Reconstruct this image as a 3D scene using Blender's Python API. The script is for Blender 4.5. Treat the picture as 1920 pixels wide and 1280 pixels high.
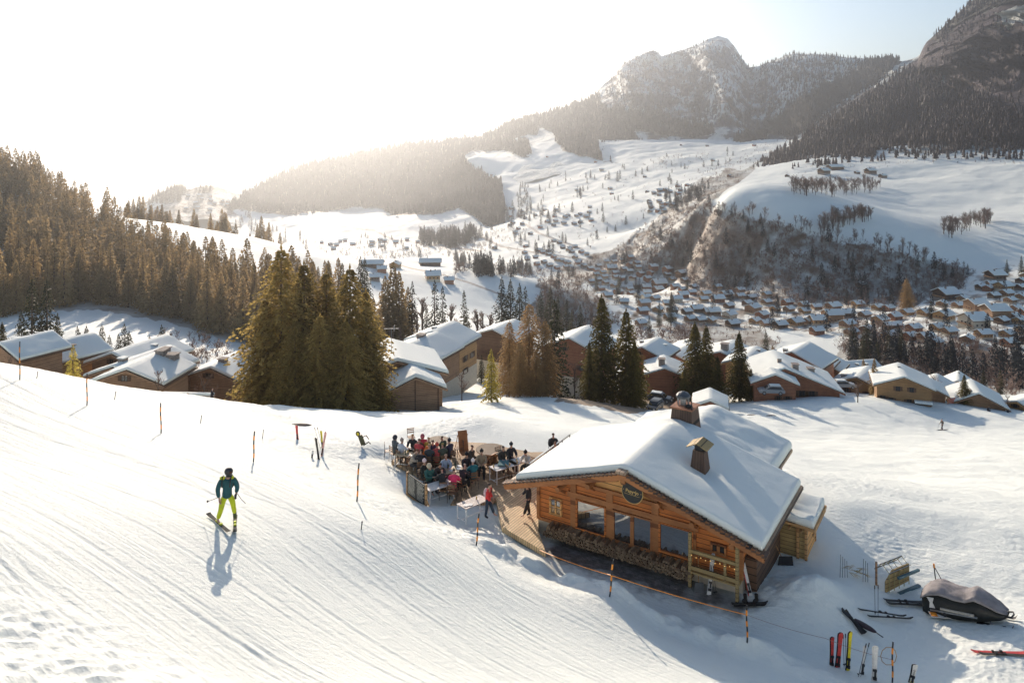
import bpy, bmesh, math, random
import numpy as np
from mathutils import Vector, Matrix
from mathutils.bvhtree import BVHTree
R = math.radians
for o in list(bpy.data.objects): bpy.data.objects.remove(o, do_unlink=True)
SC = bpy.context.scene
COL = SC.collection
# ------------------------------------------------------------------ camera
F_PX, PITCH, PY0 = 1450.0, 0.0, 260.0
cam = bpy.data.cameras.new("camera"); cam_o = bpy.data.objects.new("camera", cam); COL.objects.link(cam_o)
cam.sensor_width = 36.0; cam.lens = 36.0*F_PX/1920.0; cam.shift_y = -(640.0-PY0)/1920.0
cam.clip_start = 0.5; cam.clip_end = 40000
cam_o.location = (0, 0, 0); cam_o.rotation_euler = (math.pi/2-PITCH, 0, 0)
SC.camera = cam_o
# ------------------------------------------------------------------ light
SUN_EL, SUN_AZ = R(16.0), R(-16.2)            # azimuth measured from +Y towards +X
w = bpy.data.worlds.new("World"); SC.world = w; w.use_nodes = True
nt = w.node_tree; nt.nodes.clear()
sky = nt.nodes.new('ShaderNodeTexSky'); sky.sky_type = 'NISHITA'; sky.sun_disc = False
sky.sun_elevation = SUN_EL; sky.sun_rotation = SUN_AZ
sky.altitude = 1200; sky.air_density = 1.0; sky.dust_density = 0.6; sky.ozone_density = 1.1
bg = nt.nodes.new('ShaderNodeBackground'); bg.inputs[1].default_value = 0.086
wo = nt.nodes.new('ShaderNodeOutputWorld')
nt.links.new(sky.outputs[0], bg.inputs[0]); nt.links.new(bg.outputs[0], wo.inputs[0])
sun = bpy.data.lights.new("sun", 'SUN'); sun.energy = 4.5; sun.angle = R(0.5); sun.color = (1.0, 0.83, 0.66)
sun_o = bpy.data.objects.new("sun", sun); COL.objects.link(sun_o)
SUN_DIR = Vector((math.sin(SUN_AZ)*math.cos(SUN_EL), math.cos(SUN_AZ)*math.cos(SUN_EL), math.sin(SUN_EL)))
sun_o.rotation_euler = SUN_DIR.to_track_quat('Z', 'Y').to_euler(); sun_o.location = (0, 0, 300)
SC.view_settings.view_transform = 'Standard'; SC.view_settings.look = 'None'
SC.view_settings.exposure = 0.82; SC.view_settings.gamma = 1.0
SC.render.engine = 'CYCLES'
SC.cycles.max_bounces = 6; SC.cycles.diffuse_bounces = 3; SC.cycles.glossy_bounces = 2
SC.cycles.transmission_bounces = 3; SC.cycles.transparent_max_bounces = 6; SC.cycles.volume_bounces = 0
SC.cycles.use_denoising = True
# ------------------------------------------------------------------ projection
cp_, sp_ = math.cos(PITCH), math.sin(PITCH)
def ray(px, py):
    x = (px-960)/F_PX; y = (PY0-py)/F_PX
    return x, y*sp_+cp_, y*cp_-sp_            # unnormalised world direction
def at(px, py, Y):
    x, b, c = ray(px, py); k = Y/b
    return Vector((x*k, Y, c*k))
def proj(X, Y, Z):
    d = Y*cp_-Z*sp_; u = Y*sp_+Z*cp_
    d = np.maximum(d, 1e-3)
    return 960+F_PX*X/d, PY0-F_PX*u/d
# ------------------------------------------------------------------ noise
def _h(ix, iy, s):
    n = (ix.astype(np.int64)*374761393 + iy.astype(np.int64)*668265263 + s*1442695041) & 0xffffffff
    n = ((n ^ (n >> 13))*1274126177) & 0xffffffff
    n = n ^ (n >> 16)
    return (n & 0xffff)/65535.0
def pn(x, y, s=0):
    ix = np.floor(x); iy = np.floor(y); fx = x-ix; fy = y-iy
    def g(ox, oy):
        a = _h(ix+ox, iy+oy, s)*2*np.pi
        return np.cos(a)*(fx-ox)+np.sin(a)*(fy-oy)
    ux = fx*fx*fx*(fx*(fx*6-15)+10); uy = fy*fy*fy*(fy*(fy*6-15)+10)
    a = g(0, 0)*(1-ux)+g(1, 0)*ux; b = g(0, 1)*(1-ux)+g(1, 1)*ux
    return (a*(1-uy)+b*uy)*1.6
def fbm(x, y, o=4, s=0, gain=.5, ridge=False):
    r = 0; a = 1; t = 0
    for k in range(o):
        v = pn(x*2**k+17.3*k, y*2**k-9.1*k, s+k)
        if ridge: v = 1-2*np.abs(v)
        r = r+v*a; t += a; a *= gain
    return r/t
def inpoly(px, py, poly):
    px = np.asarray(px); py = np.asarray(py)
    c = np.zeros(px.shape, bool); n = len(poly); j = n-1
    for i in range(n):
        xi, yi = poly[i]; xj, yj = poly[j]
        if yi != yj:
            c ^= ((yi > py) != (yj > py)) & (px < (xj-xi)*(py-yi)/(yj-yi)+xi)
        j = i
    return c
# ------------------------------------------------------------------ terrain height
# chalet frame: origin at its front left corner, s along the front wall, t backwards
CO = Vector((1.24, 37.5, 0)); CS = Vector((.845, -.534, 0)); CT = Vector((.534, .845, 0)); BASE = -18.8
def cl(s, t, z=0.0):
    v = CO+CS*s+CT*t; return Vector((v.x, v.y, z))
ctrl = []
def K(px, py, Y):
    p = at(px, py, Y); ctrl.append((p.x/p.y, Y, p.z/Y))
def KZ(px, Y, z): ctrl.append(((px-960)/F_PX, Y, z/Y))
for a in """0 1280 13.4;480 1280 16.5;960 1280 20.8;1200 1250 25.0;1440 1280 26;1600 1250 27.8;1920 1280 26.8;0 1000 20.5;
425 985 24.5;400 1135 19.5;0 850 30;200 900 27.5;670 942 31.5;895 1025 32.4;1145 1118 30.3;1401 1205 28.9;475 868 33.5;301 812 38;163 760 41;37 705 44;
960 1150 26.4;700 1100 24.4;750 1000 28.6;1450 1090 33.4;1800 1142 32;1920 1180 29.6;1640 1100 33.6;1700 1200 30.0;1920 1000 39;1767 900 67;1550 900 66;1500 820 108;1920 860 84;
1767 805 127;600 772 90;680 772 94;760 769 98;900 757 105;1000 742 112;1100 750 118;1200 768 134;1330 773 134;1430 757 135;1570 746 140;1690 756 142;1860 772 146;2100 790 150;
900 800 63;700 840 46;550 800 55;400 745 60;500 762 76;200 718 52;100 700 50;0 680 48;-200 640 46;1200 830 75;1100 800 70;1350 840 72;850 780 78;
-200 600 240;0 598 240;100 580 258;180 577 262;300 597 255;400 632 235;480 655 225;560 640 240;700 610 260;150 620 215;300 650 195;
0 330 480;100 375 500;170 415 510;240 412 520;350 425 505;480 447 480;600 478 520;700 495 560;760 484 600;850 497 600;930 515 560;1000 524 500;
0 470 360;150 470 380;300 480 390;450 510 370;600 560 370;700 560 400;850 600 300;850 545 450;950 600 300;
1340 560 580;1600 590 470;1250 600 480;1180 500 850;1120 550 640;1280 518 720;1450 600 480;1400 530 620;1520 575 520;1760 590 430;1850 520 560;1900 505 600;1760 630 380;1900 600 420;
1300 400 740;1345 388 700;1400 402 665;1450 415 640;1560 440 620;1640 455 610;1700 475 600;1830 505 590;1290 525 665;1340 545 600;1450 556 562;1560 562 540;1650 568 520;1720 560 540;1800 530 560;
1560 325 1150;1440 350 980;1700 335 1120;1900 310 1100;1800 420 760;1850 370 920;2000 400 760;1500 305 1330;1640 300 1280;1780 295 1220;1400 325 1350;1600 385 840;1700 400 820;
1240 440 830;1200 430 1100;1180 480 820;1250 380 1150;1350 330 1350;1330 360 1000;
1000 490 900;1000 450 1100;1000 400 1400;1000 340 1950;940 330 2000;1030 262 2350;1200 350 1500;1250 300 1800;1350 290 1800;1300 262 2250;1200 262 2300;1400 270 2100;1450 300 1600;
800 480 1150;650 470 1300;500 450 1700;700 420 1700;600 405 2000;900 440 1500;400 420 2000;300 380 2300;450 390 2100;950 300 2200;870 300 2150;900 340 1950;
-100 420 2300;100 400 2400;0 420 1500;0 400 2800;300 420 2800;450 430 2700;600 440 2700;760 430 2700;900 400 2700;1050 330 2700;1200 300 2700;1350 290 2600;600 398 2250;720 392 2250;850 400 2100;1500 262 2000;1600 250 1900;1800 200 1800;2000 150 1800;2200 200 1400;2300 400 700;2300 600 400;-400 500 400;-400 350 500""".replace("\n", "").split(";"):
    K(*[float(v) for v in a.split()])
for a in """200 88 -31;0 80 -28;400 84 -31.5;470 105 -37;300 120 -40;100 120 -38;600 120 -41;760 125 -43;-200 90 -28;0 160 -52;300 165 -53;600 160 -50;150 135 -44;
850 150 -49;1000 150 -50;1100 170 -54;1250 170 -55;1400 170 -55;1550 170 -55;1700 170 -56;1900 175 -58;850 200 -58;1000 220 -62;1200 210 -60;1400 210 -62;1600 210 -70;1850 220 -74;
1200 300 -88;1400 300 -92;1600 300 -95;1850 300 -94;1400 390 -106;1250 400 -106;1600 380 -104;1050 330 -82;1000 420 -100;1080 450 -112;
0 620 -95;200 650 -105;400 620 -110;600 680 -130;760 750 -150;900 720 -145;1000 620 -125;0 900 -150;300 900 -170;600 950 -180""".replace("\n", "").split(";"):
    KZ(*[float(v) for v in a.split()])
for s in (-12, -9, -6, -3, 0, 3, 6, 9, 12):
    for t in (-1.2, 2, 5, 8, 11):
        if s <= -9 and t < 1: continue
        v = cl(s, t); ctrl.append((v.x/v.y, v.y, (BASE-.22)/v.y))
for s, t, z in ((-11, -1, -18.0), (-6, -1.5, -18.4), (-3, -3.0, -18.3), (3, -3.2, -18.9), (7, -3.2, -19.0), (10, -3, -19.1), (13, -2, -19.1), (13, 1, -18.3), (12.3, 1.6, -18.2), (15, 3, -19.4), (1.9, -2.7, -18.66), (-1.3, -1.9, -18.54), (-3.4, -.7, -18.5), (-5, -1.3, -18.5), (-7.6, .2, -18.48), (-11.3, 1.1, -18.4), (.4, -2.9, -18.5)):
    v = cl(s, t); ctrl.append((v.x/v.y, v.y, z/v.y))
ctrl = np.array(ctrl)
LA = 1.0
_P = np.stack([ctrl[:, 0], LA*np.log(ctrl[:, 1])], 1); _c2 = .02**2
def _phi(a, b): return np.sqrt(((a[:, None, :]-b[None, :, :])**2).sum(2)+_c2)
_n = len(_P); _A = np.zeros((_n+3, _n+3)); _A[:_n, :_n] = _phi(_P, _P); _A[:_n, _n] = 1; _A[:_n, _n+1:] = _P
_A[_n, :_n] = 1; _A[_n+1:, :_n] = _P.T
_A[np.arange(_n), np.arange(_n)] -= .004
_W = np.linalg.solve(_A, np.concatenate([ctrl[:, 2], np.zeros(3)]))
def hbase0(X, Y):
    X = np.asarray(X, float).ravel(); Y = np.asarray(Y, float).ravel(); out = np.empty(len(X))
    for i in range(0, len(X), 20000):
        x = X[i:i+20000]; y = Y[i:i+20000]
        q = np.stack([x/y, LA*np.log(y)], 1)
        out[i:i+20000] = (_phi(q, _P)@_W[:_n]+_W[_n]+q@_W[_n+1:])*y
    return out
_gt = np.linspace(-1.05, 1.05, 340); _gl = np.linspace(math.log(5.0), math.log(2900.0), 760)
_TT, _LL = np.meshgrid(_gt, _gl); _GY = np.exp(_LL)
_S = (hbase0((_TT*_GY).ravel(), _GY.ravel())/_GY.ravel()).reshape(_TT.shape)
def hbase(X, Y):
    X = np.asarray(X, float).ravel(); Y = np.asarray(Y, float).ravel()
    u = np.clip((X/Y-_gt[0])/(_gt[1]-_gt[0]), 1, len(_gt)-2.001); v = np.clip((np.log(Y)-_gl[0])/(_gl[1]-_gl[0]), 1, len(_gl)-2.001)
    i = u.astype(int); j = v.astype(int); a = u-i; b = v-j
    def cw(a): return (-.5*a+a*a-.5*a**3, 1-2.5*a*a+1.5*a**3, .5*a+2*a*a-1.5*a**3, -.5*a*a+.5*a**3)
    wa = cw(a); wb = cw(b); r = 0
    for p in range(4):
        jj = np.clip(j-1+p, 0, len(_gl)-1)
        for q in range(4): r = r+wb[p]*wa[q]*_S[jj, np.clip(i-1+q, 0, len(_gt)-1)]
    return r*Y
def sst(a, b, x): 
    t = np.clip((x-a)/(b-a), 0, 1); return t*t*(3-2*t)
TRK = Vector((.845, -.534))
def piste_mask(X, Y):      # 1 on the groomed run, 0 on trodden snow
    L = np.array([(-14, 46), (-13.2, 41.5), (-9.6, 34.5), (-6.0, 31.3), (-1.2, 31.0), (3.8, 28.8), (8.6, 27.4), (13.5, 25.2), (20, 22)])
    yl = np.interp(X, L[:, 0], L[:, 1]); return 1-sst(-.8, .8, Y-yl)
CLIFF = [(1215, 415), (1290, 385), (1345, 390), (1450, 418), (1560, 440), (1640, 455), (1700, 478), (1800, 500), (1840, 530), (1790, 545), (1700, 575), (1600, 580), (1450, 572), (1370, 560), (1310, 545), (1260, 515), (1190, 505), (1130, 500)]
def height(X, Y):
    """ground height in the near and middle distance"""
    X = np.asarray(X, float).ravel(); Y = np.asarray(Y, float).ravel()
    z = hbase(X, Y)
    a = X*TRK.x+Y*TRK.y; b = -X*TRK.y+Y*TRK.x
    pm = piste_mask(X, Y); nf = 1-sst(120, 200, Y)
    bend = .5*pn(a*.05, b*.05, 3)
    tr = fbm((a+3)*.07, (b+bend*3)*1.5, 3, 11)*.03*(.4+1.2*sst(-.3, .4, pn(a*.04+4, b*.09, 15)))+fbm(a*.1, (b+bend*3)*5.5, 2, 12)*.014
    z = z+nf*pm*(tr+.1*pn(a*.05, b*.22, 5))
    gr = np.zeros(len(X)); near = (Y < 46) & (pm > .3)
    if near.any():
        an, bn = a[near], b[near]; g_ = np.random.default_rng(77); q = np.zeros(near.sum())
        for i in range(74):
            b0 = g_.uniform(4, 46); am = g_.uniform(.1, 1.6); kk = g_.uniform(.05, .22); ph = g_.uniform(0, 6.3); sl = g_.uniform(-.10, .12); wd = g_.uniform(.04, .08); a0 = g_.uniform(-45, 5); ln = g_.uniform(14, 60)
            f = b0+am*np.sin(an*kk+ph)+sl*(an-a0); env = sst(a0, a0+2, an)*(1-sst(a0+ln, a0+ln+3, an))
            q -= env*(np.exp(-((bn-f)/wd)**2)*.015-.007*np.exp(-((bn-f-wd*2.1)/wd)**2)); f2 = f+g_.uniform(.28, .5); q -= env*np.exp(-((bn-f2)/wd)**2)*.012
        gr[near] = q
    lm = sst(0, 4, 17.5-Y-.35*(X+6))*sst(0, 3, -X-3); z = z+gr*nf*(1-.7*lm)+lm*(-np.abs(pn(X*1.7, Y*1.5, 61))*.11+fbm(X*.9, Y*.9, 3, 62)*.10)
    loc = (X-CO.x)*CS.x+(Y-CO.y)*CS.y; lt = (X-CO.x)*CT.x+(Y-CO.y)*CT.y
    flat = (loc > -9) & (loc < 13) & (lt > -2.6) & (lt < 11)
    dd = np.maximum(np.maximum(-9-loc, loc-12), np.maximum(-2.2-lt, lt-11)); out = sst(-.3, 2.5, dd)
    lump = fbm(X*1.5, Y*1.5, 3, 21)*.03+np.abs(pn(X*2.9, Y*2.6, 25))*-.06*np.clip(.6+1.2*pn(X*.16, Y*.16, 26), .1, 1)+fbm(X*.25, Y*.25, 2, 22)*.15
    far = np.clip(Y/60, 1, 1.3)
    z = z+nf*(1-pm)*out*lump*far
    # ploughed bank beside the run and pushed up heap at the chalet's corner
    L = np.array([(-14, 46), (-13.2, 41.5), (-9.6, 34.5), (-6.0, 31.8), (-3.0, 33.5), (-1.2, 33.2), (1.5, 33.0), (4.0, 31.0), (8.6, 28.3), (13.5, 25.2), (20, 22)])
    d = Y-np.interp(X, L[:, 0], L[:, 1]); amp = sst(-4, 0, X)*(1-sst(9, 12, X))
    z = z+amp*np.exp(-(d/.8)**2)*(.42+.25*pn(X*1.3, Y*1.3, 31))+.05*amp*np.exp(-(d/1.4)**2)*fbm(X*3, Y*3, 2, 32)
    h = np.exp(-(((loc-11.6)/1.5)**2+((lt-1.2)/1.5)**2)); z = z+h*(.35+.25*fbm(X*1.5, Y*1.5, 3, 33))
    mf = sst(170, 320, Y); px, py = proj(X, Y, z)
    z = z+mf*fbm(X*.012, Y*.012, 4, 41)*np.clip(Y*.0035, 0, 7)
    m = inpoly(px, py, CLIFF)*mf
    r = fbm(X*.03+.4*pn(X*.01, Y*.01, 44), Y*.012, 4, 43, .55, True)
    z = z+m*(r*5-2.5)
    return z
def zat(x, y): return float(height([x], [y])[0])
# ------------------------------------------------------------------ mesh helpers
def mesh_np(name, V, Fq, mat=None, smooth=True, attrs=None):
    """V (n,3); Fq (m,3|4) array"""
    me = bpy.data.meshes.new(name); V = np.asarray(V, np.float32); Fq = np.asarray(Fq, np.int32)
    k = Fq.shape[1]; m = len(Fq)
    me.vertices.add(len(V)); me.vertices.foreach_set('co', V.ravel())
    me.loops.add(m*k); me.loops.foreach_set('vertex_index', Fq.ravel())
    me.polygons.add(m); me.polygons.foreach_set('loop_start', np.arange(0, m*k, k, dtype=np.int32))
    try: me.polygons.foreach_set('loop_total', np.full(m, k, np.int32))
    except Exception: pass
    me.update(calc_edges=True)
    if smooth: me.polygons.foreach_set('use_smooth', np.ones(m, bool))
    if attrs:
        for an, arr in attrs.items():
            ca = me.color_attributes.new(an, 'FLOAT_COLOR', 'POINT')
            c = np.ones((len(V), 4), np.float32); c[:, :arr.shape[1]] = arr; ca.data.foreach_set('color', c.ravel())
    if mat: me.materials.append(mat)
    return me
def tag(o, label=None, cat=None, group=None, kind=None):
    if label: o['label'] = label
    if cat: o['category'] = cat
    if group: o['group'] = group
    if kind: o['kind'] = kind
    return o
def link(name, me, parent=None):
    o = bpy.data.objects.new(name, me); COL.objects.link(o)
    if parent is not None: o.parent = parent
    return o
def thing(name, label, cat, loc=(0, 0, 0), rz=0, group=None):
    o = bpy.data.objects.new(name, None); COL.objects.link(o); o.empty_display_size = .3
    o.location = loc; o.rotation_euler = (0, 0, rz)
    return tag(o, label, cat, group)
def grid_faces(nr, nc):
    i = np.arange(nr-1)[:, None]*nc+np.arange(nc-1)[None, :]
    return np.stack([i, i+1, i+nc+1, i+nc], -1).reshape(-1, 4)
class MB:
    def __init__(s): s.v = []; s.f = []
    def poly(s, pts, faces):
        n = len(s.v); s.v += [tuple(p) for p in pts]; s.f += [tuple(n+i for i in f) for f in faces]; return s
    def box(s, x0, x1, y0, y1, z0, z1, M=None):
        p = [Vector((x, y, z)) for z in (z0, z1) for x, y in ((x0, y0), (x1, y0), (x1, y1), (x0, y1))]
        if M is not None: p = [M@q for q in p]
        return s.poly(p, [(3, 2, 1, 0), (4, 5, 6, 7), (0, 1, 5, 4), (1, 2, 6, 5), (2, 3, 7, 6), (3, 0, 4, 7)])
    def bar(s, a, b, w=.05, h=None, up=(0, 0, 1)):
        a = Vector(a); b = Vector(b); h = h or w; d = (b-a).normalized(); u = Vector(up)
        if abs(d.dot(u)) > .98: u = Vector((1, 0, 0))
        x = d.cross(u).normalized()*w/2; y = d.cross(x).normalized()*h/2
        return s.poly([a-x-y, a+x-y, a+x+y, a-x+y, b-x-y, b+x-y, b+x+y, b-x+y],
                      [(3, 2, 1, 0), (4, 5, 6, 7), (0, 1, 5, 4), (1, 2, 6, 5), (2, 3, 7, 6), (3, 0, 4, 7)])
    def tube(s, pts, r, n=8, caps=True):
        pts = [Vector(p) for p in pts]; rs = r if isinstance(r, (list, tuple)) else [r]*len(pts)
        base = len(s.v); pu = None
        for i, p in enumerate(pts):
            d = (pts[min(i+1, len(pts)-1)]-pts[max(i-1, 0)]).normalized()
            u = pu if pu is not None else (Vector((1, 0, 0)) if abs(d.x) < .8 else Vector((0, 1, 0)))
            x = (u-d*u.dot(d)).normalized(); pu = x; y = d.cross(x)
            for k in range(n):
                a = 2*math.pi*k/n; s.v.append(tuple(p+(x*math.cos(a)+y*math.sin(a))*rs[i]))
        for i in range(len(pts)-1):
            for k in range(n):
                a = base+i*n+k; b = base+i*n+(k+1) % n; s.f.append((a, b, b+n, a+n))
        if caps:
            s.f.append(tuple(base+k for k in reversed(range(n)))); s.f.append(tuple(base+(len(pts)-1)*n+k for k in range(n)))
        return s
    def prism(s, outline, z0, z1, M=None):
        n = len(outline); p = [Vector((x, y, z0)) for x, y in outline]+[Vector((x, y, z1)) for x, y in outline]
        if M is not None: p = [M@q for q in p]
        return s.poly(p, [tuple(reversed(range(n))), tuple(range(n, 2*n))]+[(i, (i+1) % n, n+(i+1) % n, n+i) for i in range(n)])
    def ball(s, c, r, nu=10, nv=6, M=None):
        c = Vector(c); r = (r, r, r) if not isinstance(r, (tuple, list)) else r; p = []; f = []
        for j in range(nv+1):
            th = math.pi*j/nv
            for i in range(nu):
                ph = 2*math.pi*i/nu; p.append(c+Vector((r[0]*math.sin(th)*math.cos(ph), r[1]*math.sin(th)*math.sin(ph), r[2]*math.cos(th))))
        for j in range(nv):
            for i in range(nu):
                f.append((j*nu+i, (j+1)*nu+i, (j+1)*nu+(i+1) % nu, j*nu+(i+1) % nu))
        if M is not None: p = [M@q for q in p]
        return s.poly(p, f)
    def mesh(s, name, mat, smooth=False, bevel=0):
        me = bpy.data.meshes.new(name); me.from_pydata(s.v, [], s.f); 
        if bevel:
            bm = bmesh.new(); bm.from_mesh(me)
            bmesh.ops.bevel(bm, geom=bm.edges[:], offset=bevel, segments=1, affect='EDGES', clamp_overlap=True)
            bm.to_mesh(me); bm.free()
        if smooth: me.polygons.foreach_set('use_smooth', [True]*len(me.polygons))
        me.materials.append(mat); me.update(); return me
    def obj(s, name, mat, parent=None, smooth=False, bevel=0): return link(name, s.mesh(name, mat, smooth, bevel), parent)
# ------------------------------------------------------------------ materials
def newmat(name):
    m = bpy.data.materials.new(name); m.use_nodes = True; n = m.node_tree.nodes; n.clear()
    o = n.new('ShaderNodeOutputMaterial'); b = n.new('ShaderNodeBsdfPrincipled'); m.node_tree.links.new(b.outputs[0], o.inputs[0])
    return m, n, m.node_tree.links, b, o
def _tex(n, l, kind, scale, coord='Object', sc=(1, 1, 1), detail=4, rough=.55, rot=(0, 0, 0)):
    if coord == 'World': g = n.new('ShaderNodeNewGeometry').outputs['Position']
    else: g = n.new('ShaderNodeTexCoord').outputs[coord]
    mp = n.new('ShaderNodeMapping'); mp.inputs['Scale'].default_value = sc; mp.inputs['Rotation'].default_value = rot; l.new(g, mp.inputs[0])
    t = n.new('ShaderNodeTexNoise' if kind == 'noise' else 'ShaderNodeTexVoronoi'); t.inputs['Scale'].default_value = scale
    if kind == 'noise': t.inputs['Detail'].default_value = detail; t.inputs['Roughness'].default_value = rough
    l.new(mp.outputs[0], t.inputs['Vector']); return t
def _ramp(n, l, src, stops):
    r = n.new('ShaderNodeValToRGB'); e = r.color_ramp.elements
    while len(e) < len(stops): e.new(.5)
    for i, (p, c) in enumerate(stops): e[i].position = p; e[i].color = (*c, 1) if len(c) == 3 else c
    l.new(src, r.inputs[0]); return r
def _bump(n, l, b, src, strength, dist, prev=None):
    bp = n.new('ShaderNodeBump'); bp.inputs['Strength'].default_value = strength; bp.inputs['Distance'].default_value = dist
    l.new(src, bp.inputs['Height'])
    if prev is not None: l.new(prev, bp.inputs['Normal'])
    l.new(bp.outputs[0], b.inputs['Normal']); return bp.outputs[0]
_mc = {}
def paint(col, rough=.6, var=.12, scale=8, metal=0, name=None, bump=0):
    key = (tuple(col), rough, metal, var, bump)
    if key in _mc: return _mc[key]
    m, n, l, b, o = newmat(name or 'paint')
    t = _tex(n, l, 'noise', scale, detail=3)
    c0 = tuple(max(0, c*(1-var)) for c in col); c1 = tuple(min(1, c*(1+var)) for c in col)
    r = _ramp(n, l, t.outputs['Fac'], [(.3, c0), (.7, c1)]); l.new(r.outputs[0], b.inputs['Base Color'])
    b.inputs['Roughness'].default_value = rough; b.inputs['Metallic'].default_value = metal
    if bump: _bump(n, l, b, t.outputs['Fac'], bump, .02)
    _mc[key] = m; return m
SNOW = (.82, .865, .82)
def snow_mat(name, fine=9, bump=.5, attr=False, far=False):
    m, n, l, b, o = newmat(name)
    t1 = _tex(n, l, 'noise', fine, 'World', detail=5, rough=.6)
    if not attr:
        r = _ramp(n, l, t1.outputs['Fac'], [(.3, tuple(c*.985 for c in SNOW)), (.7, SNOW)]); l.new(r.outputs[0], b.inputs['Base Color'])
    b.inputs['Roughness'].default_value = .75; b.inputs['Specular IOR Level'].default_value = .25
    if bump: _bump(n, l, b, t1.outputs['Fac'], bump, .06 if not far else 2)
    return m, n, l, b, t1
# ------------------------------------------------------------------ ground sheets
def mixrgb(n, l, fac, a, b):
    x = n.new('ShaderNodeMix'); x.data_type = 'RGBA'; l.new(fac, x.inputs[0])
    for i, v in ((6, a), (7, b)):
        if hasattr(v, 'node'): l.new(v, x.inputs[i])
        else: x.inputs[i].default_value = (*v, 1)
    return x.outputs[2]
def ground_mat(name, near):
    m, n, l, b, t1 = snow_mat(name, 9 if near else .12, 0, attr=True)
    at_ = n.new('ShaderNodeAttribute'); at_.attribute_name = 'mask'; sep = n.new('ShaderNodeSeparateColor'); l.new(at_.outputs['Color'], sep.inputs[0])
    if near:
        g = _tex(n, l, 'noise', 3, 'World', detail=8, rough=.7)
        grav = _ramp(n, l, g.outputs['Fac'], [(.3, (.05, .042, .038)), (.5, (.12, .10, .09)), (.7, (.24, .22, .21))])
        mud = _ramp(n, l, g.outputs['Fac'], [(.3, (.16, .105, .06)), (.7, (.34, .24, .15))])
        c = mixrgb(n, l, sep.outputs[0], SNOW, grav.outputs[0]); c = mixrgb(n, l, sep.outputs[1], c, mud.outputs[0])
        ang = math.atan2(TRK.y, TRK.x)
        tr = _tex(n, l, 'noise', 1, 'World', (1, 1, 1), 4, .6)
        mp = [q for q in n if q.type == 'MAPPING'][-1]; mp.vector_type = 'TEXTURE'; mp.inputs['Rotation'].default_value = (0, 0, ang); mp.inputs['Scale'].default_value = (14, .16, 5)
        lump = _tex(n, l, 'noise', 4.2, 'World', detail=6, rough=.68)
        nb = _bump(n, l, b, tr.outputs['Fac'], .5, .07)
        nb = _bump(n, l, b, lump.outputs['Fac'], .55, .10, nb)
        nb = _bump(n, l, b, t1.outputs['Fac'], .35, .04, nb)
    else:
        g = _tex(n, l, 'noise', .05, 'World', detail=9, rough=.7); g2 = _tex(n, l, 'noise', .02, 'World', (1, 1, 4), detail=9, rough=.65)
        earth = _ramp(n, l, g.outputs['Fac'], [(.3, (.075, .055, .042)), (.5, (.12, .085, .06)), (.72, (.22, .155, .10))])
        rock = _ramp(n, l, g2.outputs['Fac'], [(.32, (.10, .075, .06)), (.5, (.24, .18, .135)), (.68, (.42, .33, .25))])
        road = _ramp(n, l, g.outputs['Fac'], [(.35, (.30, .25, .21)), (.65, (.42, .36, .31))])
        brk = n.new('ShaderNodeMath'); brk.operation = 'MULTIPLY_ADD'; l.new(g.outputs['Fac'], brk.inputs[0]); brk.inputs[1].default_value = 2.2; brk.inputs[2].default_value = -1.1
        ad = n.new('ShaderNodeMath'); ad.operation = 'ADD'; ad.use_clamp = True; l.new(sep.outputs[0], ad.inputs[0]); l.new(brk.outputs[0], ad.inputs[1])
        mu = n.new('ShaderNodeMath'); mu.operation = 'MULTIPLY'; mu.use_clamp = True; l.new(ad.outputs[0], mu.inputs[0])
        st = n.new('ShaderNodeMath'); st.operation = 'GREATER_THAN'; l.new(sep.outputs[0], st.inputs[0]); st.inputs[1].default_value = .08; l.new(st.outputs[0], mu.inputs[1])
        c = mixrgb(n, l, mu.outputs[0], SNOW, earth.outputs[0]); c = mixrgb(n, l, sep.outputs[1], c, rock.outputs[0]); c = mixrgb(n, l, sep.outputs[2], c, road.outputs[0])
        _bump(n, l, b, g.outputs['Fac'], .5, 1.5)
    l.new(c, b.inputs['Base Color']); return m
NEAR_M = ground_mat('trodden_snow', True); VAL_M = ground_mat('valley_snow', False)
T = np.linspace(-.98, .98, 900)
def sheet(name, Ys, mat, mask):
    tt, yy = np.meshgrid(T, Ys); X = (tt*yy).ravel(); Y = yy.ravel()
    Z = height(X, Y); px, py = proj(X, Y, Z)
    me = mesh_np(name, np.stack([X, Y, Z], 1), grid_faces(len(Ys), len(T)), mat, attrs={'mask': mask(X, Y, Z, px, py)})
    o = link(name, me); tag(o, kind='structure'); return o, (X, Y, Z)
def soft(px, py, poly, amp, sc, s):
    return inpoly(px+amp*pn(px*sc, py*sc, s), py+amp*pn(px*sc+50, py*sc, s+1)*.6, poly).astype(float)
def near_mask(X, Y, Z, px, py):
    M = np.zeros((len(X), 3))
    a = (X-CO.x)*CS.x+(Y-CO.y)*CS.y; t = (X-CO.x)*CT.x+(Y-CO.y)*CT.y
    e = .35*pn(X*1.1, Y*1.1, 51)+.2*pn(X*4, Y*4, 52)
    g = sst(-.2, .7, np.minimum(np.minimum(a-1.0+e, 10.6-a+e*2), np.minimum(t+2.3+e-.05*a, .8-t)))
    g = g*np.clip(1.15-.09*np.maximum(a-5, 0)+.3*pn(X*.9, Y*.9, 53), .15, .95)
    M[:, 0] = g
    M[:, 0] = np.maximum(M[:, 0], soft(px, py, [(1235, 775), (1270, 790), (1300, 760), (1270, 735), (1225, 745)], 4, .05, 55)*.45)
    lot = soft(px, py, [(1040, 752), (1060, 735), (1110, 730), (1215, 735), (1270, 745), (1300, 763), (1290, 770), (1240, 766), (1180, 776), (1120, 762)], 3, .08, 57)
    M[:, 1] = lot*.9
    return M
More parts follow.
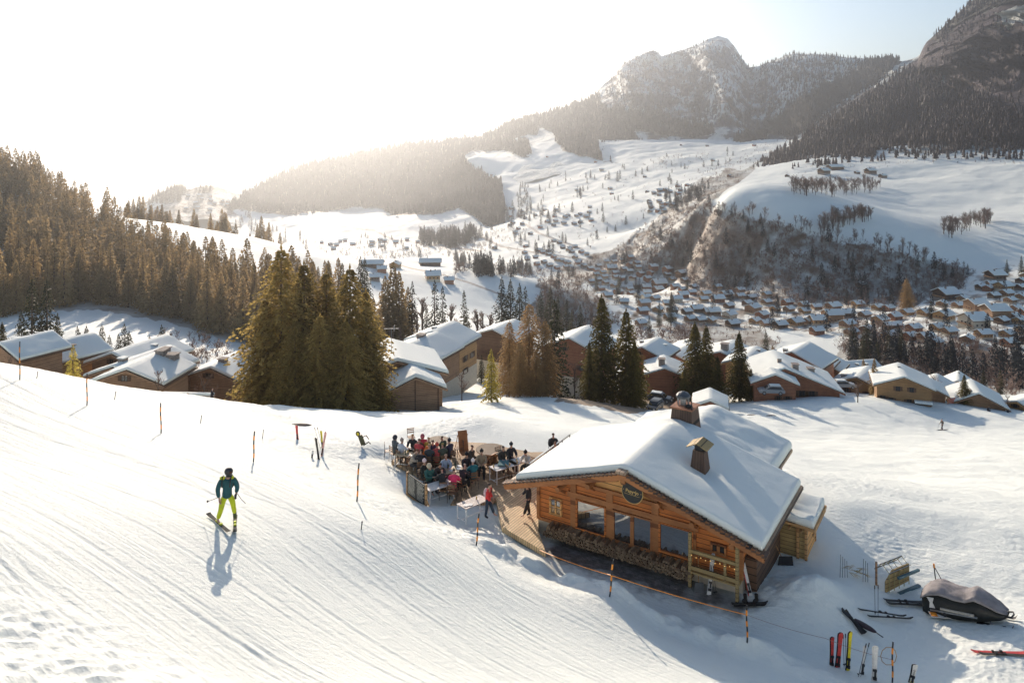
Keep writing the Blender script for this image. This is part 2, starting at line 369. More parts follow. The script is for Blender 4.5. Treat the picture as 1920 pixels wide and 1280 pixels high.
yn = np.exp(np.linspace(math.log(6), math.log(58), 1050)); ym = np.exp(np.linspace(math.log(58), math.log(185), 330))[1:]
ski_slope, sn = sheet('ski_slope', np.concatenate([yn, ym]), NEAR_M, near_mask)
ROADS = [[(1040, 520), (1085, 545), (1130, 560)], [(905, 445), (940, 462), (990, 471), (1050, 480), (1120, 490), (1165, 490), (1190, 480)], [(985, 420), (1010, 437), (1050, 452), (1090, 466)],
         [(1190, 505), (1215, 512), (1260, 525), (1300, 535), (1340, 548), (1400, 555), (1470, 565), (1560, 578), (1640, 590), (1700, 600)],
         [(1340, 548), (1290, 565), (1230, 575), (1215, 585), (1232, 600), (1260, 625)], [(1230, 600), (1215, 590), (1170, 600)],
         [(1730, 558), (1760, 575), (1830, 600), (1880, 625), (1920, 640)], [(1640, 590), (1560, 600), (1500, 618)], [(1700, 615), (1780, 625), (1850, 635), (1920, 645)],
         [(640, 425), (700, 432), (740, 450), (830, 462), (900, 470)], [(880, 530), (820, 512), (770, 503), (750, 497)], [(880, 530), (960, 560), (1010, 580)],
         [(1360, 515), (1440, 540), (1520, 535), (1640, 545)]]
EARTH = [[(1150, 470), (1230, 410), (1300, 345), (1420, 300), (1400, 330), (1330, 375), (1345, 392), (1450, 420), (1560, 445), (1700, 480), (1830, 510), (1800, 545), (1700, 575), (1600, 582), (1450, 570), (1350, 560), (1250, 515), (1130, 520), (1040, 545), (1000, 540), (1060, 500)],
         [(1560, 650), (1640, 620), (1760, 640), (1940, 660), (1940, 790), (1750, 760), (1600, 740)], [(1290, 600), (1400, 610), (1470, 640), (1420, 680), (1300, 660), (1240, 640)], [(1000, 560), (1060, 530), (1120, 560), (1160, 600), (1120, 640), (1000, 620)]]
MASKP = dict(rock=[[(1250, 505), (1275, 455), (1300, 400), (1350, 400), (1400, 425), (1440, 455), (1400, 500), (1380, 545), (1330, 560), (1290, 545)]])
MEADOW = [(1160, 307), (1110, 298), (1056, 282), (1045, 266), (1036, 248), (1013, 241), (1004, 253), (988, 253), (963, 259), (979, 296), (958, 284), (922, 284), (884, 282), (868, 293), (877, 309), (909, 335), (940, 341), (981, 343), (992, 352), (981, 366), (988, 384), (995, 402), (1100, 420), (1250, 380), (1220, 325)]
FOREST = dict(
    hazy=[(430, 396), (438, 380), (503, 338), (571, 306), (667, 286), (760, 262), (850, 250), (900, 245), (969, 212), (1059, 190), (1118, 170), (1128, 200), (1125, 230), (1118, 260), (1130, 300), (1160, 307)]+MEADOW[1:17]+[(947, 418), (913, 425), (893, 409), (861, 391), (813, 403), (732, 403), (716, 391), (667, 387), (603, 398), (538, 403), (441, 393)],
    hazy2=[(970, 262), (990, 268), (998, 288), (982, 296), (968, 280)],
    belt=[(1120, 200), (1155, 205), (1219, 213), (1272, 228), (1304, 234), (1336, 234), (1341, 250), (1298, 260), (1245, 255), (1187, 244), (1198, 266), (1219, 298), (1219, 320), (1198, 319), (1176, 303), (1160, 307), (1130, 298), (1118, 260)],
    shade=[(1500, 185), (1591, 143), (1640, 110), (1665, 105), (1691, 114), (1644, 154), (1590, 182), (1553, 207), (1511, 244), (1479, 260), (1431, 250), (1440, 232), (1480, 215)],
    knoll=[(1375, 268), (1380, 256), (1410, 246), (1440, 250), (1438, 264), (1400, 272)])
def seg_dist(px, py, line, asp=2.2):
    d = np.full(px.shape, 1e9)
    for (x0, y0), (x1, y1) in zip(line[:-1], line[1:]):
        y0_, y1_ = y0*asp, y1*asp; dx, dy = x1-x0, y1_-y0_; q = ((px-x0)*dx+(py*asp-y0_)*dy)/(dx*dx+dy*dy); q = np.clip(q, 0, 1)
        d = np.minimum(d, np.hypot(px-x0-q*dx, py*asp-y0_-q*dy))
    return d
def val_mask(X, Y, Z, px, py):
    M = np.zeros((len(X), 3))
    for i, p in enumerate(EARTH): M[:, 0] = np.maximum(M[:, 0], soft(px, py, p, 14, .03, 60+i)*np.clip(.62+.5*fbm(px*.03, py*.06, 3, 62), 0, 1))
    # forest floor on the wooded hill
    hill = soft(px, py, [(-400, 330), (100, 370), (235, 450), (300, 470), (400, 500), (480, 520), (640, 565), (700, 600), (500, 660), (300, 600), (180, 580), (-400, 600)], 6, .05, 71)
    M[:, 0] = np.maximum(M[:, 0], hill*(Y > 200)*.55)
    M[:, 0] = np.maximum(M[:, 0], soft(px, py, FOREST['hazy'], 4, .08, 73)*(Y > 1200)*.9)
    for i, p in enumerate(MASKP['rock']): M[:, 1] = np.maximum(M[:, 1], soft(px, py, p, 12, .05, 80+i)*np.clip(.75+.8*fbm(px*.06, py*.03, 3, 82), 0, 1))
    for r in ROADS: M[:, 2] = np.maximum(M[:, 2], (1-sst(2.0, 3.6, seg_dist(px, py, r)))*.9*(Y > 250))
    M[:, 0] *= 1-M[:, 2]; M[:, 1] *= 1-M[:, 2]
    vil = soft(px, py, [(1090, 490), (1180, 480), (1300, 530), (1440, 550), (1700, 580), (1760, 520), (1940, 490), (1940, 650), (1740, 640), (1560, 630), (1440, 610), (1280, 620), (1160, 600), (1110, 550)], 8, .04, 85)
    M[:, 0] = np.maximum(M[:, 0], vil*np.clip(2.2*fbm(px*.05, py*.11, 3, 86)+.02, 0, .8)); M[:, 2] = np.maximum(M[:, 2], vil*np.clip(3*fbm(px*.035+30, py*.10, 2, 88)-.55, 0, .7))
    return M
yv = np.exp(np.concatenate([np.linspace(math.log(185), math.log(540), 330), np.linspace(math.log(540), math.log(760), 190)[1:], np.linspace(math.log(760), math.log(2750), 300)[1:]]))
valley, vn = sheet('valley_ground', yv, VAL_M, val_mask)
# snow field that carries the run on beside and behind the viewpoint
gx, gy = np.meshgrid(np.linspace(-160, 160, 81), np.linspace(-90, 60, 40)); q = np.maximum(gy.ravel(), 9.0)
gz = hbase(np.clip(gx.ravel(), -.95*q, .95*q), q)-.9-.10*np.minimum(gy.ravel()-9, 0)
gz += np.where(np.abs(gx.ravel()) > .95*q, .0, 0)
o = link('snow_field', mesh_np('snow_field', np.stack([gx.ravel(), gy.ravel(), gz], 1), grid_faces(40, 81), NEAR_M, attrs={'mask': np.zeros((gx.size, 3))})); tag(o, kind='structure')
# ------------------------------------------------------------------ mountains (lofted sheets)
def loft(name, curves, nr, nc, mat, disp, mask=None, tr=None):
    xs = [c[0] for c in curves[0]]; p0, p1 = tr or (min(c[0][0] for c in curves), max(c[-1][0] for c in curves))
    pxs = np.linspace(p0, p1, nc); rows = []
    for c in curves:
        c = np.array(c, float); y = np.interp(pxs, c[:, 0], c[:, 1]); Yd = np.interp(pxs, c[:, 0], c[:, 2])
        xx = (pxs-960)/F_PX; yy = (PY0-y)/F_PX; b = yy*sp_+cp_; k = Yd/b
        rows.append(np.stack([xx*k, Yd, (yy*cp_-sp_)*k], 1))
    rows = np.array(rows); nk = len(rows); out = []
    for v in np.linspace(0, nk-1, nr):
        i = min(int(v), nk-2); f = v-i; out.append(rows[i]*(1-f)+rows[i+1]*f)
    G = np.array(out).reshape(-1, 3); vv = np.repeat(np.linspace(0, nk-1, nr), nc)
    G = disp(G, vv, np.tile(pxs, nr))
    X, Y, Z = G.T; px, py = proj(X, Y, Z)
    M = mask(X, Y, Z, px, py, vv) if mask else np.zeros((len(X), 3))
    o = link(name, mesh_np(name, G, grid_faces(nr, nc), mat, attrs={'mask': M})); tag(o, kind='structure'); return o
def mountain_mat(name, purple):
    m, n, l, b, t1 = snow_mat(name, .03, 0, attr=True)
    at_ = n.new('ShaderNodeAttribute'); at_.attribute_name = 'mask'; sep = n.new('ShaderNodeSeparateColor'); l.new(at_.outputs['Color'], sep.inputs[0])
    g = _tex(n, l, 'noise', .012, 'World', (1, 1, .35), detail=12, rough=.72); g2 = _tex(n, l, 'noise', .011, 'World', (1, 1, 1.6), detail=12, rough=.66)
    base = (.115, .092, .11) if purple else (.075, .088, .11)
    rock = _ramp(n, l, g.outputs['Fac'], [(.3, tuple(c*.45 for c in base)), (.48, base), (.68, tuple(c*2.1 for c in base))])
    floor_ = _ramp(n, l, g2.outputs['Fac'], [(.3, (.035, .032, .03)), (.7, (.08, .065, .06))])
    # snow lies where the broken noise is low, more where the attribute says rock is scarce
    mm = n.new('ShaderNodeMath'); mm.operation = 'MULTIPLY_ADD'; l.new(g2.outputs['Fac'], mm.inputs[0]); mm.inputs[1].default_value = 16; mm.inputs[2].default_value = -9.0
    ad = n.new('ShaderNodeMath'); ad.operation = 'MULTIPLY_ADD'; l.new(sep.outputs[1], ad.inputs[0]); ad.inputs[1].default_value = 3.2; l.new(mm.outputs[0], ad.inputs[2]); ad.use_clamp = True
    gt = n.new('ShaderNodeMath'); gt.operation = 'MULTIPLY'; gt.use_clamp = True; l.new(sep.outputs[1], gt.inputs[0]); gt.inputs[1].default_value = 10
    m2 = n.new('ShaderNodeMath'); m2.operation = 'MULTIPLY'; l.new(ad.outputs[0], m2.inputs[0]); l.new(gt.outputs[0], m2.inputs[1])
    c = mixrgb(n, l, m2.outputs[0], SNOW, rock.outputs[0]); c = mixrgb(n, l, sep.outputs[0], c, floor_.outputs[0])
    l.new(c, b.inputs['Base Color']); nb = _bump(n, l, b, g.outputs['Fac'], 1.0, 25)
    if purple:
        g3 = _tex(n, l, 'noise', .035, 'World', (1, 1, .13), detail=10, rough=.7); _bump(n, l, b, g3.outputs['Fac'], 1.0, 45, nb)
        mxn = n.new('ShaderNodeMath'); mxn.operation = 'MULTIPLY_ADD'; l.new(g3.outputs['Fac'], mxn.inputs[0]); mxn.inputs[1].default_value = .8; mxn.inputs[2].default_value = -.4
        sm = n.new('ShaderNodeMath'); sm.operation = 'ADD'; l.new(g.outputs['Fac'], sm.inputs[0]); l.new(mxn.outputs[0], sm.inputs[1]); l.new(sm.outputs[0], rock.inputs[0])
    return m
MT_M = mountain_mat('mountain_snow_rock', False); MT_P = mountain_mat('cliff_rock', True)
SKY = [(300, 420), (380, 392), (438, 376), (470, 352), (503, 340), (540, 322), (571, 312), (667, 292), (760, 272), (850, 262), (900, 256), (969, 226), (1059, 201), (1110, 182), (1128, 161), (1155, 139), (1166, 121), (1192, 107), (1224, 95), (1232, 97), (1240, 105), (1256, 101), (1272, 97), (1309, 85), (1325, 74), (1346, 67), (1365, 74), (1378, 88), (1389, 106), (1405, 127), (1426, 124), (1458, 110), (1484, 102), (1527, 101), (1564, 105), (1617, 110), (1670, 110), (1691, 116), (1720, 108), (1760, 70), (1800, 60), (1900, 60)]
def Ysk(p): return np.interp(p, [300, 450, 700, 900, 1128, 1346, 1500, 1700, 1900], [2500, 2550, 2800, 2950, 3150, 3400, 3100, 2600, 2500])
crest = [(p, y, float(Ysk(p))) for p, y in SKY]
foot = [(300, 430, 2150), (438, 398, 2250), (540, 405, 2250), (700, 392, 2250), (860, 330, 2250), (960, 290, 2250), (1040, 268, 2300), (1130, 275, 2250), (1220, 270, 2300), (1300, 275, 2250), (1420, 280, 2150), (1500, 275, 2000), (1700, 260, 1900), (1900, 230, 1900)]
ft = lambda p: (np.interp(p, [c[0] for c in foot], [c[1] for c in foot]), np.interp(p, [c[0] for c in foot], [c[2] for c in foot]))
cy = lambda p: float(np.interp(p, [c[0] for c in SKY], [c[1] for c in SKY]))
def mid(f, sh):
    r = []
    for p, y in SKY:
        fy, fY = ft(p); r.append((p, fy+(y-fy)*f, fY+(Ysk(p)-fY)*sh))
    return r
back = [(p, y+60+.2*(400-y), Y+900) for p, y, Y in crest]; pre = [(p, y+60, Y-350) for p, y, Y in foot]
def dispF(G, vv, pp):
    X, Y, Z = G.T; k = np.clip(1-np.abs(vv-3.0)/1.0, 0, 1); body = np.clip(vv-1, 0, 1)*(1-sst(3.75, 4.0, vv)*.85)
    r = fbm(X*.0045+.3*pn(X*.002, Z*.003, 91), Z*.0028, 6, 90, .55, True)
    rx = sst(1060, 1160, pp)
    Y2 = Y-(r*95-45)*body*(.25+.75*rx)
    rid = 1-np.exp(-((pp-1250)/25)**2)
    Z2 = Z+fbm(X*.006, Y*.006, 5, 95)*26*body*(.3+.7*rx)+pn(X*.02, Y*.02, 99)*3
    # buttresses and gullies
    for c, wd, a in ((1290, 30, 110), (1345, 26, -90), (1180, 30, -70), (1420, 30, 120), (1500, 34, -90), (1240, 20, 80)):
        Y2 += a*np.exp(-((pp-c+35*(vv-2.5)*.6)/wd)**2)*body*(1-sst(3.6, 4, vv))
    return np.stack([X*Y2/Y, Y2, Z2], 1)
SCREE = [(1320, 235), (1330, 190), (1340, 140), (1365, 130), (1400, 150), (1370, 200), (1345, 232)]
def maskF(X, Y, Z, px, py, vv):
    M = np.zeros((len(X), 3)); n_ = fbm(px*.02, py*.03, 4, 101)
    rx = sst(1100, 1150, px)
    rock = np.clip(.66+.6*n_+.0*px, .3, 1)
    top = sst(0, 45, py-np.interp(px, [c[0] for c in SKY], [c[1] for c in SKY]))
    rock = rock*(.45+.55*top)
    rock = np.where(px > 1440, rock*np.interp(py, [110, 170, 230], [.2, .4, 1.0]), rock)
    rock *= 1-.55*soft(px, py, SCREE, 8, .05, 105)
    M[:, 1] = rock*rx
    f = np.zeros(len(X))
    for k, p in FOREST.items(): f = np.maximum(f, soft(px, py, p, 4, .08, 110))
    M[:, 0] = np.maximum(f*.85, np.clip(.35*fbm(px*.05, py*.05, 3, 107)+.12, 0, .4)*rx*top)
    M[:, 1] *= 1-M[:, 0]
    return M
center = loft('mountain_ridge', [pre, foot, mid(.38, .30), mid(.72, .62), crest, back], 470, 900, MT_M, dispF, maskF)
SKG = [(1380, 332), (1405, 324), (1431, 302), (1484, 272), (1564, 220), (1644, 167), (1690, 134), (1721, 112), (1731, 90), (1737, 80), (1755, 64), (1771, 48), (1800, 22), (1824, 0), (1870, -50), (1950, -120), (2100, -220), (2350, -320)]
YG = lambda p: float(np.interp(p, [1380, 1480, 1721, 1824, 1950, 2350], [1560, 1640, 1960, 1920, 1850, 1600]))
crG = [(p, y, YG(p)) for p, y in SKG]
ftG = [(1380, 340, 1400), (1440, 325, 1380), (1500, 315, 1340), (1640, 303, 1290), (1780, 300, 1220), (1920, 308, 1150), (2100, 320, 1080), (2350, 330, 1000)]
def midG(f, sh):
    r = []
    for p, y in SKG:
        fy = np.interp(p, [c[0] for c in ftG], [c[1] for c in ftG]); fY = np.interp(p, [c[0] for c in ftG], [c[2] for c in ftG])
        r.append((p, fy+(y-fy)*f, fY+(YG(p)-fY)*sh))
    return r
bkG = [(p, y+50, Y+500) for p, y, Y in crG]; prG = [(p, y+45, Y-90) for p, y, Y in ftG]
def dispG(G, vv, pp):
    X, Y, Z = G.T; cl_ = sst(1700, 1760, pp)*sst(2.05, 2.35, vv)*(1-sst(3.1, 3.3, vv)*.5)*(1-sst(3.9, 4.0, vv)); body = np.clip(vv-1, 0, 1)*(1-sst(3.8, 4, vv)*.8)
    r = fbm(X*.008+.5*pn(X*.003, Z*.004, 121), Z*.005, 6, 120, .58, True)
    Y2 = Y-(r*95-40)*cl_-(r*30-12)*body
    r2 = fbm((X+.25*Z)*.022, Z*.006, 4, 123, .6, True)
    Y2 -= (r2*55-22)*cl_
    Z2 = Z+fbm(X*.01, Y*.01, 4, 125)*10*body
    return np.stack([X*Y2/Y, Y2, Z2], 1)
GFOR = [[(1400, 330), (1431, 292), (1484, 260), (1564, 205), (1644, 152), (1700, 125), (1730, 132), (1765, 150), (1790, 172), (1850, 180), (1880, 205), (1950, 215), (1950, 270), (1880, 275), (1840, 262), (1800, 280), (1770, 272), (1700, 270), (1650, 285), (1620, 300), (1560, 306), (1500, 312), (1440, 322)],
        [(1735, 75), (1771, 40), (1824, -8), (1880, -60), (1960, -60), (1960, -20), (1880, 6), (1850, 20), (1800, 45), (1760, 80)]]
def maskG(X, Y, Z, px, py, vv):
    M = np.zeros((len(X), 3)); f = np.zeros(len(X))
    for p in GFOR: f = np.maximum(f, soft(px, py, p, 6, .06, 130))
    f = np.maximum(f, (px > 1940)*1.*(vv < 2.2))
    M[:, 0] = f*.9
    M[:, 1] = np.clip(1.3+.5*fbm(px*.03, py*.03, 3, 132), 0, 1.6)*(1-f)
    snowp = soft(px, py, [(1866, 25), (1920, 8), (1960, 15), (1960, 55), (1905, 40), (1890, 60), (1875, 35)], 4, .1, 134)
    snowp = np.maximum(snowp, soft(px, py, [(1740, 140), (1765, 135), (1772, 155), (1755, 160)], 4, .1, 136))
    low = sst(262, 285, py+8*pn(px*.05, py*.05, 137))
    M[:, 1] *= (1-snowp)*(1-low*.8); M[:, 0] *= 1-low*(py > 285)*.6
    return M
rightm = loft('cliff_mountain', [prG, ftG, midG(.38, .42), midG(.72, .60), crG, bkG], 420, 620, MT_P, dispG, maskG)
# snowy gully strip between the two mountains and hazy far ranges
def plain(G, vv, pp):
    X, Y, Z = G.T; return np.stack([X, Y, Z+fbm(X*.003, Y*.003, 5, 140)*Y*.006*np.clip(vv, 0, 1)], 1)
def far_range(name, sk, Y, drop, mat, dY=900):
    sk = [(float(p), float(np.interp(p, [q[0] for q in sk], [q[1] for q in sk]))) for p in np.linspace(sk[0][0], sk[-1][0], 60)]
    c = [(p, y, Y) for p, y in sk]
    return loft(name, [[(p, y+drop, Y-dY) for p, y in sk], [(p, y+drop*.45, Y-dY*.45) for p, y in sk], c, [(p, y+drop*.6, Y+dY) for p, y in sk]], 90, 300, mat, plain,
                lambda X, Y, Z, px, py, vv: np.stack([np.clip(.35+.7*fbm(px*.02, py*.03, 4, 141), 0, .8), np.full(len(X), .35), np.zeros(len(X))], 1))
far_range('snow_gully', [(1440, 290), (1500, 262), (1560, 218), (1620, 176), (1680, 138), (1720, 110), (1760, 80), (1850, 20)], 2150, 130, MT_M, 350)
far_range('distant_ridge', [(300, 420), (400, 345), (440, 330), (500, 300), (590, 265), (640, 252), (690, 232), (735, 224), (752, 240), (772, 264), (850, 320), (950, 400)], 5200, 200, MT_M, 1000)
far_range('distant_mountain', [(-350, 300), (-100, 275), (20, 252), (90, 246), (150, 262), (190, 280), (240, 318), (300, 342), (360, 350), (430, 348), (520, 400)], 12500, 150, MT_M, 1500)
hazy_hill = far_range('hazy_hill', [(180, 400), (270, 378), (300, 358), (330, 350), (352, 356), (380, 350), (400, 352), (430, 362), (480, 376), (540, 400), (640, 440)], 2300, 60, MT_M, 400)
# ray casting on all of it
DG = bpy.context.evaluated_depsgraph_get()
def bvh_of(*objs):
    vs = []; fs = []; n = 0
    for o in objs:
        me = o.data; v = np.empty(len(me.vertices)*3, np.float32); me.vertices.foreach_get('co', v); v = v.reshape(-1, 3)
        f = np.empty(len(me.loops), np.int32); me.loops.foreach_get('vertex_index', f); f = f.reshape(-1, 4)
        vs.append(v); fs.append(f+n); n += len(v)
    return BVHTree.FromPolygons(np.concatenate(vs).tolist(), np.concatenate(fs).tolist(), all_triangles=False)
BV_N = bvh_of(ski_slope); BV_V = bvh_of(valley); BV_M = bvh_of(center, rightm, hazy_hill)
def hit(px, py, which='nv'):
    d = Vector(ray(px, py)).normalized(); best = None
    for c, B in (('n', BV_N), ('v', BV_V), ('m', BV_M)):
        if c in which:
            h = B.ray_cast(Vector((0, 0, 0)), d)
            if h[0] is not None and (best is None or h[3] < best[1]): best = (h[0], h[3])
    return best[0] if best else None
def drop(x, y, which='nv'):
    best = None
    for c, B in (('n', BV_N), ('v', BV_V), ('m', BV_M)):
        if c in which:
            h = B.ray_cast(Vector((x, y, 2000)), Vector((0, 0, -1)))
            if h[0] is not None and (best is None or h[0].z > best): best = h[0].z
    return best
# ------------------------------------------------------------------ vegetation
def leaf_mat(name, lo, hi, trans=.35, scale=.9, spread=.35):
    m, n, l, b, o = newmat(name)
    t = _tex(n, l, 'noise', scale, 'World', detail=5, rough=.7)
    oi = n.new('ShaderNodeObjectInfo'); ad = n.new('ShaderNodeMath'); ad.operation = 'MULTIPLY_ADD'; l.new(oi.outputs['Random'], ad.inputs[0]); ad.inputs[1].default_value = spread; l.new(t.outputs['Fac'], ad.inputs[2])
    r = _ramp(n, l, ad.outputs[0], [(.40, lo), (.85, hi)]); l.new(r.outputs[0], b.inputs['Base Color']); b.inputs['Roughness'].default_value = .7; b.inputs['Specular IOR Level'].default_value = .2
    if trans:
        tr = n.new('ShaderNodeBsdfTranslucent'); l.new(r.outputs[0], tr.inputs['Color']); mx = n.new('ShaderNodeMixShader'); mx.inputs[0].default_value = trans
        l.new(b.outputs[0], mx.inputs[1]); l.new(tr.outputs[0], mx.inputs[2]); l.new(mx.outputs[0], o.inputs[0])
    return m
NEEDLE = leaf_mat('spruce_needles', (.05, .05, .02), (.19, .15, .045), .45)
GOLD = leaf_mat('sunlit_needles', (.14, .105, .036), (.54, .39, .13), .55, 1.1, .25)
OLIVE = leaf_mat('young_needles', (.26, .22, .05), (.60, .48, .12), .55)
LARCH = leaf_mat('larch_twigs', (.15, .09, .045), (.38, .25, .12), .4)
DARKN = leaf_mat('dark_needles', (.028, .032, .022), (.07, .07, .038), .35)
HILLN = leaf_mat('hill_needles', (.15, .115, .058), (.44, .31, .15), .5, .08)
FARN = leaf_mat('far_needles', (.020, .026, .032), (.05, .056, .062), .2, .02)
PURP = leaf_mat('bare_larch_forest', (.034, .028, .036), (.085, .066, .078), .2, .015)
BARKF = paint((.10, .075, .07), .9, .3, 6, name='thin_bark')
BARK = paint((.11, .075, .055), .9, .3, 6, name='bark', bump=.5)
TWIG = leaf_mat('bare_twigs', (.13, .085, .065), (.27, .185, .145), .2, .5)
TWIGF = leaf_mat('far_bare_twigs', (.10, .075, .068), (.23, .165, .14), .2, .03)
def quads(c, a, b):
    """c,a,b (n,3) -> verts, faces of leaf quads pointed at the tip"""
    n = len(c); V = np.stack([c-b*.35, c+a*.45-b, c+a, c+a*.45+b], 1)*1.0
    return V.reshape(-1, 3), np.arange(4*n).reshape(-1, 4)
def cyl_np(pts, rs, n=6):
    V = []; Fq = []
    for i, (p, r) in enumerate(zip(pts, rs)):
        for k in range(n): V.append((p[0]+r*math.cos(k*2*math.pi/n), p[1]+r*math.sin(k*2*math.pi/n), p[2]))
    for i in range(len(pts)-1):
        for k in range(n): Fq.append((i*n+k, i*n+(k+1) % n, (i+1)*n+(k+1) % n, (i+1)*n+k))
    return np.array(V), np.array(Fq)
def spruce(H, W, nlev, nbr, nsp, seed, bare=.06, wq=.2, lq=.9, pw=.8, thin=0, bulge=0.):
    g = np.random.default_rng(seed); C = []; A = []; B = []
    for k in range(nlev):
        f = (k+.5)/nlev; z = H*(bare+(1-bare)*f**.92); r0 = W*((1-f)**pw)*(1-.35*math.exp(-f*9))+.0067*H
        r0 *= 1+.12*math.sin(k*1.7+seed)+bulge*math.sin(f*9+seed)
        m = max(3, int(nbr*(.55+.45*(1-f)))); ph = g.uniform(0, 6.28)
        for j in range(m):
            if g.random() < thin: continue
            az = ph+j*6.283/m+g.uniform(-.3, .3); r = r0*g.uniform(.62, 1.12); ca, sa = math.cos(az), math.sin(az)
            ns = max(3, int(nsp*(.35+.65*(1-f)))); u = (np.arange(ns)+g.random(ns))/ns; u = u**.75
            zz = z+.12*r*np.sin(u*2.5)-.42*r*u**1.6+g.normal(0, .003*H, ns)
            c = np.stack([ca*u*r, sa*u*r, zz], 1); side = np.where(np.arange(ns) % 2, 1., -1.)*g.uniform(.2, 1.0, ns)
            dx = ca-sa*side; dy = sa+ca*side; L = lq*(.35+.35*(1-u))*(.5+.5*r/W)*g.uniform(.7, 1.2, ns)
            a = np.stack([dx*L, dy*L, -.35*L-.25*g.random(ns)*L], 1)
            th = g.uniform(0, 3.14, ns); nrm = np.stack([-dy, dx, np.zeros(ns)], 1); nrm /= np.linalg.norm(nrm, axis=1)[:, None]
            b = (nrm*np.cos(th)[:, None]+np.array([0, 0, 1])*np.sin(th)[:, None])*wq*g.uniform(.6, 1.3, ns)[:, None]
            C.append(c); A.append(a); B.append(b)
    C.append(np.array([[0, 0, H*.985]]*3)); A.append(np.array([[0, 0, .06*H]]*3)); B.append(np.array([[wq, 0, 0], [0, wq, 0], [wq*.7, wq*.7, 0]])*.7)
    cv = quads(np.concatenate(C), np.concatenate(A), np.concatenate(B))
    tr = cyl_np([(0, 0, -.6), (0, 0, H*.4), (0, 0, H*.97)], [H*.016, H*.011, H*.002])
    return tr, cv
def bare_tree(H, W, seed, depth=4, n0=9, up=.5, tw=1.0, trunk=.35):
    """trunk with limbs; twigs as thin slivers"""
    g = random.Random(seed); TV = []; TF = []; C = []; A = []; B = []
    def stick(p, q, r0, r1):
        d = (q-p).normalized(); x = d.orthogonal().normalized(); y = d.cross(x); n = len(TV)
        for pt, r in ((p, r0), (q, r1)):
            for k in range(4): a = k*math.pi/2; TV.append(tuple(pt+(x*math.cos(a)+y*math.sin(a))*r))
        for k in range(4): TF.append((n+k, n+(k+1) % 4, n+4+(k+1) % 4, n+4+k))
    def grow(p, d, L, r, lev):
        q = p+d*L
        if lev >= depth:
            C.append(p); A.append(d*L); x = d.orthogonal().normalized(); x = Matrix.Rotation(g.uniform(0, 3.1), 3, d)@x; B.append(x*.014*tw*H/10); return
        if lev >= 2:
            C.append(p); A.append(d*L*1.05); x = d.orthogonal().normalized(); B.append(x*.03*tw*H/10)
        else: stick(p, q, r, r*.7)
        nn = n0 if lev == 0 else g.choice((4, 5, 6))
        for i in range(nn):
            f = g.uniform(.35, 1.0) if lev else g.uniform(trunk, 1.0)
            a = g.uniform(0, 6.28); sp = g.uniform(.35, .95)
            o = Vector((math.cos(a), math.sin(a), 0)); nd = (d*1.0+o*sp+Vector((0, 0, up*.4))).normalized()
            grow(p+d*L*f, nd, L*g.uniform(.42, .66)*(1 if lev else (W/H)*1.25*(1.3-f*.6)), r*.45, lev+1)
    grow(Vector((0, 0, -.3)), Vector((g.uniform(-.05, .05), g.uniform(-.05, .05), 1)).normalized(), H*.72, H*.018, 0)
    cv = quads(np.array([list(v) for v in C]), np.array([list(v) for v in A]), np.array([list(v) for v in B]))
    return (np.array(TV), np.array(TF)), cv
def far_cone(seed, seg=5, tiers=3):
    g = np.random.default_rng(seed); V = []; Fq = []
    for t in range(tiers):
        z0 = .12+.26*t; z1 = min(1.02, z0+.48); r = .19*(1-.24*t); n = len(V); V.append((0, 0, z1))
        for k in range(seg): a = k*6.283/seg+t*.5+g.uniform(-.3, .3); rr = r*g.uniform(.7, 1.2); V.append((rr*math.cos(a), rr*math.sin(a), z0+g.uniform(-.05, .05)))
        for k in range(seg): Fq.append((n, n+1+k, n+1+(k+1) % seg, n))
    V = np.array(V); return V, np.array(Fq)[:, :3]
def merge(tmpls, pos, hs, ws, seed=0):
    g = np.random.default_rng(seed); Vs = []; Fs = []; off = 0; pos = np.asarray(pos, float); pick = g.integers(0, len(tmpls), len(pos)); rot = g.uniform(0, 6.28, len(pos))
    for ti, (V, Fq) in enumerate(tmpls):
        idx = np.where(pick == ti)[0]
        if not len(idx): continue
        c, s = np.cos(rot[idx])[:, None], np.sin(rot[idx])[:, None]; w = np.asarray(ws)[idx][:, None]; h = np.asarray(hs)[idx][:, None]
        x = (V[:, 0]*c-V[:, 1]*s)*w+pos[idx, 0][:, None]; y = (V[:, 0]*s+V[:, 1]*c)*w+pos[idx, 1][:, None]; z = V[:, 2]*h+pos[idx, 2][:, None]
        Vs.append(np.stack([x, y, z], -1).reshape(-1, 3)); n = len(V)
        Fs.append((Fq[None]+(np.arange(len(idx))*n)[:, None, None]).reshape(-1, Fq.shape[1])+off); off += n*len(idx)
    return np.concatenate(Vs), np.concatenate(Fs)
TM = {}
def treetype(key, mat, gen, bark=BARK):
    (tv, tf), (cv, cf) = gen; TM[key] = (mesh_np('trunk', tv, tf, bark), mesh_np('crown', cv, cf, mat, smooth=False))
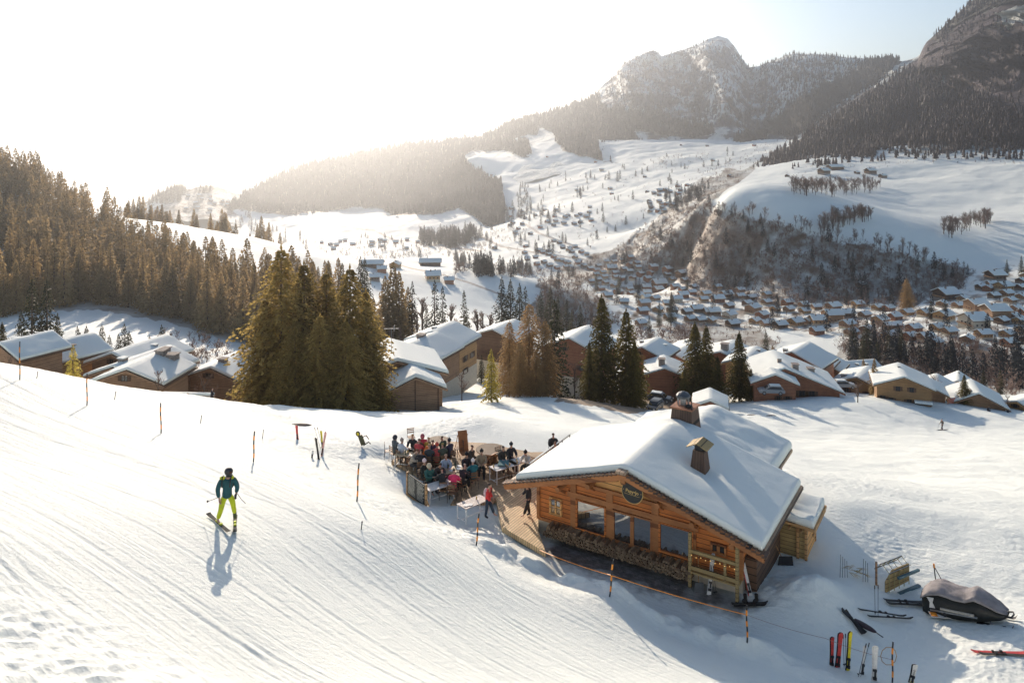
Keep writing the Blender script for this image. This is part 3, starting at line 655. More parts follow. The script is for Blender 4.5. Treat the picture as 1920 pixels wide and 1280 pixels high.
for i in range(3):
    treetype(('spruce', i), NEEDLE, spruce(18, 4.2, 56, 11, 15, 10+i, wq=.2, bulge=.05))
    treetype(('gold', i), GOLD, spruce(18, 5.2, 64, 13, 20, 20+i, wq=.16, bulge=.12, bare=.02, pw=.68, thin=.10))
    treetype(('larch', i), LARCH, spruce(18, 4.8, 60, 12, 18, 30+i, wq=.12, pw=.55, bare=.06, thin=.06, lq=1.1))
    treetype(('dark', i), DARKN, spruce(18, 3.6, 44, 9, 10, 40+i, wq=.22, thin=.14, bulge=.08))
    treetype(('hill', i), HILLN, spruce(18, 3.4, 34, 8, 8, 50+i, wq=.40, lq=1.25, bare=.05))
    treetype(('slim', i), DARKN, spruce(18, 2.2, 34, 7, 6, 60+i, wq=.26, bare=.3, thin=.3, lq=.9))
    treetype(('bare', i), TWIG, bare_tree(10, 4.5, 70+i, 4, 10, .6), BARK)
    treetype(('tallbare', i), TWIG, bare_tree(16, 4.0, 80+i, 4, 12, .9, .8, .45), BARK)
    treetype(('farbare', i), TWIGF, bare_tree(12, 6.5, 90+i, 4, 10, .75, 1.15, .14), BARKF)
treetype(('olive', 0), OLIVE, spruce(18, 5.4, 26, 9, 12, 65, wq=.33, lq=1.5))
WORD = dict(spruce='spruce_tree', gold='spruce_tree', larch='larch_tree', dark='spruce_tree', hill='spruce_tree', slim='spruce_tree', bare='bare_tree', tallbare='bare_tree', farbare='bare_tree', olive='young_conifer')
HT = dict(bare=10., tallbare=16., farbare=12.)
trng = random.Random(5)
def tree(kind, x, y, z, h, label, group=None, wf=1.0):
    i = trng.randrange(3) if kind != 'olive' else 0; tm, cm = TM[(kind, i)]
    o = thing(WORD[kind], label, 'tree', (x, y, z-.15), trng.uniform(0, 6.28), group); s = h/HT.get(kind, 18.); o.scale = (s*wf, s*wf, s)
    link('trunk', tm, o); link('crown', cm, o); return o
def tree_px(kind, px, ytop, Y, label, group=None, wf=1.0, minh=2):
    x = (px-960)/F_PX*Y; z = drop(x, Y)
    x = at(px, ytop, Y).x; h = at(px, ytop, Y).z-z
    return tree(kind, x, Y, z, max(h, minh), label, group, wf)
# big sunlit clump in the middle left
G1 = 'tall spruces clumped beside the snowy field'
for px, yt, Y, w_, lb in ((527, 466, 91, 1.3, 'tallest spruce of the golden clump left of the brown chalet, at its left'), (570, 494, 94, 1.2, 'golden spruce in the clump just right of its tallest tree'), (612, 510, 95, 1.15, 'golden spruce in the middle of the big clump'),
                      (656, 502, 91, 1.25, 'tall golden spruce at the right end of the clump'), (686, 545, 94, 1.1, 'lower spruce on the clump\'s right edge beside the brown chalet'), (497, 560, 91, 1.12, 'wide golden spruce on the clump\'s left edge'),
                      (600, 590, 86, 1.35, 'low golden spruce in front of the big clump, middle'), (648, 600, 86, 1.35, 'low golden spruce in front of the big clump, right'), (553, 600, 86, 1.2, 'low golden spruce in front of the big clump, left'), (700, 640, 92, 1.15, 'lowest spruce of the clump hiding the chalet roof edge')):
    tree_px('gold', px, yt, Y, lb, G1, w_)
for k, px, yt, Y, w_, lb in (
    ('olive', 921, 655, 107, .9, 'small yellow-green conifer on the snow crest left of the larches'), ('olive', 137, 648, 76, .9, 'small olive conifer between the roofs on the left snow edge'),
    ('larch', 955, 602, 118, .9, 'orange-brown larch left of the larch group'), ('larch', 992, 568, 120, 1.0, 'tallest orange-brown larch on the crest'), ('larch', 1022, 600, 116, .95, 'orange-brown larch beside the dark spruce'), ('larch', 975, 640, 113, 1.0, 'low larch in front of the larch group'), ('larch', 1005, 655, 112, 1.1, 'low broad larch in front of the larch group, right'),
    ('dark', 1040, 566, 128, 1.2, 'dark spruce with spreading snowy boughs right of the larches'), ('spruce', 1128, 556, 124, 1.1, 'tall dense spruce on the crest by the car park, left of the pair'), ('spruce', 1174, 582, 124, 1.25, 'tall spruce on the crest by the car park, right of the pair'), ('spruce', 1105, 640, 121, .9, 'lower spruce leaning on the tall pair left of the car park'), ('spruce', 1190, 640, 122, 1.1, 'lower spruce with long boughs beside the parked cars'),
    ('spruce', 1303, 606, 147, 1.25, 'dark spruce behind the small snow-roofed shed, left'), ('spruce', 1324, 612, 149, 1.1, 'dark spruce behind the small snow-roofed shed, centre'), ('spruce', 1386, 624, 145, 1.2, 'dark pointed spruce right of the small shed'), ('spruce', 1345, 668, 144, 1.3, 'low dark spruce between the spruces behind the shed'), ('spruce', 1283, 690, 145, 1.2, 'low dark spruce left behind the shed'), ('spruce', 1408, 690, 143, 1.1, 'low dark spruce on the right edge of the shed group'),
    ('dark', 60, 527, 141, 1.1, 'tall spruce behind the left roofs, left of the pair'), ('dark', 88, 530, 143, 1.1, 'tall spruce behind the left roofs, right of the pair'), ('dark', 40, 585, 138, 1.1, 'lower spruce beside the pair behind the left roofs'), ('dark', 108, 590, 139, 1.0, 'lower spruce on the right of the pair behind the left roofs'), ('spruce', 4, 605, 104, 1.0, 'olive spruce at the left picture edge above the roof'),
    ('spruce', 1808, 702, 152, 1.35, 'bushy spruce by the orange fence at the right'), ('dark', 1772, 722, 156, .8, 'thin conifer left of the bushy spruce by the orange fence'), ('dark', 1790, 730, 158, .7, 'thinner conifer next to the bushy spruce by the orange fence'),
    ('dark', 1436, 622, 330, 1.2, 'lone dark conifer on the snowy embankment below the village'), ('larch', 1700, 522, 452, 1.1, 'broad brown conifer at the foot of the wooded cliff'), ('dark', 1745, 565, 420, 1.1, 'dark conifer between the right village chalets'), ('dark', 1772, 560, 415, 1.2, 'dark pointed conifer in front of the lit village chalet'),
    ('dark', 1598, 600, 350, 1.0, 'dark conifer left in the ravine wood'), ('dark', 1625, 598, 350, 1.2, 'dark conifer in the ravine wood under the village'), ('dark', 1618, 625, 330, 1.1, 'lower dark conifer in the ravine wood'), ('dark', 1668, 612, 340, 1.1, 'dark conifer right in the ravine wood'), ('dark', 1690, 618, 335, 1.2, 'dark conifer right of the ravine wood clearing'), ('dark', 1645, 640, 320, 1.1, 'dark conifer in front of the ravine wood'),
    ('dark', 1888, 486, 560, 1.0, 'small conifer above the right village houses'), ('dark', 1915, 480, 560, 1.1, 'conifer at the right edge above the village houses'), ('dark', 1258, 552, 470, 1.1, 'conifer between the snow roofs in the village centre'), ('dark', 1288, 520, 620, 1.0, 'small conifer before the long village building'), ('dark', 1160, 515, 700, 1.0, 'small conifer among the upper village roofs'), ('dark', 1118, 512, 720, .9, 'narrow conifer at the village\'s left edge'), ('dark', 1217, 592, 420, 1.1, 'dark conifer beside the village road'), ('dark', 1236, 565, 460, .9, 'dark conifer right of the village road bend')):
    tree_px(k, px, yt, Y, lb, None, w_)
G2 = 'small spruces in a row before the snow bank'
for i, (px, yt) in enumerate(((145, 614), (162, 613), (191, 611), (205, 630), (233, 609), (242, 622), (281, 631), (303, 611), (268, 640), (222, 628))):
    tree_px('dark', px, yt, 152+i % 3*2, ['leftmost small spruce', 'second small spruce', 'third small spruce', 'short spruce right of the third', 'tall middle spruce', 'short spruce behind the middle one', 'short spruce left of the last', 'broad rightmost spruce', 'tiny spruce by the ridge', 'bushy little spruce'][i]+' of the row before the snow bank', G2, 1.15)
G3 = 'mixed trees behind the middle chalets'; MIDT = []; ORDW = ['first', 'second', 'third', 'fourth', 'fifth', 'sixth', 'seventh', 'eighth', 'ninth', 'tenth', 'eleventh', 'twelfth', 'thirteenth', 'fourteenth', 'fifteenth', 'sixteenth']
for i, (k, px, yt, Y) in enumerate((('dark', 676, 484, 262), ('dark', 684, 486, 262), ('hill', 737, 496, 232), ('hill', 748, 512, 230), ('hill', 722, 520, 235), ('hill', 765, 540, 240), ('slim', 773, 530, 232), ('slim', 815, 528, 225), ('slim', 830, 540, 222), ('dark', 800, 575, 215), ('tallbare', 793, 535, 226), ('tallbare', 846, 545, 224), ('slim', 870, 547, 222), ('tallbare', 895, 555, 218), ('tallbare', 905, 560, 220), ('dark', 875, 590, 214),
                                  ('dark', 941, 522, 232), ('dark', 957, 526, 234), ('dark', 974, 534, 230), ('slim', 985, 540, 230), ('tallbare', 920, 570, 222), ('tallbare', 858, 575, 216), ('tallbare', 782, 560, 228), ('dark', 1014, 546, 300), ('dark', 1032, 540, 305), ('dark', 1046, 556, 300), ('dark', 1062, 562, 302), ('dark', 1088, 572, 290), ('hill', 700, 560, 225), ('hill', 712, 580, 222), ('tallbare', 735, 590, 215), ('tallbare', 752, 600, 214), ('dark', 1024, 575, 270), ('dark', 1072, 585, 280))):
    k0 = k; nm = {'dark': 'dark conifer', 'hill': 'golden brown conifer', 'slim': 'thin half-bare conifer', 'tallbare': 'tall bare tree'}[k]
    MIDT.append((px, k, yt, Y, nm))
MIDT.sort()
for i, (px, k, yt, Y, nm) in enumerate(MIDT):
    j = sum(1 for q in MIDT[:i] if q[4] == nm); tree_px(k, px, yt, Y, f'{nm}, {ORDW[j]} of its kind from the left behind the middle chalets', G3, 1.1 if k != 'hill' else 1.3)
G6 = 'shrubs and small trees between the chalets'
for i in range(46):
    px = 860+i*22.5+trng.uniform(-9, 9); Y = trng.uniform(146, 205); k = trng.choice(['bare', 'dark', 'bare', 'hill']); x = (px-960)/F_PX*Y; z = drop(x, Y)
    tree(k, x, Y, z, trng.uniform(3.5, 8.5), {'bare': 'bare shrub', 'dark': 'small dark conifer', 'hill': 'small golden conifer'}[k]+' growing between the roofs of the middle chalets', G6, 1.1)
# ridge trees on the left hill
G4 = 'spruces along the snowy ridge'
for i in range(60):
    px = trng.choice([trng.uniform(238, 402), trng.uniform(405, 445), trng.uniform(465, 545), trng.uniform(238, 402)]); Y = trng.uniform(525, 575)
    x = (px-960)/F_PX*Y; z = drop(x, Y); h = trng.uniform(13, 21)
    tree('hill', x, Y, z, h, 'hazy spruce on the ridge above the sunlit snow strip', G4, 1.2)
# wooded hill
HILL = [(-260, 610), (-260, 300), (0, 322), (60, 350), (120, 385), (170, 420), (232, 436), (250, 478), (300, 496), (400, 522), (480, 542), (560, 562), (640, 588), (700, 606), (700, 615), (600, 640), (480, 650), (400, 628), (300, 594), (180, 573), (100, 578), (0, 596)]
HGAP = [[(186, 512), (215, 512), (218, 562), (190, 560)], [(-30, 480), (12, 480), (24, 585), (-30, 590)], [(138, 455), (162, 455), (150, 485)]]
g = np.random.default_rng(3); hx, hy = np.meshgrid(np.arange(-700, -60, 6.3), np.arange(205, 590, 6.3)); hx = (hx+g.uniform(-2.6, 2.6, hx.shape)).ravel(); hy = (hy+g.uniform(-2.6, 2.6, hy.shape)).ravel()
hz = height(hx, hy); ppx, ppy = proj(hx, hy, hz); ok = inpoly(ppx, ppy, HILL)
for q in HGAP: ok &= ~(inpoly(ppx, ppy, q) & (g.random(len(hx)) < .85))
ok &= (hy < 540)
hx, hy, hz, ppx = hx[ok], hy[ok], hz[ok], ppx[ok]; order = np.argsort(hy); hx, hy, hz, ppx = hx[order], hy[order], hz[order], ppx[order]
inn = (ppx > -40); G5 = 'spruces on the wooded hill'
near_i = np.where(inn)[0][:170]; rest = np.setdiff1d(np.arange(len(hx)), near_i)
for i in near_i: tree('hill', hx[i], hy[i], hz[i], trng.uniform(13, 22), 'brown-green spruce in the front rows of the wooded hill', G5, trng.uniform(1.0, 1.4))
def tm_low(seed, n=20, nb=6, ns=4):
    (tv, tf), (cv, cf) = spruce(1, .2, n, nb, ns, seed, wq=.034, lq=.095, bare=.05); return np.concatenate([cv, tv]), np.concatenate([cf, tf+len(cv)])
LOW = [tm_low(200+i) for i in range(4)]
def stuff_trees(name, tmpl, P, hs, ws, mat, seed=0):
    V, Fq = merge(tmpl, P, hs, ws, seed); o = link(name, mesh_np(name, V, Fq, mat, smooth=False)); tag(o, kind='stuff'); return o
P = np.stack([hx, hy, hz-.2], 1)[rest]; hh = g.uniform(9, 23, len(P)); stuff_trees('hill_forest', LOW, P, hh, hh*g.uniform(1, 1.5, len(P)), HILLN, 1)
CON = [far_cone(i) for i in range(6)]
def scatter(poly, n, which, seed, hmin, hmax):
    g = np.random.default_rng(seed); xs = [p[0] for p in poly]; ys = [p[1] for p in poly]; out = []; k = 0
    x = g.uniform(min(xs), max(xs), n*6); y = g.uniform(min(ys), max(ys), n*6)
    jx, jy = x+5*pn(x*.06, y*.06, seed), y+4*pn(x*.06+9, y*.06, seed); ok = inpoly(jx, jy, poly)
    for a, b in zip(x[ok], y[ok]):
        h = hit(a, b, which)
        if h is not None: out.append((h.x, h.y, h.z)); k += 1
        if k >= n: break
    P = np.array(out); hs = g.uniform(hmin, hmax, len(P)); return P, hs
def bulk(name, specs, tmpl, mat, wr, seed=1):
    Ps = []; Hs = []
    for i, (poly, n, which, h0, h1) in enumerate(specs):
        P, h = scatter(poly, n, which, seed*10+i, h0, h1)
        if len(P): Ps.append(P); Hs.append(h)
    P = np.concatenate(Ps); H = np.concatenate(Hs); P[:, 2] -= .3; g = np.random.default_rng(seed)
    return stuff_trees(name, tmpl, P, H, H*g.uniform(wr[0], wr[1], len(P)), mat, seed)
bulk('mountain_forest', [(FOREST['hazy'], 9500, 'vm', 13, 24), (FOREST['hazy2'], 160, 'vm', 13, 20), (FOREST['belt'], 1500, 'm', 14, 24), (FOREST['shade'], 1600, 'm', 14, 24), (FOREST['knoll'], 160, 'm', 14, 22),
    ([(1130, 165), (1166, 118), (1232, 92), (1325, 72), (1389, 108), (1426, 120), (1484, 98), (1600, 104), (1690, 112), (1600, 150), (1500, 250), (1420, 245), (1330, 235), (1220, 215), (1150, 200)], 2300, 'm', 8, 19),
    ([(1426, 118), (1484, 98), (1600, 104), (1690, 108), (1640, 130), (1560, 150), (1480, 160), (1430, 150)], 430, 'm', 10, 19)], CON, FARN, (.9, 1.3), 2)
bulk('cliff_forest', [(GFOR[0], 3600, 'm', 10, 19), (GFOR[1], 500, 'm', 9, 15), ([(1440, 318), (1560, 300), (1750, 265), (1930, 270), (1930, 300), (1700, 300), (1500, 318)], 260, 'nvm', 8, 15), ([(1737, 82), (1850, 20), (1930, 60), (1930, 200), (1800, 180), (1740, 140)], 420, 'm', 6, 13)], CON, PURP, (.9, 1.4), 3)
FB = []
for i in range(3):
    (tv, tf), (cv, cf) = bare_tree(1, .5, 300+i, 3, 7, .8, 6.5, .2); sel = np.random.default_rng(i).permutation(len(cf))[:64]; V = cv.reshape(-1, 4, 3)[sel].reshape(-1, 3); V = V.copy(); FB.append((V, np.arange(len(V)).reshape(-1, 4)))
woods = [(EARTH[0], 3300, 'v', 5, 12), ([(1560, 650), (1610, 610), (1640, 600), (1740, 640), (1940, 665), (1940, 760), (1870, 740), (1760, 725), (1700, 735), (1600, 700)], 650, 'v', 6, 12), ([(1000, 560), (1050, 515), (1110, 520), (1120, 560), (1170, 610), (1100, 640), (1000, 620)], 380, 'v', 7, 13), (EARTH[2], 190, 'v', 3, 7), ([(1170, 620), (1300, 615), (1330, 650), (1250, 670), (1180, 650)], 150, 'v', 6, 11),
         ([(1450, 330), (1560, 300), (1940, 265), (1940, 310), (1760, 305), (1600, 320)], 170, 'vm', 4, 9), ([(300, 625), (470, 655), (470, 700), (330, 680), (300, 640)], 60, 'nv', 3, 7), ([(840, 425), (900, 445), (915, 470), (870, 490), (850, 520), (880, 505), (930, 500), (990, 498), (1040, 510), (1000, 525), (930, 515), (860, 500), (840, 470)], 330, 'v', 6, 13), ([(930, 410), (990, 430), (960, 455), (900, 450)], 90, 'v', 6, 11),
         ([(560, 440), (620, 455), (840, 460), (850, 480), (700, 490), (600, 475)], 240, 'v', 6, 14), ([(780, 430), (860, 425), (880, 455), (790, 458)], 130, 'v', 9, 16), ([(1220, 300), (1330, 285), (1330, 300), (1230, 320), (1190, 320)], 110, 'v', 6, 12), ([(1300, 325), (1400, 280), (1470, 260), (1440, 290), (1340, 340)], 150, 'v', 5, 11)]
woods += [([(985, 345), (1200, 300), (1420, 280), (1300, 340), (1230, 400), (1100, 470), (900, 500), (880, 440)], 170, 'v', 6, 12), ([(1100, 490), (1300, 530), (1440, 550), (1720, 580), (1930, 520), (1930, 650), (1560, 630), (1290, 615), (1130, 560)], 260, 'v', 4, 9), ([(1160, 470), (1260, 420), (1290, 460), (1270, 510), (1180, 500)], 180, 'v', 6, 11)]
bulk('bare_wood', woods, FB, TWIGF, (.8, 1.5), 4)
bulk('valley_conifers', [([(985, 345), (1010, 405), (1080, 395), (1080, 370), (1110, 330), (1180, 335), (1090, 370), (1075, 400), (1000, 420), (930, 420)], 60, 'v', 10, 22), ([(785, 445), (880, 430), (905, 445), (870, 465), (790, 462)], 160, 'v', 14, 22), ([(840, 480), (900, 500), (930, 512), (990, 500), (1000, 515), (900, 520)], 70, 'v', 8, 16), ([(1240, 370), (1330, 345), (1320, 375), (1265, 400)], 60, 'v', 9, 15), (EARTH[0], 60, 'v', 8, 16), ([(1580, 690), (1640, 650), (1740, 660), (1830, 700), (1920, 690), (1920, 740), (1740, 710), (1640, 710)], 50, 'v', 8, 15), ([(310, 400), (400, 375), (440, 380), (480, 420), (560, 440), (580, 470), (520, 455), (420, 420)], 60, 'v', 12, 20), ([(640, 455), (700, 440), (880, 470), (840, 490), (700, 480)], 30, 'v', 6, 12), ([(300, 356), (330, 350), (352, 356), (400, 352), (400, 360), (330, 366)], 60, 'vm', 12, 20), ([(270, 385), (300, 358), (330, 350), (350, 358), (335, 380)], 160, 'vm', 12, 20), ([(1100, 490), (1300, 530), (1440, 550), (1720, 580), (1930, 520), (1930, 650), (1560, 630), (1290, 615), (1130, 560)], 38, 'v', 7, 13), ([(985, 345), (1200, 300), (1420, 280), (1300, 340), (1230, 400), (1100, 470), (900, 500), (880, 440)], 90, 'v', 8, 16)], LOW, FARN, (1.0, 1.5), 5)
# bare groves on the sunny shelf
def grove(poly, n, group, label, h0=10, h1=15, seed=0):
    P, hs = scatter(poly, n, 'v', 900+seed, h0, h1)
    for p, h in zip(P, hs): tree('farbare', p[0], p[1], p[2], h, label, group, trng.uniform(.8, 1.2))
grove([(1478, 364), (1500, 352), (1560, 346), (1640, 346), (1655, 352), (1640, 362), (1600, 366), (1560, 370), (1500, 370)], 100, 'bare trees of the upper grove', 'bare tree in the long grove below the barns on the snowy shelf', 11, 16, 1)
grove([(1530, 428), (1560, 412), (1620, 404), (1638, 408), (1625, 418), (1580, 428), (1550, 436)], 60, 'bare trees of the rim grove', 'bare tree in the lower grove at the rim of the snowy shelf', 9, 14, 2)
grove([(1760, 442), (1775, 425), (1820, 412), (1858, 412), (1860, 424), (1820, 436), (1790, 448)], 52, 'bare trees of the right grove', 'bare tree in the separate grove at the right of the snowy shelf', 11, 15, 3)
grove([(1345, 396), (1400, 408), (1450, 424), (1520, 438), (1600, 455), (1700, 484), (1790, 508), (1830, 520), (1830, 512), (1700, 474), (1600, 446), (1520, 430), (1450, 414), (1400, 398), (1350, 390)], 74, 'bare trees along the cliff rim', 'bare tree along the rim above the wooded cliff', 7, 13, 4)
for px, yt, Y, lb in ((1800, 740, 148, 'round-headed bare fruit tree'),):
    pass
for k, px, yt, Y, h, lb in (('bare', 1608, 712, 138, 1.3, 'small round bare tree in front of the right chalets'), ('bare', 366, 630, 112, 1.0, 'reddish bare tree right of the left snow roofs'), ('bare', 296, 684, 66, .8, 'thin bare tree standing before the brown left chalet'), ('bare', 430, 660, 120, 1.0, 'bare tree behind the small left chalet'), ('bare', 385, 685, 82, 1.0, 'bushy bare tree by the snow wall at the left'), ('bare', 866, 690, 128, 1.0, 'bare shrub beside the tall brown chalet'), ('bare', 1078, 670, 150, 1.0, 'bare shrub left of the spruce pair'), ('bare', 1870, 700, 170, 1.4, 'reddish bare tree above the right roofs'), ('bare', 1745, 705, 190, 1.4, 'round brown bare tree behind the right chalet'), ('bare', 1890, 735, 150, 1.0, 'bare shrub by the right edge chalet'), ('bare', 20, 650, 84, .8, 'bare twiggy tree before the left edge roof')):
    tree_px(k, px, yt, Y, lb, None, h)
# ------------------------------------------------------------------ building materials
def wood_mat(name, lo, hi, plank=.2, axis='Z', bump=.5, rough=.7, coord='Object', gap=.35, gs=(1.2, 1.2, 9)):
    m, n, l, b, o = newmat(name)
    g = n.new('ShaderNodeTexCoord').outputs[coord]; sx = n.new('ShaderNodeSeparateXYZ'); l.new(g, sx.inputs[0])
    t = _tex(n, l, 'noise', 2.2, coord, gs, 6, .65); t2 = _tex(n, l, 'noise', .9, coord, (1, 1, 1), 3)
    ad = n.new('ShaderNodeMath'); ad.operation = 'ADD'; l.new(t.outputs['Fac'], ad.inputs[0]); l.new(t2.outputs['Fac'], ad.inputs[1])
    dv = n.new('ShaderNodeMath'); dv.operation = 'DIVIDE'; l.new(sx.outputs[axis], dv.inputs[0]); dv.inputs[1].default_value = plank
    fl = n.new('ShaderNodeMath'); fl.operation = 'FLOOR'; l.new(dv.outputs[0], fl.inputs[0]); wn = n.new('ShaderNodeTexWhiteNoise'); wn.noise_dimensions = '1D'; l.new(fl.outputs[0], wn.inputs['W'])
    a2 = n.new('ShaderNodeMath'); a2.operation = 'MULTIPLY_ADD'; l.new(wn.outputs['Value'], a2.inputs[0]); a2.inputs[1].default_value = .35; l.new(ad.outputs[0], a2.inputs[2])
    r = _ramp(n, l, a2.outputs[0], [(.0, lo), (1, hi)]); r.color_ramp.elements[0].position = .35; 
    sc = n.new('ShaderNodeMath'); sc.operation = 'MULTIPLY'; l.new(a2.outputs[0], sc.inputs[0]); sc.inputs[1].default_value = .72; l.new(sc.outputs[0], r.inputs[0])
    fr = n.new('ShaderNodeMath'); fr.operation = 'FRACT'; l.new(dv.outputs[0], fr.inputs[0])
    gp = n.new('ShaderNodeMath'); gp.operation = 'COMPARE'; l.new(fr.outputs[0], gp.inputs[0]); gp.inputs[1].default_value = .5; gp.inputs[2].default_value = .44
    c = mixrgb(n, l, gp.outputs[0], tuple(x*gap for x in lo), r.outputs[0]); l.new(c, b.inputs['Base Color']); b.inputs['Roughness'].default_value = rough
    nb = _bump(n, l, b, gp.outputs[0], bump, .015); _bump(n, l, b, t.outputs['Fac'], .3, .01, nb); return m
W_GOLDB = wood_mat('weathered_gold_boards', (.19, .10, .045), (.42, .25, .115), .24)
W_ORANGE = wood_mat('honey_larch_boards', (.22, .062, .016), (.66, .215, .05), .21)
W_PALE = wood_mat('pale_new_boards', (.55, .27, .085), (.86, .47, .17), .3)
W_BEAM = wood_mat('old_beams', (.22, .08, .028), (.48, .20, .07), 1.7, gap=.9)
W_DARK = wood_mat('dark_old_wood', (.055, .032, .022), (.17, .095, .055), .3)
W_BROWN = wood_mat('brown_chalet_boards', (.18, .10, .055), (.43, .25, .14), .22)
W_RED = wood_mat('red_brown_boards', (.19, .075, .042), (.38, .165, .09), .25)
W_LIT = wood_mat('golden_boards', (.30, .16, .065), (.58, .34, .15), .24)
W_GREEN = wood_mat('greenish_shed_boards', (.22, .15, .06), (.45, .32, .14), .18)
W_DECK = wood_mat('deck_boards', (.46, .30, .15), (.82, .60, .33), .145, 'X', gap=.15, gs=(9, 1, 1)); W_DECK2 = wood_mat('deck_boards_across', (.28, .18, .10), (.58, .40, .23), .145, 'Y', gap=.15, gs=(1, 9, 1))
STUCCO = paint((.62, .54, .42), .9, .1, 3, name='cream_plaster', bump=.2); STONE = paint((.28, .24, .21), .9, .35, 5, name='stone', bump=.6)
SHINGLE = wood_mat('wood_shingles', (.20, .13, .085), (.48, .35, .24), .22, 'X', gap=.3)
SNOWR = (lambda q: q[0])(snow_mat('roof_snow', 1.6, .35)); METAL = paint((.30, .31, .32), .45, .1, 9, .8, 'galvanised_metal'); WHITE = paint((.78, .77, .74), .5, .05, name='white_paint'); BLACK = paint((.02, .02, .022), .55, .2, name='black'); IRON = paint((.05, .045, .04), .5, .2, metal=.6, name='dark_iron')
def glass_mat(name, col, ior=1.9):
    m, n, l, b, o = newmat(name); b.inputs['Base Color'].default_value = (*col, 1); b.inputs['Roughness'].default_value = .03; b.inputs['IOR'].default_value = ior; b.inputs['Specular IOR Level'].default_value = .9
    t = _tex(n, l, 'noise', .8, 'Object', detail=1); _bump(n, l, b, t.outputs['Fac'], .08, .05); return m
GLASS = glass_mat('window_glass', (.02, .02, .02), 2.7); GLASS2 = glass_mat('dark_window', (.03, .03, .03), 1.5)
def snow_slab(x0, x1, xr, zr, k, y0, y1, T, nx=26, ny=22, seed=0, amp=.06, zoff=.1, rnd=.3, dents=()):
    """snow lying on a gable roof: ridge at x=xr,z=zr falling k per metre; rectangle x0..x1,y0..y1"""
    xs = np.concatenate([np.linspace(x0, xr, nx//2+1), np.linspace(xr, x1, nx//2+1)[1:]]); e = np.array([0, .03, .09, .18, .32])*2
    ys = np.unique(np.concatenate([y0+e*rnd*1.2, np.linspace(y0+rnd, y1-rnd, ny), y1-e*rnd*1.2])); xs = np.unique(np.concatenate([x0+e*rnd*1.2, xs[(xs > x0+rnd) & (xs < x1-rnd)], x1-e*rnd*1.2]))
    XX, YY = np.meshgrid(xs, ys); d = np.minimum(np.minimum(XX-x0, x1-XX), np.minimum(YY-y0, y1-YY))
    prof = np.sqrt(np.clip(1-(1-np.clip(d/(rnd*.28), 0, 1))**2, 0, 1))
    base = zr-k*np.sqrt((XX-xr)**2+.012)+k*.1
    n_ = fbm(XX*.45+seed*7, YY*.45, 4, seed+5).reshape(XX.shape)
    top = base+zoff+T*(.45+.55*prof)+amp*n_*prof*2+amp*.35*fbm(XX*2.2, YY*2.2, 3, seed+31).reshape(XX.shape)*prof
    for dx, dy, rr, dep in dents: top = np.maximum(base+zoff+.03, top-dep*np.exp(-(((XX-dx)/rr)**2+((YY-dy)/rr)**2)))
    xe = XX+.05*fbm(XX*2, YY*2, 2, seed+9)*(d < .02)
    bot = zr-k*np.abs(XX-xr)+zoff*.6
    V = np.concatenate([np.stack([xe, YY, top], -1).reshape(-1, 3), np.stack([XX, YY, bot], -1).reshape(-1, 3)])
    nr, nc = XX.shape; f = grid_faces(nr, nc).tolist(); N = nr*nc
    fb = [[a[3]+N, a[2]+N, a[1]+N, a[0]+N] for a in f]; sk = []
    def side(a, b): sk.append([a+N, b+N, b, a])
    for i in range(nc-1): side(i, i+1); side((nr-1)*nc+i+1, (nr-1)*nc+i)
    for j in range(nr-1): side((j+1)*nc, j*nc); side(j*nc+nc-1, (j+1)*nc+nc-1)
    return mesh_np('roof_snow', V, np.array(f+fb+sk), SNOWR)
def gable_wall(x0, x1, xr, zr, k, y0, y1, zb=-2.5, drop_=.12):
    z0, z1 = zr-k*abs(x0-xr)-drop_, zr-k*abs(x1-xr)-drop_
    ol = [(x0, zb), (x1, zb), (x1, z1), (xr, zr-drop_), (x0, z0)]; n = 5
    p = [(x, y0, z) for x, z in ol]+[(x, y1, z) for x, z in ol]
    return MB().poly(p, [(0, 1, 2, 3, 4), (9, 8, 7, 6, 5)]+[(i, i+5, (i+1) % 5+5, (i+1) % 5) for i in range(5)])
def roof_slab(x0, x1, xr, zr, k, y0, y1, th=.16):
    m = MB()
    for a, b in ((x0, xr), (xr, x1)):
        za, zb = zr-k*abs(a-xr), zr-k*abs(b-xr); m.poly([(a, y0, za-th), (b, y0, zb-th), (b, y1, zb-th), (a, y1, za-th), (a, y0, za), (b, y0, zb), (b, y1, zb), (a, y1, za)],
               [(3, 2, 1, 0), (4, 5, 6, 7), (0, 1, 5, 4), (1, 2, 6, 5), (2, 3, 7, 6), (3, 0, 4, 7)])
    return m
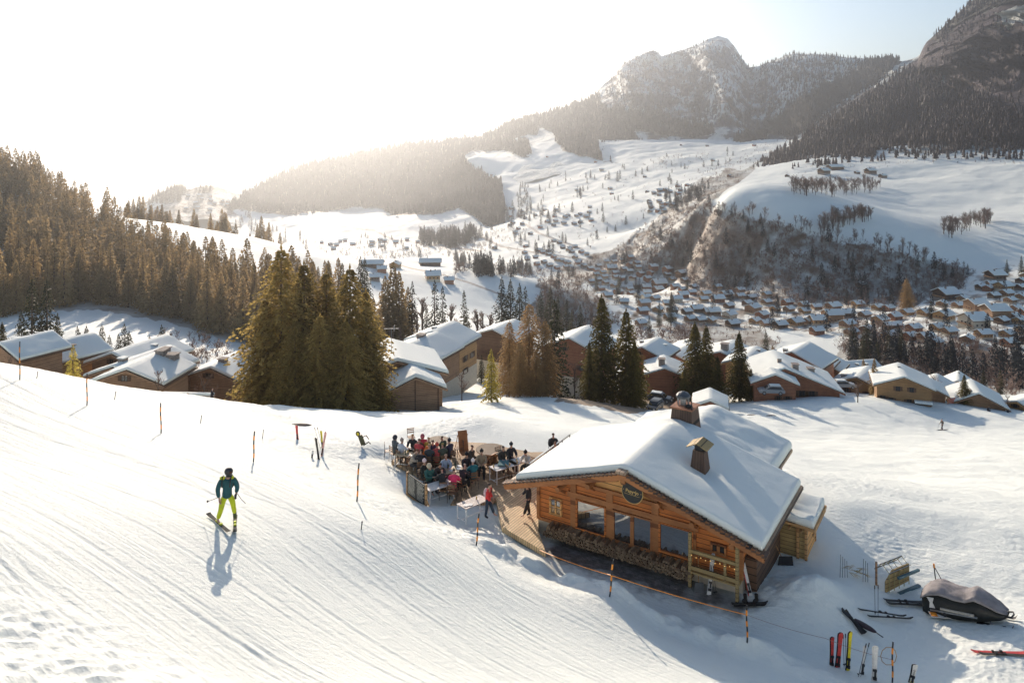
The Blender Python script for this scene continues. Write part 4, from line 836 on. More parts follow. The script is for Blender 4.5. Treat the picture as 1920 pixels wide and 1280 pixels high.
def window(par, cx, cz, w, h, y, face='f', frame=None, shut=True, glass=None, mat=W_DARK, xw=None):
    """face f: front gable (normal -y at y); r/l: side walls (x=xw, cx is along y)"""
    fm = MB(); pm = MB(); t = .07
    def bx(mb, a0, a1, z0, z1, d0, d1):
        if face == 'f': mb.box(a0, a1, y-d1, y-d0, z0, z1)
        elif face == 'r': mb.box(xw+d0, xw+d1, a0, a1, z0, z1)
        else: mb.box(xw-d1, xw-d0, a0, a1, z0, z1)
    bx(fm, cx-w/2-t, cx+w/2+t, cz+h/2, cz+h/2+t, -.02, .05); bx(fm, cx-w/2-t, cx+w/2+t, cz-h/2-t, cz-h/2, -.02, .09)
    bx(fm, cx-w/2-t, cx-w/2, cz-h/2, cz+h/2, -.02, .052); bx(fm, cx+w/2, cx+w/2+t, cz-h/2, cz+h/2, -.02, .052); bx(fm, cx-.02, cx+.02, cz-h/2, cz+h/2, -.01, .04)
    bx(pm, cx-w/2, cx+w/2, cz-h/2, cz+h/2, -.03, .015)
    f = fm.obj('window', frame or mat, par); pm.obj('pane', glass or GLASS2, f)
    if shut:
        s = MB(); bx(s, cx-w-t*1.2, cx-w/2-t*1.2, cz-h/2, cz+h/2, 0, .045); s.obj('shutter', mat, par); s = MB(); bx(s, cx+w/2+t*1.2, cx+w+t*1.2, cz-h/2, cz+h/2, 0, .045); s.obj('shutter', mat, par)
def chimney(par, x, y, zb, w, h, cap=True, mat=STONE):
    m = MB().box(x-w/2, x+w/2, y-w/2, y+w/2, zb, zb+h); c = m.obj('chimney', mat, par)
    if cap: MB().box(x-w*.62, x+w*.62, y-w*.62, y+w*.62, zb+h+.002, zb+h+.1).obj('cap', SNOWR if w < .9 else STONE, c)
def house(px, py, Y, yaw, W, L, label, mat=W_BROWN, pitch=18, oe=.8, og=.9, T=.25, hmin=2.4, wins=(), chim=(), xr=0., name='chalet', group='snow-roofed chalets behind the crest', base=True, H=None, sidewins=(), balc=None, x0=None, x1=None, T0=None):
    p = at(px, py, Y); k = math.tan(R(pitch)); ya = R(yaw)
    # p marks the snowy ridge end at the verge
    cx, cy = p.x+math.sin(ya)*og, p.y+math.cos(ya)*og
    gz = min(q for q in (drop(cx+dx, cy+dy) for dx in (-3, 3) for dy in (-1, 3)) if q is not None)
    topz = p.z-T*.9; rise = k*W/2
    if H is None: H = min(max(topz-gz-rise, hmin), 5.5)
    base_z = topz-rise-H; zr = H+rise
    o = thing(name, label, 'chalet' if name == 'chalet' else name.replace('_', ' '), (cx, cy, base_z), -ya, group)
    xa = -W/2 if x0 is None else x0; xb = W/2 if x1 is None else x1
    gable_wall(xa, xb, xr, zr, k, 0, L, -3.5).obj('wall', mat, o)
    if base: MB().box(xa-.03, xb+.03, -.03, L+.03, -3.6, .35).obj('plinth', STUCCO, o)
    roof_slab(xa-oe, xb+oe, xr, zr+.08, k, -og, L+og).obj('roof', W_DARK, o)
    link('roof_snow', snow_slab(xa-oe+.12, xb+oe-.12, xr, zr+.08, k, -og+.12, L+og-.1, T, 14, 10, int(abs(px)) % 97, .05), o)
    MB().bar((xr, -og-.02, zr-.06), (xa-oe, -og-.02, zr-.06-k*(xr-xa+oe)), .06, .22).bar((xr, -og-.02, zr-.06), (xb+oe, -og-.02, zr-.06-k*(xb+oe-xr)), .06, .22).obj('verge_board', mat, o)
    if not wins and H > 2.3 and W > 6.5: wins = [(-W*.24, H*.42, .8, .9), (W*.2, H*.42, .8, .9), (-.1*W, H+.25, .7, .6)]
    for wx, wz, ww, wh in wins: window(o, wx, wz, ww, wh, 0, mat=W_DARK)
    for f, wy, wz, ww, wh in sidewins: window(o, wy, wz, ww, wh, 0, face=f, xw=xb if f == 'r' else xa)
    for c in chim: chimney(o, c[0], c[1], zr-k*abs(c[0]-xr)-.3, c[2], c[3]+.3)
    if balc:
        z, d = balc; m = MB().box(xa+.2, xb-.2, -d, -.04, z, z+.12); b = m.obj('balcony', mat, o); r = MB()
        for q in np.arange(xa+.25, xb-.2, .22): r.box(q, q+.12, -d, -d+.04, z+.12, z+.9)
        r.box(xa+.2, xb-.2, -d-.01, -d+.06, z+.9, z+.98); r.obj('railing', W_DARK, b)
    return o
w2 = [(-1.6, 1.5, .8, 1.0), (1.6, 1.5, .8, 1.0)]
house(746, 674, 100, -15.5, 12.0, 9.0, 'large brown chalet with lit snow roof right of the golden spruce clump', W_BROWN, 18, wins=[(-.6, 4.0, .9, .6)], chim=[(-1.2, 5.5, .7, 1.0)], T=.4)
an = house(780, 704, 96, -15.5, 6.2, 4.2, 'low brown annex with a gable front before the large brown chalet', W_BROWN, 24, oe=.9, og=.7, T=.4, H=2.0, base=False); MB().box(-4.6, -3.1, .2, 3.4, -2, 1.0).obj('woodshed', W_DARK, an); [MB().box(a_-.07, a_+.07, -.06, -.005, -1.4, b_).obj('post', W_DARK, an) for a_, b_ in ((0, 3.2), (-2.9, 2.0), (2.9, 2.0))]
ae = thing('tv_aerial', 'tall thin television aerial above the large brown chalet\'s roof', 'aerial', at(734, 640, 104)); MB().tube([(0, 0, -1.2), (0, 0, 1.8)], .035, 6).obj('mast', METAL, ae); MB().bar((-1.0, 0, 1.7), (1.0, 0, 1.75), .05).bar((.35, 0, 1.4), (.35, 0, 2.1), .05).bar((.1, .2, 1.72), (.1, -.2, 1.72), .04).obj('antenna', WHITE, ae)
house(767, 646, 138, 23, 10.5, 8.5, 'teal-shaded snow roof of the lower half of the double chalet', W_BROWN, 20, chim=[(-.6, 4.5, 1.3, 1.1)], T=.4)
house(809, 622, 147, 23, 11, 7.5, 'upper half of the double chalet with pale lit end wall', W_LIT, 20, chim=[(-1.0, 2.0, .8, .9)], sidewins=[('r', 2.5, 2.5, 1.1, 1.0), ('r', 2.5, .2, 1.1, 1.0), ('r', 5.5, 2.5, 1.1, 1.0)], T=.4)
house(922, 618, 166, 28, 10, 9, 'dark brown chalet with an open gable left of the larches', W_DARK, 19, wins=w2, balc=(1.2, 1.1))
house(1066, 634, 152, 26, 12, 10, 'large teal snow roof seen between the larches and the spruce pair', W_RED, 22)
house(1203, 651, 160, 32, 8.6, 7.6, 'red-brown chalet with teal snow roof right of the spruce pair', W_RED, 20, chim=[(-2.2, 4.5, .7, .9), (2.4, 6, .8, .5)])
house(1246, 691, 149, 10, 6.6, 7.5, 'red chalet with a big stone chimney behind the parked cars', W_RED, 19, chim=[(-.5, 1.6, 1.2, 1.6)], wins=[(.2, 1.1, 1.0, .8)])
house(1262, 664, 172, 34, 9, 10, 'lit snow roof behind the stone chimney chalet', W_RED, 18)
house(1276, 648, 190, 34, 7, 7, 'small chalet roof tip behind the red chalets', W_RED, 20, chim=[(0, 3, .8, .7)])
house(1350, 660, 166, 30, 12, 10, 'chalet roof with a tall chimney behind the dark spruces', W_RED, 18, chim=[(.4, 1.5, 1.4, 1.7), (3.5, 4, .8, .7)])
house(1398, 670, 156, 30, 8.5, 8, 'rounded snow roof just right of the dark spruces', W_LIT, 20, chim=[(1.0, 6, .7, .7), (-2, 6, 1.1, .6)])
house(1472, 691, 143, 9, 19, 11, 'very wide red-brown chalet with a long shaded snow roof slope', W_RED, 21, oe=.8, wins=[(.8, 4.3, 1.0, .9), (3.2, 2.0, 1.0, 1.0), (4.9, 2.0, 1.0, 1.0), (-.6, 5.2, .8, .7), (8.6 if 0 else 6.9, .9, 1.5, .8)], chim=[(2.3, 1.8, 1.1, 1.3), (-.3, 3.2, .7, 1.1), (6.0, 6, 1.2, .9)], x0=-5, x1=9.8)
house(1454, 702, 139.5, 9, 7.2, 3.2, 'small red gabled wing in front of the very wide chalet', W_RED, 22, og=.5, T=.35, wins=[(.6, 1.3, .6, 1.0), (2.2, 1.3, .7, 1.0), (-1.3, -.6, 1.6, .9)])
house(1484, 660, 163, 40, 11, 9, 'big teal snow roof behind the very wide red chalet', W_RED, 22, chim=[(-2, 1, .8, 1.0)])
house(1519, 672, 178, 35, 8, 7, 'low snow roof behind the wide chalet, left of the ravine trees', W_RED, 20, chim=[(0, 4, .9, .7)])
house(1536, 676, 182, 35, 8.5, 7, 'snow roof with two vents behind the wide chalet\'s right end', W_BROWN, 22, chim=[(1, 3, .8, .5)])
house(1576, 678, 192, 78, 8, 8, 'teal snow roof with two little chimneys facing the camera', W_BROWN, 22, chim=[(1.6, 2.5, .7, .7), (1.8, 5, .7, .7)])
house(1561, 680, 190, 78, 4.5, 1.2, 'narrow snow roof left of the one with two little chimneys', W_DARK, 22, T=.3)
house(1606, 707, 158, 38, 9, 8, 'chalet with grey snow roof and lit gable between the wide and golden chalets', W_GOLDB, 20, chim=[(-3, 1, .9, .7)])
gc = house(1696, 707, 144, 20, 9.2, 8, 'golden brown chalet with snowy balcony awning on the open field', W_GOLDB, 21, wins=[(-1.0, 3.2, .7, .8), (1.3, 3.2, .7, .8), (-2.2, 1.0, .8, .7), (.9, 1.0, .8, .7), (-3.6, .9, .9, 1.4)], chim=[(-.2, 5.5, .5, .6)])
MB().box(1.8, 4.6, -1.0, -.06, .9, 1.0).obj('awning', W_DARK, gc); MB().box(1.7, 4.7, -1.05, -.04, 1.01, 1.5).obj('awning_snow', SNOWR, gc, bevel=.12)
house(1741, 724, 151, 20, 6, 6, 'lower snow roof stepping down right of the golden chalet', W_BROWN, 24)
house(1752, 720, 168, 32, 7, 7, 'grey snow roof behind the thin conifers at the right', W_BROWN, 24, chim=[(-.4, 3, .7, .5)])
house(1797, 714, 176, 30, 7, 7, 'snow roof tip left of the bushy spruce', W_BROWN, 32)
house(1836, 738, 150, 22, 9, 8, 'brown chalet with steep shaded roof right of the orange fence', W_BROWN, 26, chim=[(-1.5, 1.5, .9, .8)], wins=[(-2, 1.2, .8, .8)])
house(1906, 752, 152, 60, 7, 8, 'low snow roof at the right picture edge', W_LIT, 20)
sh = house(1332, 750, 126, 14, 5.2, 5.4, 'small shed half buried in snow behind the chalet roof', W_RED, 22, oe=.45, og=.35, T=.42, H=.9, name='shed', group=None)
house(-4, 644, 92, 26, 6.2, 5, 'snow roof at the left picture edge beside the first marker pole', W_BROWN, 22, chim=[(-1.0, 2, .8, .5)])
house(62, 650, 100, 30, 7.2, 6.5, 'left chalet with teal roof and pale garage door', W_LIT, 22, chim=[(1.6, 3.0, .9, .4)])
house(208, 662, 99, 18, 8, 8, 'rearmost chalet of the left cluster', W_BROWN, 20, chim=[(1.5, 5.0, .6, .5)])
house(210, 687, 92, 17, 7.6, 8, 'middle chalet of the left cluster with a small chimney', W_BROWN, 19, chim=[(-.2, 1.0, .8, .8), (.8, 7, .9, .7)])
house(236, 692, 86, 6, 7.4, 5.6, 'front chalet of the left cluster with twin stone chimneys', W_BROWN, 20, chim=[(.6, 5.2, 1.0, .9), (1.9, 5.4, 1.1, .9)])
house(393, 689, 98, 12, 7.6, 7, 'chalet behind the bare trees left of the golden spruces', W_BROWN, 20, chim=[(.3, 1.6, .9, .8), (.8, 6, 1.0, .9)])
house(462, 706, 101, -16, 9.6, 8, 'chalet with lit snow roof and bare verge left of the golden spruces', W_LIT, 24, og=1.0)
# ------------------------------------------------------------------ village houses (few prototypes, copied)
VH = {}
def proto(key, mat, base, W=10, L=9.5, H=4.4, pitch=26, chims=2, flat=False):
    k = math.tan(R(pitch)); zr = H+k*W/2; parts = []
    parts.append(('wall', gable_wall(-W/2, W/2, 0, zr, k, 0, L, .0 if base else -3).mesh('wall', mat)))
    if base: parts.append(('plinth', MB().box(-W/2-.05, W/2+.05, -.05, L+.05, -3, 1.3).mesh('plinth', base)))
    parts.append(('roof', roof_slab(-W/2-1, W/2+1, 0, zr+.1, k, -1.1, L+1.1, .2).mesh('roof', W_DARK)))
    parts.append(('roof_snow', roof_slab(-W/2-.85, W/2+.85, 0, zr+.6, k, -.95, L+.95, .49).mesh('roof_snow', SNOWR)))
    for i in range(chims): x = 1.4-2.2*i; parts.append(('chimney', MB().box(x-.4, x+.4, 2.5+3.5*i, 3.3+3.5*i, zr-1, zr+1.1).mesh('chimney', STONE)))
    parts.append(('balcony', MB().box(-W/2+.3, W/2-.3, -1.0, -.05, 1.9, 2.0).box(-W/2+.3, W/2-.3, -1.0, -.93, 2.0, 2.8).mesh('balcony', W_BROWN)))
    for x in (-2.4, 0, 2.4): parts.append(('window', MB().box(x-.5, x+.5, -.04, .1, 2.4, 3.3).mesh('window', GLASS2)))
    for y in (2.2, 5, 7.8): parts.append(('window', MB().box(W/2-.1, W/2+.04, y-.5, y+.5, 1.9, 2.8).mesh('window', GLASS2)))
    VH[key] = (parts, W, L, H, zr)
proto('brown', W_BROWN, STUCCO); proto('dark', W_DARK, STONE); proto('red', W_RED, None, chims=1); proto('gold', W_LIT, STUCCO); proto('cream', STUCCO, None, 10.5, 10, 5.0); proto('tall', W_BROWN, STUCCO, 12, 12, 6.8, 24)
proto('barn', W_DARK, None, 9, 16, 3.6, 24, 0)
DESC = dict(brown='brown pale-based chalet', dark='dark weathered chalet', red='red-brown chalet', gold='golden wood chalet', cream='cream walled house', tall='tall balconied chalet', barn='long dark barn')
vrng = random.Random(11)
def vhouse(px, py, wpx, key, yaw, label, group, which='v', Ymax=None):
    """px,py: centre of the snow roof as seen; wpx: its width in the photograph"""
    parts, W, L, H, zr = VH[key]; a = R(yaw); span = (L+2)*abs(math.sin(a))+(W+1.7)*abs(math.cos(a))
    # the ground hit is looked up below the roof centre
    h = hit(px, py+3, which)
    if h is None: return None
    for _ in range(4):
        s = wpx*h.y/F_PX/span; s = min(max(s, .55), 1.9)
        h2 = hit(px, py+(H+.8)*s/h.y*F_PX, which)
        if h2 is None: break
        h = h2
    s = min(max(wpx*h.y/F_PX/span, .55), 1.9)
    o = thing('chalet' if key != 'barn' else 'barn', label, 'chalet' if key != 'barn' else 'barn', (h.x-math.sin(a)*L/2*s, h.y-math.cos(a)*L/2*s, h.z+.1), -a, group); o.scale = (s, s, s)
    big = wpx > 15
    for nm, me in parts:
        if not big and nm in ('window', 'balcony') : continue
        if nm == 'roof' and wpx < 9: continue
        link(nm, me, o)
    return o
V1 = """1147 499 21 brown;1154 509 16 red;1170 502 14 brown;1181 506 12 dark;1201 510 18 red;1214 519 18 red;1236 527 32 red;1194 532 14 dark;1212 535 18 red;1234 539 24 red;1135 527 17 brown;1159 544 22 red;1183 547 11 red;1199 551 17 cream;1212 554 13 cream;1208 564 21 tall;1229 556 16 brown;1266 534 20 red;1280 540 13 red;1301 535 14 dark;1281 549 22 red;1270 557 20 cream;1251 565 12 brown;1260 578 18 dark;1307 575 25 dark;1331 580 24 dark;1202 602 22 brown;1182 480 14 red;1225 497 20 red;1252 501 24 red;1281 508 34 barn;1107 501 14 red;1119 504 12 red;1109 525 12 brown;1118 512 14 brown;1362 548 28 brown;1346 556 26 red;1388 552 17 brown;1411 554 32 barn;1401 565 15 dark;1437 563 22 brown;1412 573 36 tall;1429 586 30 red;1416 598 28 gold;1436 602 12 brown;1479 576 25 brown;1492 599 35 gold;1515 598 14 brown;1368 586 32 cream;1338 580 27 dark;1310 576 22 dark;1531 572 18 brown;1562 570 32 brown;1560 585 38 tall;1589 603 34 brown;1650 595 36 gold;1674 606 36 barn;1701 582 26 gold;1735 582 32 gold;1770 586 44 gold;1826 593 52 cream;1774 545 46 dark;1805 556 26 brown;1830 565 40 tall;1866 576 44 tall;1882 532 34 gold;1866 511 34 dark;1887 546 28 brown;1737 627 32 brown;1753 637 28 brown;1614 531 22 dark;1901 590 32 brown;1914 523 22 dark;1912 597 28 gold;1449 661 32 gold"""
rows = [r.split() for r in V1.split(';')]; band = {}
ORD = ['first', 'second', 'third', 'fourth', 'fifth', 'sixth', 'seventh', 'eighth', 'ninth', 'tenth', 'eleventh', 'twelfth', 'thirteenth', 'fourteenth', 'fifteenth', 'sixteenth', 'seventeenth', 'eighteenth']
BN = [(0, 505, 'the uppermost row'), (505, 520, 'the second row'), (520, 537, 'the third row'), (537, 552, 'the fourth row'), (552, 567, 'the fifth row'), (567, 582, 'the sixth row'), (582, 597, 'the seventh row'), (597, 999, 'the lowest row')]
for r in rows:
    y = float(r[1]); b = [q for q in BN if q[0] <= y < q[1]][0]; band.setdefault(b[2], []).append(r)
for bn, rs in band.items():
    rs.sort(key=lambda r: float(r[0]))
    for i, r in enumerate(rs):
        vhouse(float(r[0]), float(r[1]), float(r[2]), r[3], vrng.uniform(52, 88), f'{DESC[r[3]]}, {ORD[i]} from the left in {bn} of village roofs', 'snow-roofed chalets of the valley village')
vp = [(1100, 492), (1180, 484), (1300, 528), (1440, 548), (1720, 578), (1760, 560), (1930, 500), (1930, 640), (1760, 630), (1560, 622), (1440, 606), (1290, 606), (1230, 590), (1130, 548)]; placed = [(float(r[0]), float(r[1]), float(r[2])) for r in rows]; add = 0
for _ in range(4000):
    x, y = vrng.uniform(1095, 1930), vrng.uniform(484, 640)
    if not inpoly(np.array([x]), np.array([y]), vp)[0]: continue
    wv = vrng.uniform(.8, 1.1)*np.interp(y, [490, 530, 560, 600, 640], [12, 16, 22, 28, 32])
    if any(abs(x-q[0]) < (wv+q[2])*.40 and abs(y-q[1]) < (wv+q[2])*.26 for q in placed): continue
    placed.append((x, y, wv)); add += 1
    vhouse(x, y, wv, vrng.choice(['brown', 'dark', 'red', 'gold', 'brown']), vrng.choice([vrng.uniform(35, 95), vrng.uniform(60, 82)]), 'snow-roofed chalet squeezed between its neighbours in the crowded valley village', 'crowded chalets of the valley village')
    if add >= 78: break
V2 = """989 481 10;1004 480 9;974 490 10;1038 479 12;1051 486 12;1065 490 14;1072 470 12;1069 463 9;1039 450 10;1049 453 8;1013 467 10;1013 424 10;1026 413 9;1038 420 8;1040 404 10;979 418 9;956 420 9;972 427 8;966 435 9;1004 402 9;1065 402 10;1081 403 10;1099 404 12;927 463 9;1081 355 8;1128 317 9;1144 352 10;1117 302 8;922 327 7;1026 293 6;1272 361 12;1217 375 11;1221 387 11;1219 394 12;1241 387 10;1262 382 16;1337 300 8;1209 330 8;1367 328 10;1476 328 7;1147 362 9;1277 271 6;1326 272 7;1336 299 8;1414 271 8;1083 490 10;1095 496 9;1078 480 9;1020 489 9;1030 495 8"""
for i, r in enumerate(V2.split(';')):
    x, y, wv = map(float, r.split())
    where = 'the snow slope under the peak' if y < 340 else ('the hillside hamlet above the cliff\'s left flank' if x > 1190 else ('the upper hazy hamlet' if y < 440 else 'the lower hazy hamlet'))
    n = sum(1 for q in V2.split(';')[:i] if ('the snow slope under the peak' if float(q.split()[1]) < 340 else ('the hillside hamlet above the cliff\'s left flank' if float(q.split()[0]) > 1190 else ('the upper hazy hamlet' if float(q.split()[1]) < 440 else 'the lower hazy hamlet'))) == where)
    vhouse(x, y, wv, vrng.choice(['red', 'dark', 'brown']), vrng.uniform(30, 80), f'tiny chalet in {where}', 'tiny far chalets', 'vm')
hz_polys = (([(955, 385), (1110, 385), (1110, 412), (1060, 430), (960, 440)], 20, 'a hamlet on the hazy slope above the valley'), ([(965, 455), (1095, 460), (1110, 500), (1000, 500)], 20, 'the valley hamlet left of the village'), ([(1200, 350), (1290, 345), (1285, 385), (1215, 400)], 16, 'the hillside hamlet above the gorge'), ([(330, 358), (420, 360), (450, 395), (350, 395)], 14, 'the hazy village on the far left hill'), ([(600, 450), (780, 440), (800, 465), (620, 470)], 9, 'the hazy valley floor hamlet'))
for poly, n, where in hz_polys:
    k = 0
    for _ in range(900):
        x, y = vrng.uniform(min(q[0] for q in poly), max(q[0] for q in poly)), vrng.uniform(min(q[1] for q in poly), max(q[1] for q in poly))
        if not inpoly(np.array([x]), np.array([y]), poly)[0] or any(abs(x-q[0]) < 8 and abs(y-q[1]) < 5 for q in placed): continue
        placed.append((x, y, 9)); vhouse(x, y, vrng.uniform(8, 12), vrng.choice(['red', 'dark', 'brown']), vrng.uniform(40, 85), 'tiny snow-roofed chalet in '+where, 'tiny chalets of '+where, 'vm'); k += 1
        if k >= n: break
for x, y, wv, k, yw, lb in ((1545, 318, 24, 'dark', 70, 'dark barn with snow roof, left one of the farm on the snowy shelf'), (1566, 311, 34, 'barn', 75, 'large barn, rearmost of the farm on the snowy shelf'), (1632, 318, 22, 'dark', 75, 'chalet with a chimney right of the farm on the snowy shelf'), (1655, 328, 16, 'dark', 70, 'small barn below the chalet on the snowy shelf'), (1607, 322, 11, 'dark', 75, 'low hut between the farm and the chalet on the shelf'),
                            (699, 491, 44, 'barn', 86, 'long low farm building on the hazy field crest, left'), (741, 493, 24, 'gold', 10, 'hazy gabled farmhouse in the middle of the field crest'), (807, 488, 44, 'barn', 86, 'large barn on the hazy field crest, right'), (812, 512, 34, 'gold', 80, 'farmhouse standing in the sunny field below the crest'), (703, 516, 24, 'dark', 80, 'dark barn behind the trees on the sunny field'), (716, 501, 13, 'red', 80, 'small shed before the hazy farm'), (842, 522, 14, 'red', 80, 'small low shed right of the field farmhouse'),
                            (697, 452, 11, 'red', 80, 'hazy house in the left valley hamlet, third from its right'), (661, 456, 13, 'red', 70, 'hazy house left of centre in the left valley hamlet'), (721, 450, 11, 'red', 60, 'hazy house in the left valley hamlet, second from its right'), (742, 452, 13, 'red', 80, 'low hazy house near the right of the left valley hamlet'), (763, 447, 10, 'red', 80, 'rightmost hazy house of the left valley hamlet'), (631, 457, 12, 'red', 80, 'hazy house at the left of the left valley hamlet'), (603, 453, 10, 'red', 70, 'leftmost hazy house of the left valley hamlet')):
    vhouse(x, y, wv, k, yw, lb, None, 'v')
# ------------------------------------------------------------------ the restaurant chalet (local x = along front, y = backwards)
CRZ = math.atan2(CS.y, CS.x)
def plane_pt(px, py, yl=0.0):
    """pixel -> (x,z) on the chalet's front wall plane shifted by yl"""
    d = Vector(ray(px, py)); nrm = CT; p0 = CO+CT*yl; k = p0.dot(nrm)/d.dot(nrm); q = d*k
    return (q-CO).dot(CS), q.z-BASE
ch = thing('restaurant_chalet', 'wooden mountain restaurant with thick snow roof, big windows and round sign', 'chalet', (CO.x, CO.y, BASE), CRZ)
RK = .31; RX = 4.9; RZ = 4.05
gable_wall(0, 9.9, RX, RZ-.16, RK, 0, 5.2, .5, .05).obj('wall', W_ORANGE, ch)
MB().box(.02, 9.88, .03, 5.15, -.6, .52).obj('plinth', STUCCO, ch)
# gable lining (paler boards) between the beams
g1 = MB(); g1.poly([(1.2, -.03, 2.72), (8.6, -.03, 2.72), (RX+.1, -.03, 3.83), (RX-.1, -.03, 3.83)], [(0, 1, 2, 3)]); 
g1.poly([(1.2, -.001, 2.72), (8.6, -.001, 2.72), (RX+.1, -.001, 3.83), (RX-.1, -.001, 3.83)], [(3, 2, 1, 0)]); g1.poly([(1.2, -.03, 2.72), (8.6, -.03, 2.72), (8.6, -.001, 2.72), (1.2, -.001, 2.72)], [(3, 2, 1, 0)]); g1.obj('gable_boards', W_PALE, ch)
roof_slab(-1.3, 11.0, RX, RZ, RK, -.9, 6.4, .14).obj('roof', SHINGLE, ch)
v = MB()
for dy, dz, w_, h_ in ((-.96, -.10, .08, .24), (-1.02, .02, .09, .12), (-.88, -.24, .07, .12)):
    v.bar((RX, dy, RZ+dz), (-1.32, dy, RZ+dz-RK*(RX+1.32)), w_, h_); v.bar((RX, dy, RZ+dz), (11.02, dy, RZ+dz-RK*(11.02-RX)), w_, h_)
v.obj('verge_board', W_BEAM, ch)
v = MB()
for i in range(30):
    for sgn in (-1, 1):
        x = RX+sgn*(.12+i*.208); z = RZ+.035-RK*abs(x-RX); v.box(x-.1, x+.1, -1.13, -.6, z-.02, z+.03+.008*(i % 3))
v.obj('edge_shingles', W_DARK, ch)
MB().box(RX-.25, RX+.2, -1.16, -.3, RZ+.03, RZ+.14).obj('ridge_cap', SHINGLE, ch)
link('roof_snow', snow_slab(-.75, 10.9, RX, RZ+.02, RK, -.78, 6.25, .27, 60, 48, 3, .015, .05, .3, [(7.2, 2.6, 1.0, .26), (6.4, 3.1, .7, .08), (5.0, 6.0, .6, .15)]), ch)
# shingles showing along the left eave
v = MB()
for j in range(28):
    for i in range(3):
        x = -1.28+i*.22; y = -.85+j*.255; z = RZ-RK*(RX-x)+.012+.004*((i*7+j*3) % 4); v.poly([(x, y, z), (x+.25, y, z+.078), (x+.25, y+.235, z+.078), (x, y+.235, z), (x, y, z-.02), (x, y+.235, z-.02)], [(0, 1, 2, 3), (4, 0, 3, 5)])
v.obj('eave_shingles', SHINGLE, ch)
# structure of the front wall
xl = lambda px, py=1000, yl=0: plane_pt(px, py, yl)[0]
def zavg(a, b): return (plane_pt(*a)[1]+plane_pt(*b)[1])/2
for x in (.0, 9.78): MB().box(x, x+.16, -.09, .0-.002, .45, 2.35).obj('post', W_BEAM, ch)
for a, b in ((1071, 1081), (1138, 1150), (1223, 1236), (1299, 1306)): MB().box(xl(a), xl(b), -.085, -.002, .5, 2.62).obj('post', W_BEAM, ch)
b2 = MB(); zt = zavg((1083, 934), (1298, 992)); b2.box(xl(1066), xl(1310), -.11, -.004, zt+.02, zt+.26).box(.1, 9.8, -.1, -.002, .42, .56)
b2.bar((.3, -.13, 2.28), (RX-.6, -.13, 3.32), .09, .12).bar((RX+.2, -.12, 3.1), (9.4, -.12, 2.1), .09, .13).bar((1.6, -.14, 2.72), (8.7, -.14, 2.66), .08, .14); b2.obj('beam', W_BEAM, ch)
for px, py in ((1050, 914), (1106, 909), (1172, 900), (1236, 944), (1300, 980), (1375, 1020)):
    x, z = plane_pt(px, py, -.45); MB().tube([(x, -.72, z), (x, 0.05, z)], .12, 10).bar((x, -.5, z-.08), (x, -.02, z-.4), .09, .09).obj('purlin', W_BEAM, ch)
def rect_px(p, name, frame=True, mull=1, glass=GLASS, y=-.0, bars=False, fr=W_ORANGE):
    (a, b, c, d) = p   # left px,right px,(top mid y),(bottom mid y)
    x0, x1 = xl(a, (c+d)/2), xl(b, (c+d)/2); mx = (a+b)/2; z1 = plane_pt(mx, c)[1]; z0 = plane_pt(mx, d)[1]
    f = MB(); t = .075
    f.box(x0-t, x1+t, -.12, -.001, z1, z1+t).box(x0-t, x1+t, -.15, -.001, z0-t, z0).box(x0-t, x0, -.121, -.001, z0, z1).box(x1, x1+t, -.121, -.001, z0, z1)
    for i in range(1, mull): x = x0+(x1-x0)*i/mull; f.box(x-.03, x+.03, -.11, -.004, z0, z1)
    if bars: z = (z0+z1)/2; f.box(x0, x1, -.109, -.006, z-.02, z+.02)
    o = f.obj(name, fr, ch); MB().box(x0, x1, -.06, -.003, z0, z1).obj('pane', glass, o); return o
rect_px((1084, 1135, 944, 993), 'window'); rect_px((1239.5, 1298, 988, 1038), 'window')
rect_px((1153, 1183.5, 961.5, 1016), 'glass_door', fr=W_BEAM); rect_px((1189.5, 1221, 971, 1025.5), 'glass_door', fr=W_BEAM)
rect_px((1034.5, 1052, 935.5, 961), 'window', mull=2, bars=True, fr=W_PALE)
rect_px((1337, 1347.5, 1019, 1031), 'window', glass=GLASS2, fr=W_BEAM); rect_px((1349, 1359.5, 1022, 1035), 'window', glass=GLASS2, fr=W_BEAM)
x0, z0 = plane_pt(1031, 934); x1, z1 = plane_pt(1056, 938); v = MB(); 
for i in range(6): a, b = i/6, (i+1)/6; v.bar((x0+(x1-x0)*a, -.13, z0+.02+.07*math.sin(a*3.14)), (x0+(x1-x0)*b, -.13, z0+.02+.07*math.sin(b*3.14)), .05, .05)
v.obj('window_hood', W_BEAM, ch)
# balustrade and light string at the right end
v = MB(); xa, xb = xl(1300, 1060), 9.9; v.box(xa, xb, -.62, -.52, 1.25, 1.40).box(xa, xa+.12, -.65, -.5, -.2, 2.1).box(xb-.12, xb, -.65, -.5, -.2, 2.1).box(xa, xb, -.60, -.54, .55, .72).box(xa, xb, -.60, -.05, .40, .46); v.box(xa+1.5, xa+1.6, -.6, -.52, .5, 1.3)
v.obj('balustrade', W_GREEN, ch)
bulbm, n_, l_, b_, o_ = newmat('warm_bulb'); b_.inputs['Emission Color'].default_value = (1, .6, .15, 1); b_.inputs['Emission Strength'].default_value = .5; b_.inputs['Base Color'].default_value = (1, .7, .3, 1)
v = MB(); ls = []
for i in range(10):
    x = xa+.15+i*(xb-xa-.3)/9; z = 1.22-.05*(i % 2); v.tube([(x, -.66, z+.02), (x+(xb-xa-.3)/9 if i < 9 else x+.01, -.66, 1.22-.05*((i+1) % 2)+.02)], .008, 4)
    ls.append((x, z))
ls_o = v.obj('light_string', BLACK, ch)
for x, z in ls: MB().ball((x, -.66, z-.02), .022, 6, 4).obj('bulb', bulbm, ls_o)
